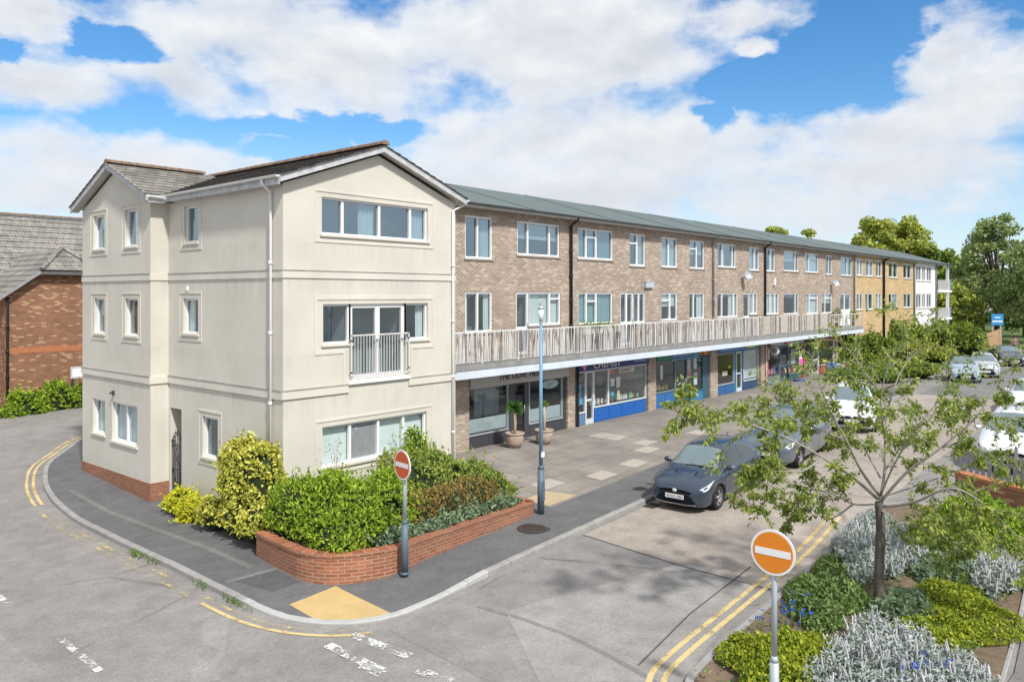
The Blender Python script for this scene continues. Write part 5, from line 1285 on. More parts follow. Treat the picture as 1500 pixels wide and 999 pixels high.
# ================================================================== CARS
def catmull(tab, n):
    """smooth interpolation of a table of rows by its first column"""
    T = np.array(tab, float); xs = T[:, 0]; out = []
    for x in n:
        i = int(np.clip(np.searchsorted(xs, x)-1, 0, len(xs)-2)); t = (x-xs[i])/(xs[i+1]-xs[i])
        p1, p2 = T[i], T[i+1]; h = xs[i+1]-xs[i]
        m1 = (T[i+1]-T[i-1])/(xs[i+1]-xs[i-1]) if i > 0 else (p2-p1)/h
        m2 = (T[i+2]-T[i])/(xs[i+2]-xs[i]) if i+2 < len(T) else (p2-p1)/h
        out.append((2*t**3-3*t**2+1)*p1+(t**3-2*t**2+t)*h*m1+(-2*t**3+3*t**2)*p2+(t**3-t**2)*h*m2)
    return np.array(out)
#      s     zt   wt   zb   wb    ws   zl   wl
HATCH = [(0.00, .60, .40, .56, .50, .54, .26, .50), (.05, .68, .48, .63, .61, .66, .21, .60), (.16, .755, .56, .69, .71, .765, .18, .68), (.36, .83, .62, .75, .775, .825, .17, .74),
         (.65, .905, .665, .82, .80, .855, .17, .77), (.92, .965, .68, .88, .805, .862, .17, .78), (1.05, 1.02, .66, .91, .81, .866, .17, .78), (1.35, 1.22, .60, .93, .815, .868, .17, .78),
         (1.68, 1.415, .55, .945, .82, .87, .17, .78), (2.0, 1.48, .535, .955, .82, .872, .17, .78), (2.45, 1.50, .53, .97, .815, .872, .17, .78), (2.9, 1.475, .52, .99, .81, .872, .17, .78),
         (3.3, 1.42, .51, 1.02, .80, .87, .18, .77), (3.55, 1.33, .51, 1.03, .775, .85, .20, .74), (3.74, 1.12, .55, 1.0, .735, .81, .24, .70), (3.86, .93, .57, .86, .69, .76, .27, .66), (3.94, .70, .52, .64, .60, .66, .30, .58)]
SUV = [(a*1.08, .62+(b-.6)*1.17+.05, c*1.04, .58+(d-.56)*1.12+.06, e*1.04, f*1.03, h+.05, i*1.02) for a, b, c, d, e, f, h, i in HATCH]
SALOON = HATCH[:9]+[(2.0, 1.43, .54, .95, .82, .87, .17, .78), (2.5, 1.44, .53, .96, .82, .87, .17, .78), (2.95, 1.38, .52, .98, .815, .87, .17, .78), (3.4, 1.22, .54, .99, .81, .87, .18, .78), (3.75, 1.06, .62, .98, .80, .86, .2, .76), (4.1, 1.02, .62, .93, .77, .83, .22, .73), (4.28, .95, .58, .86, .70, .76, .26, .68), (4.34, .72, .52, .66, .6, .66, .3, .6)]
CM = {}
def cmat(k, f):
    if k not in CM: CM[k] = f()
    return CM[k]
def car(name, label, tab, x, y, heading, col, wb=(.80, 3.38), metal=.55, plate=None, face='front', pitch=0., detail=True, zoff=0., rough=.25):
    """local frame: +x is the front of the car, z up, origin on the ground under the middle"""
    L = tab[-1][0]; z0 = g(x, y)+zoff+.006
    t = thing(name, label, 'car', (x, y, z0), heading, 'parked cars'); t.rotation_euler = (0, pitch, heading)
    ss_ = np.unique(np.concatenate([np.linspace(0, .4, 9), np.linspace(.4, L-.4, 40), np.linspace(L-.4, L, 9)]))
    R = catmull(tab, ss_)
    def ring(r):
        s, zt, wt, zb, wb_, ws, zl, wl = r
        zm = zl+(zb-zl)*.62
        return [(0, zt), (wt*.45, zt-.008), (wt*.82, zt-.03), (wt, zt-.07 if zt-zb > .2 else zt-(zt-zb)*.45), ((wt+wb_)/2+.012, (zt-.07+zb)/2 if zt-zb > .2 else zb+(zt-zb)*.25), (wb_, zb), (wb_+(ws-wb_)*.65, zb-.05),
                (ws, zm), (ws-.008, zl+(zb-zl)*.3), (wl+(ws-wl)*.55, zl+.05), (wl, zl), (wl-.12, zl-.03), (0, zl-.03)]
    RG = np.array([ring(r) for r in R])          # (stations, 13, 2)
    S = ss_
    K = RG.shape[1]
    def surf(s, k, off=0., side=1):
        def p(s, k):
            s = min(max(s, 0), L); k = min(max(k, 0), K-1.001)
            i = int(np.clip(np.searchsorted(S, s)-1, 0, len(S)-2)); a = (s-S[i])/(S[i+1]-S[i]); j = int(k); b = k-j
            q = (1-a)*((1-b)*RG[i, j]+b*RG[i, j+1])+a*((1-b)*RG[i+1, j]+b*RG[i+1, j+1])
            return Vector((L/2-s, q[0]*side, q[1]))
        v = p(s, k)
        if off:
            e = .03; du = p(s+e, k)-p(s-e, k); dv = p(s, min(k+.15, K-1.01))-p(s, k-.15); n = dv.cross(du)*side
            n = n.normalized() if n.length > 1e-9 else Vector((0, 0, 1))
            if n.dot(v-Vector((v.x, 0, .7))) < 0: n = -n
            v = v+n*off
        return v
    b = MB(); vs = []; n2 = 2*(K-1)
    for i in range(len(S)):
        xx = L/2-S[i]
        for k in range(K): vs.append((xx, RG[i, k, 0], RG[i, k, 1]))
        for k in range(K-2, 0, -1): vs.append((xx, -RG[i, k, 0], RG[i, k, 1]))
    fs = [(i*n2+k, (i+1)*n2+k, (i+1)*n2+(k+1) % n2, i*n2+(k+1) % n2) for i in range(len(S)-1) for k in range(n2)]
    fs += [tuple(range(n2)), tuple((len(S)-1)*n2+k for k in range(n2-1, -1, -1))]
    b.add(vs, fs, 0, True)
    paint_ = cmat('paint%.2f%.2f%.2f' % col, lambda: carpaint('car_paint', col, rough, metal))
    body = b.build('body', paint_, t, local=True, normals=True)
    black = cmat('black', lambda: plain('car_black_trim', (.008, .008, .01), .7, .1, spec=.12)); tyre = cmat('tyre', lambda: plain('tyre_rubber', (.02, .02, .02), .85, .15)); alloy = cmat('alloy', lambda: plain('alloy_rim', (.38, .39, .40), .3, .08, metal=.7))
    gl = cmat('carglass', lambda: plain('car_glass', (.035, .05, .055), .04, .05, spec=.9)); lens = cmat('lens', lambda: plain('lamp_lens', (.62, .66, .70), .12, .1, 30, spec=.8)); redl = cmat('redlens', lambda: plain('tail_lens', (.35, .02, .02), .15, .1))
    scr = cmat('screen', lambda: plain('windscreen_glass', (.14, .19, .21), .05, .12, 2.5, spec=.9))
    # wheel arches cut out of the body
    cut = MB()
    for sx in wb:
        for sd in (-1, 1):
            cut.lathe((L/2-sx, sd*.80, .315), [(.001, -.17), (.365, -.17), (.365, .17), (.001, .17)], 24, axis='y')
    cm = cut.mesh('arch_cut'); bm = bmesh.new(); bm.from_mesh(cm); bmesh.ops.remove_doubles(bm, verts=bm.verts[:], dist=.003); bmesh.ops.recalc_face_normals(bm, faces=bm.faces[:]); bm.to_mesh(cm); bm.free()
    co = bpy.data.objects.new('arch_cut', cm); COL.objects.link(co); cm.materials.append(black)
    sav = t.rotation_euler.copy(), t.location.copy(); t.rotation_euler = (0, 0, 0); t.location = (0, 0, 0)
    md = body.modifiers.new('b', 'BOOLEAN'); md.operation = 'DIFFERENCE'; md.solver = 'EXACT'; md.object = co
    try: md.material_mode = 'TRANSFER'
    except Exception: pass
    bpy.context.view_layer.update(); dg = bpy.context.evaluated_depsgraph_get()
    nm = bpy.data.meshes.new_from_object(body.evaluated_get(dg)); body.modifiers.clear()
    if len(nm.polygons) > 100: body.data = nm
    bpy.data.objects.remove(co); t.rotation_euler, t.location = sav
    def patch(nm_, lo, hi, k0, k1, m, off=.006, sides=(1,), nu=10, nv=8, par=None):
        q = MB()
        for sd in sides:
            vs = []
            for j in range(nv+1):
                k = k0+(k1-k0)*j/nv; a = lo(j/nv) if callable(lo) else lo; c = hi(j/nv) if callable(hi) else hi
                for i in range(nu+1): vs.append(surf(a+(c-a)*i/nu, abs(k), off, sd if k >= 0 else -sd))
            q.add(vs, [(j*(nu+1)+i, j*(nu+1)+i+1, (j+1)*(nu+1)+i+1, (j+1)*(nu+1)+i) for j in range(nv) for i in range(nu)], 0, True)
        return q.build(nm_, m, par or t, local=True)
    f = L/3.94
    s_w0, s_w1 = 1.02*f, 1.66*f
    patch('windscreen', lambda v: s_w0+.05*abs(2*v-1)**2, s_w1, -3.0, 3.0, scr, .006, nu=10, nv=18)
    patch('rear_window', (3.50 if tab is not SALOON else 3.0)*f, (3.70 if tab is not SALOON else 3.4)*f, -2.8, 2.8, gl, .006, nv=14)
    for sd in (1, -1):
        patch('side_window', lambda v: (1.74-.50*v)*f, lambda v: 2.30*f, 3.25, 4.85, gl, .005, (sd,), nv=6)
        patch('side_window', lambda v: 2.38*f, lambda v: (3.15+.12*v)*f, 3.25, 4.85, gl, .005, (sd,), nv=6)
        hl = patch('headlight', lambda v: (.07+.06*v)*f, lambda v: (.62-.34*v)*f, 5.15, 6.35, lens, .007, (sd,), nu=10, nv=6)
        patch('lamp_unit', lambda v: .14*f, lambda v: .26*f, 5.5, 6.0, black, .010, (sd,), nu=4, nv=4, par=hl)
        patch('tail_light', lambda v: 3.78*f, lambda v: 3.90*f, 4.9, 6.8, redl, .006, (sd,), nu=5, nv=5)
        if detail:
            for s0 in (1.18, 2.34, 3.22): patch('door_seam', s0*f, s0*f+.012, 5.2, 9.2, black, .002, (sd,), nu=1, nv=10)
            patch('door_handle', 2.12*f, 2.30*f, 6.15, 6.4, paint_, .022, (sd,), nu=4, nv=2); patch('door_handle', 3.0*f, 3.18*f, 6.15, 6.4, paint_, .022, (sd,), nu=4, nv=2)
            patch('sill_strip', 1.2*f, 3.0*f, 9.25, 9.9, cmat('sillb', lambda: plain('sill_highlight', (.30, .42, .55), .3, .05)) if plate else black, .010, (sd,), nu=10, nv=2)  # pale blue on the plated car is a highlight painted along the sill
            if tab is HATCH: patch('bonnet_slot', .55, .72, .9, 1.05, black, .004, (sd,), nu=4, nv=1)
        q = MB(); mp = surf(1.36*f, 4.9, .0, sd); c = mp+Vector((.02, sd*.12, .05))
        prof = [(math.sin(PI*i/6)*.5+.001, -math.cos(PI*i/6)*.5) for i in range(7)]; qq = MB(); qq.lathe((0, 0, 0), prof, 12)
        q.add([(c.x+vx*.13, c.y+vy*.22, c.z+vz*.15) for vx, vy, vz in qq.v], qq.f, 0, True); q.bar(mp, c, .05, .03)
        q.build('door_mirror', paint_, t, local=True)
        q = MB(); q.obox((c.x-.068, c.y, c.z), (.004, 0, 0), (0, .08, 0), (0, 0, .05)); q.build('mirror_glass', lens, t, local=True) if detail else None
    # nose: grille, lower intake, splitter, badge, plates
    q = MB()
    def nose(pts, m, nm_, dx=.045, par=None):
        q = MB(); v = [Vector((L/2+dx-abs(yy)**2.2*.13, yy, zz)) for yy, zz in pts]; w = [p-Vector((.10, 0, 0)) for p in v]; n = len(v)
        q.add(v+w, [tuple(range(n))]+[(k, (k+1) % n, n+(k+1) % n, n+k) for k in range(n)]); return q.build(nm_, m, par or t, local=True, normals=True)
    hz = tab[0][1]
    navy = cmat('navytrim', lambda: plain('grille_mesh', (.008, .013, .02), .75, .3, 60, spec=.12))
    nose([(-.30, hz-.02), (-.15, hz-.012), (.15, hz-.012), (.30, hz-.02), (.46, hz-.05), (.40, hz-.11), (.15, hz-.09), (-.15, hz-.09), (-.40, hz-.11), (-.46, hz-.05)], black, 'upper_grille')
    nose([(-.42, hz-.15), (-.2, hz-.12), (.2, hz-.12), (.42, hz-.15), (.56, hz-.31), (.5, hz-.36), (-.5, hz-.36), (-.56, hz-.31)], navy, 'lower_grille')
    nose([(-.56, .225), (-.3, .205), (.3, .205), (.56, .225), (.56, .25), (.3, .23), (-.3, .23), (-.56, .25)], alloy, 'front_splitter', .05)
    q = MB(); q.lathe((L/2+.045, 0, hz-.03), [(.001, .012), (.055, .012), (.065, .0)], 20, axis='x')
    q.v = [(vx, vy, hz-.03+(vz-hz+.03)*.72) for vx, vy, vz in q.v]; q.build('badge', lens, t, local=True)
    q = MB(); px_ = L/2+.062; q.box(px_-.012, px_, -.26, .26, hz-.24, hz-.13); pl = q.build('number_plate', M['sign_white'], t, local=True)
    if plate:
        o = text(plate, .105, (0, 0, 0), black, pl, ext=.001); o.location = (px_+.001, 0, hz-.222); o.rotation_euler = (PI/2, 0, PI/2)
        mx = max(v.co.x for v in o.data.vertices); o.location.y = -mx*.92/2; o.scale = (.92, 1, 1)
    q = MB(); q.box(-L/2-.012, -L/2+.004, -.26, .26, tab[-1][1]-.08, tab[-1][1]+.03); q.build('number_plate', cmat('yplate', lambda: plain('yellow_plate', (.72, .55, .05), .4, .03)), t, local=True)
    # wheels
    for sx in wb:
        for sd in (-1, 1):
            c = (L/2-sx, sd*(max(r[5] for r in tab)-.115), .315); q = MB()
            q.lathe(c, [(.21, -.09), (.28, -.1), (.312, -.075), (.316, 0), (.312, .075), (.28, .1), (.21, .09)], 28, axis='y'); wh = q.build('tyre', tyre, t, local=True)
            q = MB(); yo = sd*.085
            q.lathe(c, [(.212, sd*.092), (.215, sd*.06), (.19, sd*.05), (.19, -sd*.05)], 28, axis='y')
            q.lathe(c, [(.001, sd*.09), (.05, sd*.088), (.055, sd*.05)], 14, axis='y')
            for k in range(5):
                a = 2*PI*k/5+.3
                for da in (-.13, .13):
                    p0 = Vector((c[0]+math.cos(a+da*.6)*.04, c[1]+yo-.004*sd, c[2]+math.sin(a+da*.6)*.04)); p1 = Vector((c[0]+math.cos(a+da)*.2, c[1]+yo-.012*sd, c[2]+math.sin(a+da)*.2))
                    q.bar(p0, p1, .03, .022, up=(0, 1, 0))
            q.build('rim', alloy, wh, local=True)
            q = MB(); q.lathe(c, [(.001, sd*.02), (.19, sd*.02)], 20, axis='y'); q.build('brake_disc', black, wh, local=True)
    if detail:
        q = MB(); q.tube([surf(s_w0-.03, -0+.6, .01), surf(s_w0+.01, 1.6, .014), surf(s_w0+.06, 2.6, .014)], .008, 5); q.tube([surf(s_w0-.03, .6, .01, -1), surf(s_w0+.0, .2, .014, -1), surf(s_w0+.02, 1.3, .014, 1)], .008, 5)
        q.build('wiper', black, t, local=True)
        q = MB(); q.tube([surf(3.2*f, 0, .0), surf(3.28*f, 0, .10)], .01, 5); q.build('roof_aerial', black, t, local=True)
    return t
# number plate too small to read in the photograph: the characters that can be made out
car('parked_hatchback', 'dark blue grey hatchback parked at the kerb, front towards us and fully in view', HATCH, 20.25, 10.06, PI+.02, (.058, .082, .118), plate='WX23 LBN', pitch=.036, zoff=.002)
car('parked_hatchback', 'dark grey car parked behind the dark blue hatchback, half hidden by the tree', SUV, 25.7, 9.95, PI+.02, (.17, .21, .24), wb=(.87, 3.66), pitch=.02)
car('parked_car', 'white car parked at an angle beyond the dark grey car at the kerb', SUV, 33.3, 10.2, PI+.28, (.72, .73, .75), wb=(.87, 3.66), metal=0., rough=.2)
car('parked_car', 'white car in the car park behind the slatted railing and brick wall', SUV, 29.2, 4.0, PI+.05, (.70, .72, .74), wb=(.87, 3.66), metal=0., rough=.2)
car('parked_car', 'pale silver green car behind the white car in the car park', HATCH, 33.0, 2.9, PI+.05, (.45, .52, .51), metal=.2)
car('parked_car', 'silver blue saloon parked beyond the tree, nearest of the far cars', SALOON, 55.5, 10.4, PI+.25, (.36, .46, .56), wb=(.85, 3.6), metal=.2, detail=False)
car('parked_car', 'silver hatchback parked beside the silver blue saloon, beyond the tree', HATCH, 59.5, 10.0, PI+.25, (.55, .58, .60), metal=.2, detail=False)
car('parked_car', 'dark saloon parked by the timber fence at the far end of the car park', SALOON, 70., 10.2, PI+.4, (.10, .115, .14), wb=(.85, 3.6), detail=False)
car('parked_car', 'light grey saloon at the right edge of the far car park', SALOON, 73., 8.2, PI+.4, (.50, .55, .60), wb=(.85, 3.6), metal=.2, detail=False)
car('parked_car', 'pale green car at the right edge behind the slatted railing, beyond the silver green car', SUV, 37.5, 3.4, PI+.05, (.36, .44, .42), wb=(.87, 3.66), metal=.2, detail=False)
car('parked_car', 'white hatchback deeper in the car park, seen between the branches of the young tree', HATCH, 42.5, 5.2, PI+.05, (.66, .68, .70), metal=.0, detail=False)
# ================================================================== STREET FURNITURE
def noentry(label, x, y, zc, yaw, red, post, r, thick, h_low):
    z = g(x, y)+(.11 if y > 8 else .03); t = thing('no_entry_sign', label, 'road sign', (x, y, z))
    q = MB(); q.tube([(x, y, z), (x, y, z+h_low)], thick, 14); q.tube([(x, y, z+h_low), (x, y, z+h_low+.08)], [thick, thick*.62], 14); q.lathe((x, y, z), [(thick, 0), (thick*1.25, 0), (thick*1.25, .03), (thick, .05)], 14)
    q.build('post_base', M[post[1]], t)
    q = MB(); q.tube([(x, y, z+h_low), (x, y, zc+r*.75)], thick*.6, 12); q.build('post', M[post[0]], t)
    nrm = Vector((math.cos(yaw), math.sin(yaw), 0)); sd = Vector((-math.sin(yaw), math.cos(yaw), 0)); up = Vector((0, 0, 1)); c = Vector((x, y, zc))+nrm*(thick*.6+.02)
    def disc(rad, d0, d1, m, name, par):
        q = MB(); n = 40; vs = []
        for d in (d0, d1):
            for k in range(n): a = 2*PI*k/n; vs.append(c+nrm*d+sd*math.cos(a)*rad+up*math.sin(a)*rad)
        q.add(vs, [tuple(range(n-1, -1, -1)), tuple(range(n, 2*n))]+[(k, (k+1) % n, n+(k+1) % n, n+k) for k in range(n)]); return q.build(name, M[m], par, normals=True)
    p = disc(r, -.012, .004, 'sign_white', 'plate', t); disc(r*.985, -.02, -.0125, 'sign_back', 'backing', p); disc(r*.90, .0045, .0065, red, 'red_disc', p)
    q = MB(); q.obox(c+nrm*.0085, sd*r*.80, up*r*.155, nrm*.0015); q.build('white_bar', M['sign_white'], p)
    q = MB()
    for k in (-.45, .45): q.obox(c-nrm*.028+up*k*r, sd*r*.55, up*.02, nrm*.007)
    q.build('bracket', M['galv'], t)
    return t
noentry('red and white no entry sign on a tall grey post by the brick planter', 10.95, 12.28, 1.78, PI-.16, 'sign_red', ('galv', 'slate_post'), .305, .075, 1.05)
noentry('faded orange no entry sign on a pale post by the planting bed, nearest the camera', 10.36, 4.19, 1.84, PI+.02, 'sign_orange', ('galv', 'galv'), .305, .062, .95)
lx, ly = 15.80, 12.52; lz = g(lx, ly)+.11
lp = thing('street_lamp', 'tall slim blue grey street lamp post at the end of the brick planter', 'street lamp', (lx, ly, lz))
q = MB(); q.tube([(lx, ly, lz), (lx, ly, lz+1.15)], .088, 14); q.tube([(lx, ly, lz+1.15), (lx, ly, lz+1.25)], [.088, .06], 14); q.box(lx-.05, lx+.05, ly-.094, ly-.08, lz+.35, lz+.85); q.build('post_base', M['slate_post'], lp)
q = MB(); q.tube([(lx, ly, lz+1.2), (lx, ly, 4.55)], [.052, .038], 12); q.build('post', M['bluegrey'], lp)
q = MB(); q.tube([(lx, ly, 4.55), (lx, ly, 4.60)], [.04, .05], 12); q.build('lantern_collar', M['galv'], lp)
q = MB(); q.tube([(lx, ly, 4.93), (lx, ly, 4.98), (lx, ly, 5.03)], [.085, .08, .015], 16); q.build('lantern_cap', M['galv'], lp)
q = MB(); q.tube([(lx-.02, ly, 5.0), (lx-.05, ly, 5.14), (lx+.1, ly, 5.2)], .018, 8); q.build('photocell_arm', M['galv'], lp)
q = MB(); q.tube([(lx, ly, 4.60), (lx, ly, 4.93)], [.048, .078], 16); q.build('lantern', M['lantern'], lp)
q = MB(); q.box(lx-.065, lx+.065, ly-.07, ly-.055, 1.15, 1.28); q.build('number_label', M['sign_white'], lp)
# ------------------------------------------------------------------ planter wall
pw = thing('brick_planter', 'curved red brick planter wall on the street corner holding the shrubs', 'planter', (12, 14.5, -.5))
PL = smooth([(9.72, 15.7), (9.60, 14.6), (9.58, 13.85), (9.72, 13.4), (9.98, 13.1), (10.42, 12.82), (11.0, 12.64), (12, 12.66), (15.62, 12.72)], 6)
def wall_run(pts, w_, z0, z1, cap=False):
    q = MB(); o = strip_poly(pts, w_); n = len(pts); A, B = o[:n], o[n:][::-1]
    for i in range(n-1):
        q.quad((*A[i], z0), (*A[i+1], z0), (*A[i+1], z1), (*A[i], z1)); q.quad((*B[i], z1), (*B[i+1], z1), (*B[i+1], z0), (*B[i], z0)); q.quad((*A[i], z1), (*A[i+1], z1), (*B[i+1], z1), (*B[i], z1))
        if cap: q.quad((*A[i], z0), (*B[i], z0), (*B[i+1], z0), (*A[i+1], z0))
    for i in (0, n-1): q.quad((*A[i], z0), (*B[i], z0), (*B[i], z1), (*A[i], z1))
    return q
i1 = next(i for i, p in enumerate(PL) if p[1] < 14.); i2 = next(i for i, p in enumerate(PL) if p[0] > 11.05)
wall_run(PL[:i1+1], .21, -.95, -.05).build('wall', M['plinth_y'], pw, normals=True); wall_run(PL[i1:i2+1], .21, -.95, -.05).build('wall', M['plinth_r'], pw, normals=True); wall_run(PL[i2:], .21, -.95, -.05).build('wall', M['plinth_x'], pw, normals=True)
wall_run([(15.62, 12.72), (15.64, 16.79)], .21, -.95, -.05).build('wall', M['plinth_y'], pw, normals=True)
wall_run(PL[:i2+1], .25, -.048, .02, True).build('coping', M['plinth_r'], pw, normals=True); wall_run(PL[i2:]+[(15.63, 12.74), (15.65, 16.78)], .25, -.048, .02, True).build('coping', M['plinth_x'], pw, normals=True)
q = MB(); q.poly([(*p, -.1) for p in PL]+[(15.6, 16.75, -.1), (11.05, 16.75, -.1), (10.9, 15.75, -.1)]); q.build('soil', M['soil'], pw)
# low brick wall and slatted railing by the car park on the right
lw = thing('low_brick_wall', 'low red brick wall between the planting bed and the car park', 'wall', (23.8, 3., 0))
wl = [(24.6, 4.7), (23.95, 3.7), (23.5, 2.9), (22.6, 1.2)]
wall_run(wl, .3, -.4, .33).build('wall', M['red_y'], lw, normals=True); wall_run(wl, .36, .332, .42, True).build('coping', M['soldier'], lw, normals=True)
fr = thing('slatted_railing', 'grey slatted railing on posts between the low brick wall and the white car', 'railing', (25, 3.1, 0))
fa, fb_ = Vector((26.0, 4.9, 0)), Vector((24.0, .6, 0)); d = fb_-fa; nn = 26; q = MB()
for z in (.12, .86): q.bar(fa+Vector((0, 0, g(fa.x, fa.y)+z)), fb_+Vector((0, 0, g(fb_.x, fb_.y)+z)), .05, .05)
R_ = q.build('rails', M['grey_pipe'], fr); q = MB()
for k in range(nn): p = fa+d*((k+.5)/nn); q.bar(p+Vector((0, 0, .05)), p+Vector((0, 0, .85)), .11, .02, up=(d.normalized().y*-1, d.normalized().x, 0))
q.build('slats', M['grey_pipe'], R_)
for k in range(4):
    p = fa+d*(k/3); q = MB(); q.box(p.x-.04, p.x+.04, p.y-.04, p.y+.04, -.2, 1.1); q.build('post', M['grey_pipe'], fr)
# far end: timber fence, blue sign, person, blue recycling bin
tf = thing('timber_fence', 'short pale timber fence with upright boards under the blue sign', 'fence', (95, 14.5, 0))
a, b_ = Vector((*far(1439, 74), 0)), Vector((*far(1468, 84), 0)); q = MB(); d = b_-a; n = 22
for k in range(n):
    p = a+d*((k+.5)/n); q.bar(p+Vector((0, 0, -.1)), p+Vector((0, 0, 1.45+.35*(k/n))), d.length/n*.9, .03, up=(-d.y, d.x, 0))
q.build('boards', plain('pale_timber', (.48, .30, .17), .85, .25, 4), tf); q = MB()
for z in (.4, 1.2): q.bar(a+Vector((.06, .06, z)), b_+Vector((.06, .06, z)), .05, .09)
q.build('rails', M['balu_wood'], tf)
bx, by = far(1460, 82); bs = thing('blue_notice_board', 'blue and white notice board on two pale posts above the timber fence', 'sign', (bx, by, 0))
sdv = Vector((ST, -CT, 0)); q = MB()
for k in (-.42, .42): q.box(bx+sdv.x*k-.06, bx+sdv.x*k+.06, by+sdv.y*k-.06, by+sdv.y*k+.06, 0, 2.2); q.build('post', M['balu_wood'], bs); q = MB()
cc = Vector((bx, by, 2.72))-Vector((CT, ST, 0))*.1; q.obox(cc, sdv*.62, Vector((CT, ST, 0))*.03, (0, 0, .58)); bd_ = q.build('board', C('board_blue', (.03, .25, .55)), bs)
q = MB(); q.obox(cc-Vector((CT, ST, 0))*.035+Vector((0, 0, -.18)), sdv*.52, Vector((CT, ST, 0))*.004, (0, 0, .07)); q.obox(cc-Vector((CT, ST, 0))*.035+Vector((0, 0, .22)), sdv*.3, Vector((CT, ST, 0))*.004, (0, 0, .05)); q.build('white_strips', M['sign_white'], bd_)
x, y = far(1364, 86); rb = thing('recycling_bin', 'dark blue wheeled bin by the hedge below the white flats', 'bin', (x, y, 0))
q = MB(); q.add([(x-.45, y-.45, .1), (x+.45, y-.45, .1), (x+.45, y+.45, .1), (x-.45, y+.45, .1), (x-.6, y-.6, 1.3), (x+.6, y-.6, 1.3), (x+.6, y+.6, 1.3), (x-.6, y+.6, 1.3)], [(0, 3, 2, 1), (4, 5, 6, 7), (0, 1, 5, 4), (1, 2, 6, 5), (2, 3, 7, 6), (3, 0, 4, 7)]); q.build('body', C('bin_blue', (.02, .05, .28)), rb)
q = MB(); q.box(x-.65, x+.65, y-.65, y+.65, 1.302, 1.38); q.build('lid', C('bin_blue2', (.03, .07, .33)), rb)
# a person in a pink top beyond the parked cars
def person(x, y, z, yaw):
    t = thing('person', 'person in pink top and dark trousers standing beyond the far parked cars', 'person', (x, y, z), yaw)
    J = {'pel': (0, 0, .95), 'wst': (0, 0, 1.1), 'ch': (0, 0, 1.34), 'nk': (0, 0, 1.50), 'hd': (.01, 0, 1.60), 'tp': (.01, 0, 1.70)}
    E_ = [('pel', 'wst'), ('wst', 'ch'), ('ch', 'nk'), ('nk', 'hd'), ('hd', 'tp')]; Rr = dict(pel=.145, wst=.13, ch=.15, nk=.055, hd=.09, tp=.075)
    for s, n_ in ((1, 'l'), (-1, 'r')):
        for k, p, r in (('sh', (0, .17*s, 1.42), .062), ('el', (-.03, .23*s, 1.14), .045), ('wr', (.06, .24*s, .92), .032), ('hn', (.09, .235*s, .83), .034), ('hp', (0, .09*s, .88), .09), ('kn', (.03, .10*s, .50), .06), ('an', (-.01, .10*s, .09), .042), ('to', (.14, .11*s, .04), .036)): J[k+n_] = p; Rr[k+n_] = r
        E_ += [('ch', 'sh'+n_), ('sh'+n_, 'el'+n_), ('el'+n_, 'wr'+n_), ('wr'+n_, 'hn'+n_), ('pel', 'hp'+n_), ('hp'+n_, 'kn'+n_), ('kn'+n_, 'an'+n_), ('an'+n_, 'to'+n_)]
    ks_ = list(J); me = bpy.data.meshes.new('body'); me.from_pydata([J[k] for k in ks_], [(ks_.index(a), ks_.index(b)) for a, b in E_], [])
    o = bpy.data.objects.new('body_skin', me); COL.objects.link(o); o.modifiers.new('s', 'SKIN'); sb_ = o.modifiers.new('d', 'SUBSURF'); sb_.levels = 2
    for i, k in enumerate(ks_): me.skin_vertices[0].data[i].radius = (Rr[k], Rr[k]); me.skin_vertices[0].data[i].use_root = k == 'pel'
    bpy.context.view_layer.update(); nm = bpy.data.meshes.new_from_object(o.evaluated_get(bpy.context.evaluated_depsgraph_get())); bpy.data.objects.remove(o)
    nm.name = 'body'
    mats = [C('skin', (.55, .36, .27)), C('pink_top', (.62, .22, .48)), C('dark_trousers', (.03, .03, .06))]
    nm.materials.clear()
    for m_ in mats: nm.materials.append(m_)
    for p in nm.polygons:
        c = p.center; p.use_smooth = True
        p.material_index = 2 if c.z < .98 and abs(c.y) < .19 else (1 if .98 <= c.z < 1.47 and not (abs(c.y) > .2 and c.z < 1.1) else 0)
    link('body', nm, None, t)
    q = MB(); q.lathe((-.01, 0, 1.57), [(.075, -.02), (.105, .04), (.108, .1), (.09, .155), (.05, .185), (.001, .195)], 14); q.build('hair', C('dark_hair', (.025, .02, .03)), t, local=True)
    q = MB(); q.lathe((.098, 0, 1.605), [(.001, .03), (.012, .02), (.016, -.005), (.001, -.02)], 6); q.build('nose', C('skin', (.55, .36, .27)), t, local=True)
x, y = far(1486, 68); person(x, y, g(x, y)+.0, PI-.3)
# ================================================================== PLANTS
bush('laurel_shrub', 'big bright green laurel shrub overhanging the curved corner of the brick planter', 'shrub',
     [(11.0, 14.4, .26, 1.25, 1.2, .95), (10.4, 15.1, .34, .72, .9, .88), (11.9, 14.2, .24, 1.0, 1.05, .85), (10.45, 13.7, .12, .75, .65, .58)], 21000, .125, .052, M['L_laurel'], up=.35)
bush('mixed_shrub', 'light green bushy shrub against the cream wall in the planter', 'shrub', [(13.6, 15.0, .42, 1.0, 1.0, .85), (14.6, 15.3, .38, .9, 1.0, .8), (15.2, 14.6, .15, .6, .9, .75), (15.25, 13.7, .12, .5, .6, .55)], 10000, .14, .055, M['L_mix'], up=.4)
bush('climbing_shrub', 'slender leafy shrub climbing the cream wall by the right downpipe', 'shrub', [(14.95, 16.3, .85, .35, .35, .75), (14.7, 16.2, .3, .5, .45, .6)], 1500, .13, .06, M['L_laurel'])
bush('bronze_shrub', 'bronze tinted shrub along the middle of the brick planter', 'shrub', [(12.5, 13.9, .12, .8, .75, .65), (13.5, 13.7, .14, .8, .6, .58), (14.5, 13.7, .13, .8, .6, .56), (14.9, 13.5, .06, .4, .45, .42)], 7600, .095, .042, M['L_red'], up=.7)
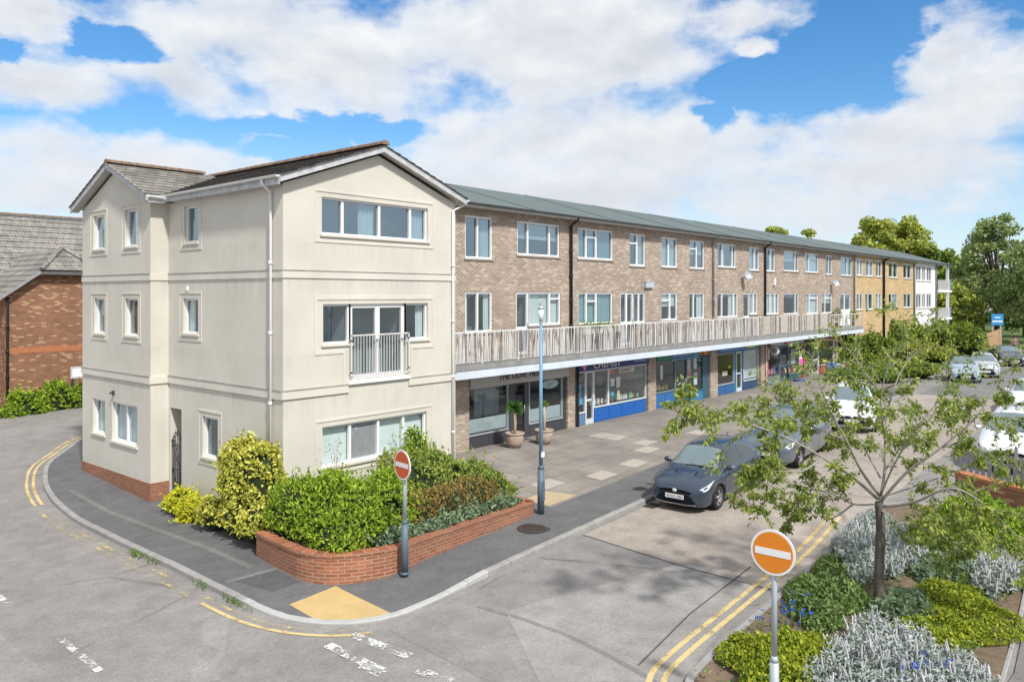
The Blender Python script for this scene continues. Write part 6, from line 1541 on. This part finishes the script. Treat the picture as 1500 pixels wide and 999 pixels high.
bush('trailing_shrub', 'blue green trailing plant spilling over the straight planter wall', 'shrub', [(12.4+.5*k, 12.92, .05, .38, .22, .18) for k in range(6)], 2600, .11, .075, M['L_glau'], up=.2)
bush('trailing_shrub', 'blue green trailing plant beside the no entry post on the planter', 'shrub', [(11.2, 13.0, .05, .42, .25, .22), (11.7, 12.95, .05, .3, .22, .2)], 1100, .12, .085, M['L_glau'], up=.2)
bush('variegated_shrub', 'tall yellow variegated shrub against the side wall by the white downpipe', 'shrub', [(10.4, 17.5, .60, .52, .85, 1.12), (10.2, 17.2, -.1, .52, .9, .6), (10.1, 18.4, -.2, .38, .6, .45), (10.45, 16.75, .55, .50, .5, 1.12), (10.45, 17.9, 1.02, .46, .5, .72), (10.45, 17.0, 1.08, .46, .5, .68), (9.95, 16.3, -.05, .4, .5, .5)], 9500, .115, .07, M['L_var'], up=.4)
bush('golden_shrub', 'small golden yellow shrub beside the iron gate', 'shrub', [(10.45, 20.6, -.42, .45, .7, .42), (10.3, 19.7, -.48, .4, .55, .36)], 2600, .13, .07, M['L_yel'], up=.5)
x, y = 13.4, 38.6
bush('laurel_hedge', 'low rounded green hedge against the red brick house wall', 'hedge', [(12.6, 38.9, .25, .9, .55, .85), (13.7, 39.0, .45, 1.0, .55, .85), (14.7, 38.9, .35, .8, .5, .8), (11.9, 38.8, -.05, .6, .5, .65)], 5200, .20, .10, M['L_laurel'])
# bare stems poking out of the planter
def stems(name, label, pts, h, m):
    x, y, z = pts; t = thing(name, label, 'plant', (x, y, z)); q = MB()
    for k in range(5):
        a = random.uniform(-.25, .25); b_ = random.uniform(-.25, .25); hh = h*random.uniform(.7, 1.1)
        q.tube([(x+a*.2, y+b_*.2, z), (x+a*.5, y+b_*.5, z+hh*.55), (x+a, y+b_, z+hh)], [.012, .008, .004], 5)
    q.build('stems', M['twig'], t); n = 70; P = np.array([x, y, z+h*.75])+rng.normal(size=(n, 3))*np.array([.13, .13, h*.22])
    leaves('leaf_sprays', P, unit(n), unit(n), .06, .03, m, t)
stems('dry_stem_plant', 'thin reddish dry stems rising above the laurel by the ground floor window', (11.9, 15.9, .6), 1.1, M['L_red'])
stems('dry_stem_plant', 'thin dry stems rising behind the bronze shrub by the no entry sign', (12.9, 15.0, .5), .8, M['L_red'])
# ------------------------------------------------------------------ potted palms
def palm(px, py, label, green):
    x, y = gp(px, py, .06); y = min(y, 17.75); z = g(x, y)+.115-.09*ss(17.6, 18.4, y)
    t = thing('potted_palm', label, 'plant', (x, y, z), 0, 'potted palms outside the cafe')
    q = MB(); q.lathe((x, y, z), [(.001, 0), (.20, 0), (.28, .14), (.31, .30), (.30, .40), (.285, .42), (.335, .45), (.34, .50), (.31, .505), (.29, .47), (.001, .45)], 26)
    for h_ in (.16, .33): q.lathe((x, y, z), [(.28+.1*(h_-.2), h_-.012), (.30+.1*(h_-.2), h_), (.28+.1*(h_-.2), h_+.012)], 26)
    q.build('pot', M['terracotta'], t)
    q = MB(); q.tube([(x, y, z+.4), (x+.02, y, z+.85), (x-.02, y, z+1.3)], [.06, .05, .055], 9); q.build('stem', M['cane'], t)
    n = 130 if green else 26; C_, D_ = [], []
    for k in range(n):
        a = random.uniform(0, 2*PI); e = random.uniform(-.5, 1.3); d = Vector((math.cos(a)*math.cos(e), math.sin(a)*math.cos(e), math.sin(e))); Ln = .36 if green else .26
        C_.append(Vector((x-.02, y, z+1.31))+d*Ln*.5); D_.append(d)
    leaves('crown', np.array(C_), np.array(D_), np.tile([0, 0, 1.], (n, 1))+unit(n)*.2, (.36 if green else .26)*rng.uniform(.7, 1.1, n), .035, M['palm_leaf'] if green else M['L_hedge'], t, droop=.18)
palm(754, 657, 'potted palm with a full green crown left of the cafe door', True)
palm(797, 652, 'potted palm with a nearly bare stem right of the cafe door', False)
# ------------------------------------------------------------------ planting bed in the foreground
def spikes(P, H, r, name, m, parent):
    """woolly flower spikes: thin tapering six sided cones with a bulge"""
    n = len(P); P = np.asarray(P)-np.array(rootorg(parent)); H = np.asarray(H)[:, None]; tilt = rng.normal(size=(n, 3))*.2; tilt[:, 2] = 1; tilt /= np.linalg.norm(tilt, axis=1, keepdims=True)
    prof = [(0, .35), (.35, .5), (.5, 1.), (.75, .9), (.92, .55), (1., .1)]; S = 5; V = []; base = []
    a = np.arange(S)*2*PI/S
    for h, k in prof:
        jit = rng.uniform(.75, 1.25, (n, 1))
        c = P+tilt*H*h
        for q_ in a: V.append(c+np.stack([np.full(n, math.cos(q_)), np.full(n, math.sin(q_)), np.zeros(n)], 1)*r*k*jit)
    V = np.stack(V, 1); m_ = V.shape[1]; F = []
    for i in range(len(prof)-1):
        for k in range(S): F.append((i*S+k, i*S+(k+1) % S, (i+1)*S+(k+1) % S, (i+1)*S+k))
    F = (np.array(F)[None]+(np.arange(n)*m_)[:, None, None]).reshape(-1, 4)
    return link(name, npmesh(name, V.reshape(-1, 3), F, True), m, parent)
def silver(label, cx, cy, rx, ry, n, h=(.3, .55), dens=1.):
    z = g(cx, cy)+.08; t = thing('silver_woolly_plant', label, 'plant', (cx, cy, z), 0, 'silver woolly plants in the planting bed')
    def pts(k):
        a = rng.uniform(0, 2*PI, k); r = rng.uniform(0, 1, k)**.5; wob = 1+.22*np.sin(a*3+cx)+.12*np.sin(a*7+cy)
        X, Y = cx+np.cos(a)*r*rx*wob, cy+np.sin(a)*r*ry*wob; return np.stack([X, Y, np.array([g(p, q_) for p, q_ in zip(X, Y)])+.08], 1), r
    P, r = pts(int(n*15)); P[:, 2] += np.abs(rng.normal(size=len(P)))*.15*(1.15-r*.5)+.03
    k = len(P); D = unit(k)*np.array([1, 1, .5])+np.array([0, 0, .45]); leaves('leaf_mat', P, D, np.array([0, 0, .7])+unit(k)*.6, .13*rng.uniform(.6, 1.25, k), .05, M['L_silver'], t, droop=.2)
    P, r = pts(int(n*.62)); spikes(P, rng.uniform(*h, len(P))*(1.15-.35*r), .021, 'flower_spikes', M['spike'], t)['kind'] = 'stuff'
    k = n*9; P2, r2 = pts(k); P2[:, 2] += rng.uniform(.08, .38, k)
    leaves('stem_leaves', P2, unit(k)*np.array([1, 1, .3])+np.array([0, 0, .5]), unit(k), .09*rng.uniform(.6, 1.2, k), .03, M['L_silver'], t)
silver('silver woolly plants in front of the young tree, nearest the camera', 12.75, 3.35, 1.35, 1.05, 380)
silver('silver woolly plants with blue flowers at the lower right of the bed', 12.6, 2.5, 1.0, .5, 170)
silver('silver woolly plants behind the trunk of the young tree', 17.4, 4.85, 1.15, .85, 260)
silver('silver woolly plants along the kerb behind the no entry sign', 18.9, 5.35, 1.2, .55, 170)
silver('silver woolly plants at the right edge of the bed beside the path', 17.6, 2.75, .8, .42, 120)
def cover(name, label, cx, cy, rx, ry, h, n, m, L=.075, W=.045, cat='ground cover plant', up=.6):
    z = g(cx, cy)+.05; t = thing(name, label, cat, (cx, cy, z))
    a = rng.uniform(0, 2*PI, n); r = rng.uniform(0, 1, n)**.5; wob = 1+.2*np.sin(a*3+cy*2)+.12*np.sin(a*5+cx)
    X, Y = cx+np.cos(a)*r*rx*wob, cy+np.sin(a)*r*ry*wob
    bump_ = .75+.25*np.sin(X*7+Y*3)*np.sin(Y*8-X*2)
    Z = np.array([g(p, q_) for p, q_ in zip(X, Y)])+.07+h*bump_*np.sqrt(np.maximum(.04, 1-r**2.5))*rng.uniform(.45, 1.08, n)
    P = np.stack([X, Y, Z], 1)
    s = rng.uniform(.6, 1.3, n); leaves('foliage', P, unit(n)+np.array([0, 0, up]), np.array([0, 0, .8])+unit(n)*.8, L*s, W*s, m, t)
    return t
cover('lime_ground_cover', 'lime green low shrub around the foot of the orange sign post', 12.0, 4.75, 1.15, .78, .46, 9000, M['L_cover'])
cover('lime_ground_cover', 'wide lime green ground cover right of the tree trunk', 15.4, 3.05, 1.75, .85, .32, 11000, M['L_cover'], .065, .038)
cover('green_perennial', 'dark green leafy perennial left of the tree trunk', 14.7, 5.0, 1.05, .68, .44, 5600, M['L_green'], .15, .05, 'plant')
cover('green_perennial', 'blue green leafy perennial beside the foot of the tree trunk on the right', 15.2, 3.75, .7, .5, .4, 2900, M['L_glau'], .15, .06, 'plant')
cover('green_perennial', 'green leafy plant with long leaves at the back of the bed', 19.4, 3.9, 1.4, .8, .6, 5600, M['L_mix'], .2, .05, 'plant')
cover('green_perennial', 'grey green leafy plant between the trunk and the right edge of the bed', 17.7, 3.6, 1.0, .6, .45, 3600, M['L_glau'], .18, .06, 'plant')
cover('green_perennial', 'low grey green plant between the trunk and the kerb', 16.3, 5.35, .8, .42, .35, 2400, M['L_green'], .14, .05, 'plant')
cover('lime_ground_cover', 'bright green shrub beside the low brick wall', 20.9, 3.6, 1.0, 1.0, .9, 5600, M['L_laurel'], .14, .06)
_n = 5200; _X = rng.uniform(11.0, 20.6, _n); _Y = rng.uniform(2.45, 5.7, _n); _ok = (_Y < 5.72-.1*np.abs(_X-14)*0) & (_X > 10.9+(_Y < 3.0)*.2); _X, _Y = _X[_ok], _Y[_ok]
_k = np.sin(_X*2.3+1)*np.sin(_Y*3.1)+rng.normal(size=len(_X))*.5 > -.1; _X, _Y = _X[_k], _Y[_k]; _n = len(_X)
_P = np.stack([_X, _Y, np.array([g(a, b) for a, b in zip(_X, _Y)])+rng.uniform(.09, .22, _n)], 1)
tag(leaves('undergrowth', _P, unit(_n)+np.array([0, 0, .5]), np.array([0, 0, .8])+unit(_n)*.7, .085*rng.uniform(.5, 1.3, _n), .04, M['L_green']), kind='stuff')
def flowers(label, cx, cy, rx, ry, n):
    t = thing('blue_flowers', label, 'flowers', (cx, cy, g(cx, cy)+.05)); k = n*6
    base = np.stack([cx+rng.normal(size=n)*rx, cy+rng.normal(size=n)*ry, np.zeros(n)], 1); base[:, 2] = [g(p[0], p[1])+random.uniform(.3, .5) for p in base]
    P = np.repeat(base, 6, 0)+rng.normal(size=(k, 3))*.02; tag(leaves('petals', P, unit(k), unit(k), .05, .035, M['L_blue'], t), kind='stuff')
    q = MB()
    for p in base: q.tube([(p[0], p[1], g(p[0], p[1])+.05), tuple(p)], .005, 4)
    tag(q.build('stalks', M['L_green'], t), kind='stuff')
flowers('cluster of blue flowers near the kerb behind the orange sign post', 13.3, 5.2, .35, .22, 26)
flowers('scattered blue flowers among the silver plants at lower right', 12.7, 2.85, .35, .25, 16)
# ------------------------------------------------------------------ the young tree in the bed
def young_tree():
    bx, by = 15.4, 4.25; z0 = g(bx, by); t = thing('young_tree', 'young spreading street tree with sparse narrow leaves in the planting bed', 'tree', (bx, by, z0))
    right = Vector((ST, -CT, 0)); fwd = Vector((CT, ST, 0)); Zt = bx*CT+by*ST
    def W(px, py, d): # offset along the view direction gives the crown its depth
        Z = Zt+d; return Vector((0, 0, CAMH))+(fwd+right*((px-CX)/FPX)+Vector((0, 0, -(py-HY)/FPX)))*Z
    q = MB(); tw = MB(); lm = MB(); tips = []
    def limb(pts, r0, r1, mb):
        P = smooth([tuple(p) for p in pts], 4) if len(pts) > 2 else [tuple(p) for p in pts]
        n = len(P); mb.tube(P, [r0+(r1-r0)*(i/(n-1))**.8 for i in range(n)], 7 if r0 > .012 else 5); return [Vector(p) for p in P]
    limb([Vector((bx, by, z0-.1)), W(1288, 840, 0), W(1290, 780, .02), W(1288, 735, 0)], .10, .075, q)
    q.lathe((bx, by, z0), [(.16, .0), (.115, .08), (.10, .2)], 12)
    main = [ # image column, row and depth offset of the limbs
        [(1288, 740, 0), (1296, 690, .1), (1297, 640, .15), (1303, 590, .25), (1322, 540, .3), (1350, 505, .4), (1358, 470, .5)],
        [(1297, 640, .15), (1290, 590, -.2), (1300, 540, -.4), (1322, 500, -.5), (1318, 478, -.5)],
        [(1288, 725, 0), (1262, 690, -.2), (1240, 645, -.5), (1215, 600, -.6), (1200, 560, -.7), (1188, 520, -.8)],
        [(1285, 730, 0), (1250, 700, -.3), (1205, 670, -.7), (1150, 640, -1.0), (1095, 620, -1.2), (1045, 600, -1.3), (1010, 598, -1.3)],
        [(1284, 738, 0), (1250, 738, .2), (1210, 720, .4), (1170, 718, .5), (1130, 730, .5), (1110, 745, .5)],
        [(1240, 645, -.5), (1190, 625, -.4), (1150, 610, -.2), (1110, 600, 0), (1075, 610, 0)],
        [(1290, 735, 0), (1330, 690, -.3), (1380, 655, -.6), (1430, 610, -.8), (1465, 555, -.9), (1500, 520, -1.0)],
        [(1292, 728, 0), (1340, 712, .4), (1400, 690, .8), (1460, 660, 1.1), (1530, 640, 1.3)],
        [(1292, 742, 0), (1340, 735, -.5), (1390, 715, -1.0), (1430, 730, -1.2), (1470, 765, -1.3), (1500, 800, -1.3)],
        [(1380, 655, -.6), (1420, 640, -.4), (1470, 600, -.2), (1520, 580, 0)],
        [(1296, 690, .1), (1330, 640, .6), (1370, 600, .9), (1410, 560, 1.1), (1440, 530, 1.2)],
        [(1303, 590, .25), (1270, 550, .5), (1250, 520, .7), (1232, 500, .8)],
        [(1290, 700, 0), (1262, 650, .6), (1235, 610, 1.0), (1190, 590, 1.3), (1150, 585, 1.4)],
        [(1288, 745, 0), (1320, 765, -.4), (1370, 780, -.6), (1410, 800, -.7)],
        [(1290, 725, 0), (1310, 680, -.7), (1340, 630, -1.2), (1372, 590, -1.4), (1395, 550, -1.5)],
        [(1250, 738, .2), (1215, 760, .1), (1185, 745, 0), (1160, 760, 0)],
        [(1205, 670, -.7), (1175, 690, -1.0), (1140, 690, -1.2), (1100, 700, -1.3)]]
    def sub(p, d, ln, r, lev):
        """a twig that forks once or twice; its last stretch carries leaves"""
        s_ = Vector(unit(1)[0]); s_ = (s_-d*s_.dot(d)).normalized()
        p1 = p+d*ln*.5+s_*ln*.06; p2 = p+(d+s_*.25).normalized()*ln+Vector((0, 0, -.10*ln))
        limb([p, p1, p2], r, r*.35, tw); tips.append((p, p1, p2))
        if lev > 0:
            for q_ in (p1, p1.lerp(p2, .5)):
                if random.random() < .75:
                    s2 = Vector(unit(1)[0]); s2 = (s2-d*s2.dot(d)).normalized(); sub(q_, (d*.75+s2*.7+Vector((0, 0, .05))).normalized(), ln*random.uniform(.45, .7), r*.6, lev-1)
    for li, L_ in enumerate(main):
        pts = [W(*p) for p in L_]; r0 = .032 if li in (0, 2, 3, 6, 8) else .019
        P = limb(pts, r0, .004, lm); n = len(P)
        for i in range(int(n*.22), n):
            if random.random() < .15: continue
            d = (P[min(i+1, n-1)]-P[i-1]).normalized(); fr_ = i/n
            s = Vector(unit(1)[0]); s = (s-d*s.dot(d)).normalized()
            sub(P[i], (d*.7+s*.8+Vector((0, 0, .12))).normalized(), random.uniform(.3, .85)*(1.1-.35*fr_), .0075, 2)
        tips.append((P[-4], P[-2], P[-1]))
    q.build('trunk', M['bark'], t); lm.build('limbs', M['twig'], t); tag(tw.build('twigs', M['twig'], t), kind='stuff')
    C_, D_, N_, S_ = [], [], [], []
    for a, b_, c in tips:
        # leafier towards the left, lower right and the outside; the top is nearly bare
        m_ = (c-Vector((0, 0, CAMH))); px = CX+FPX*m_.dot(right)/m_.dot(fwd); py = HY-FPX*m_.z/m_.dot(fwd)
        k = 28
        if py < 560: k = 8
        elif 1190 < px < 1400 and py < 700: k = 24
        elif px < 1190: k = 31
        elif px > 1380 and py > 640: k = 36
        k = int(k*random.uniform(.5, 1.4))
        for j in range(k):
            u = random.random()**.75; p = a.lerp(b_, u*2) if u < .5 else b_.lerp(c, u*2-1)
            dr = (c-a).normalized(); s = Vector(unit(1)[0]); d = (dr*.4+s*.75+Vector((0, 0, -.55))).normalized()
            L_ = random.uniform(.055, .12); C_.append(p+d*L_*.65+Vector(unit(1)[0])*.02); D_.append(d); nv = Vector(unit(1)[0]); N_.append(nv+Vector((0, 0, .3))); S_.append(L_)
    S_ = np.array(S_); leaves('crown', np.array(C_), np.array(D_), np.array(N_), S_, S_*.40, M['L_tree'], t, droop=.15, fold=.12)
young_tree()
# ------------------------------------------------------------------ trees, hedges and shrubs beyond
def T(px, Z, top, width, name, label, m, bot=None, **k):
    x, y = far(px, Z); zt = zat(top, Z); w_ = width/FPX*Z; zb = -.2
    return tree_far(name, label, x, y, zb, zt-zb, w_, m, **k)
T(1137, 78, 322, 60, 'broadleaf_tree', 'pale green tree top peeping over the terrace roof, left of two', M['L_far1'], n=4200, leaf=.42, trunk_h=.45)
T(1182, 82, 332, 46, 'broadleaf_tree', 'small pale green tree top over the roof, right of two', M['L_far1'], n=3400, leaf=.42, trunk_h=.45)
T(1282, 122, 314, 88, 'broadleaf_tree', 'tall lime green tree behind the orange flats, first in the row', M['L_far1'], n=8200, leaf=.62, trunk_h=.3)
T(1332, 128, 316, 84, 'broadleaf_tree', 'tall lime green tree behind the white flats, with rounded crown', M['L_far1'], n=8200, leaf=.62, trunk_h=.3)
T(1372, 125, 342, 80, 'broadleaf_tree', 'dark green tree just right of the white flats', M['L_far2'], n=7000, leaf=.6, trunk_h=.15)
T(1408, 118, 372, 90, 'broadleaf_tree', 'dark green lower tree filling the gap behind the notice board', M['L_far2'], n=7600, leaf=.6, trunk_h=.12)
T(1462, 92, 304, 110, 'broadleaf_tree', 'tall airy grey green tree at right with sky showing through', M['L_far3'], n=7800, leaf=.42, trunk_h=.22, clumps=60, spread=.8)
T(1520, 84, 330, 120, 'broadleaf_tree', 'full grey green tree at the right edge of the picture', M['L_far3'], n=8600, leaf=.45, trunk_h=.15)
T(1440, 112, 388, 110, 'broadleaf_tree', 'mid green tree behind the timber fence', M['L_far3'], n=7600, leaf=.5, trunk_h=.1)
T(1402, 92, 412, 66, 'broadleaf_tree', 'bright green bushy tree beside the white balconies', M['L_far1'], n=5200, leaf=.42, trunk_h=.08)
T(1500, 98, 402, 90, 'broadleaf_tree', 'dark bushy tree above the parked cars at the right edge', M['L_far2'], n=6200, leaf=.4, trunk_h=.12)
T(1560, 130, 350, 160, 'broadleaf_tree', 'large dark tree outside the right edge', M['L_far2'], n=5200, leaf=.7, trunk_h=.12)
def hedge(px0, px1, Z, top, label, m, name='clipped_hedge', n=4200, L=.28, d=1.2):
    x0, y0 = far(px0, Z); x1, y1 = far(px1, Z); zt = zat(top, Z); k = max(2, int(math.dist((x0, y0), (x1, y1))/1.1)); lum = []
    for i in range(k+1):
        t_ = i/k; h = (zt+.2)*random.uniform(.88, 1.04); lum.append((x0+(x1-x0)*t_, y0+(y1-y0)*t_, h/2-.1, d, d, h/2))
    return bush(name, label, 'hedge' if 'hedge' in name else 'shrub', lum, n, L, L*.5, m)
hedge(1222, 1262, 56, 520, 'dark clipped hedge beyond the end of the shops', M['L_hedge'])
hedge(1290, 1338, 66, 474, 'clipped green hedge in front of the orange flats', M['L_hedge'])
hedge(1256, 1292, 59, 492, 'dark green shrub at the foot of the orange flats beside the canopy end', M['L_hedge'], 'leafy_shrub')
hedge(1335, 1392, 74, 478, 'long green hedge in front of the white flats', M['L_hedge'])
hedge(1335, 1368, 60, 505, 'rounded yellow green shrub beyond the white parked car', M['L_far1'], 'rounded_shrub')
hedge(1385, 1420, 66, 474, 'tall arching green shrub beside the timber fence', M['L_hedge'], 'arching_shrub')
hedge(1300, 1345, 50, 530, 'low loose shrub in the bed at the far end of the car park', M['L_mix'], 'loose_shrub')
hedge(1240, 1290, 47, 540, 'low green shrub behind the white parked car', M['L_far2'], 'low_shrub')
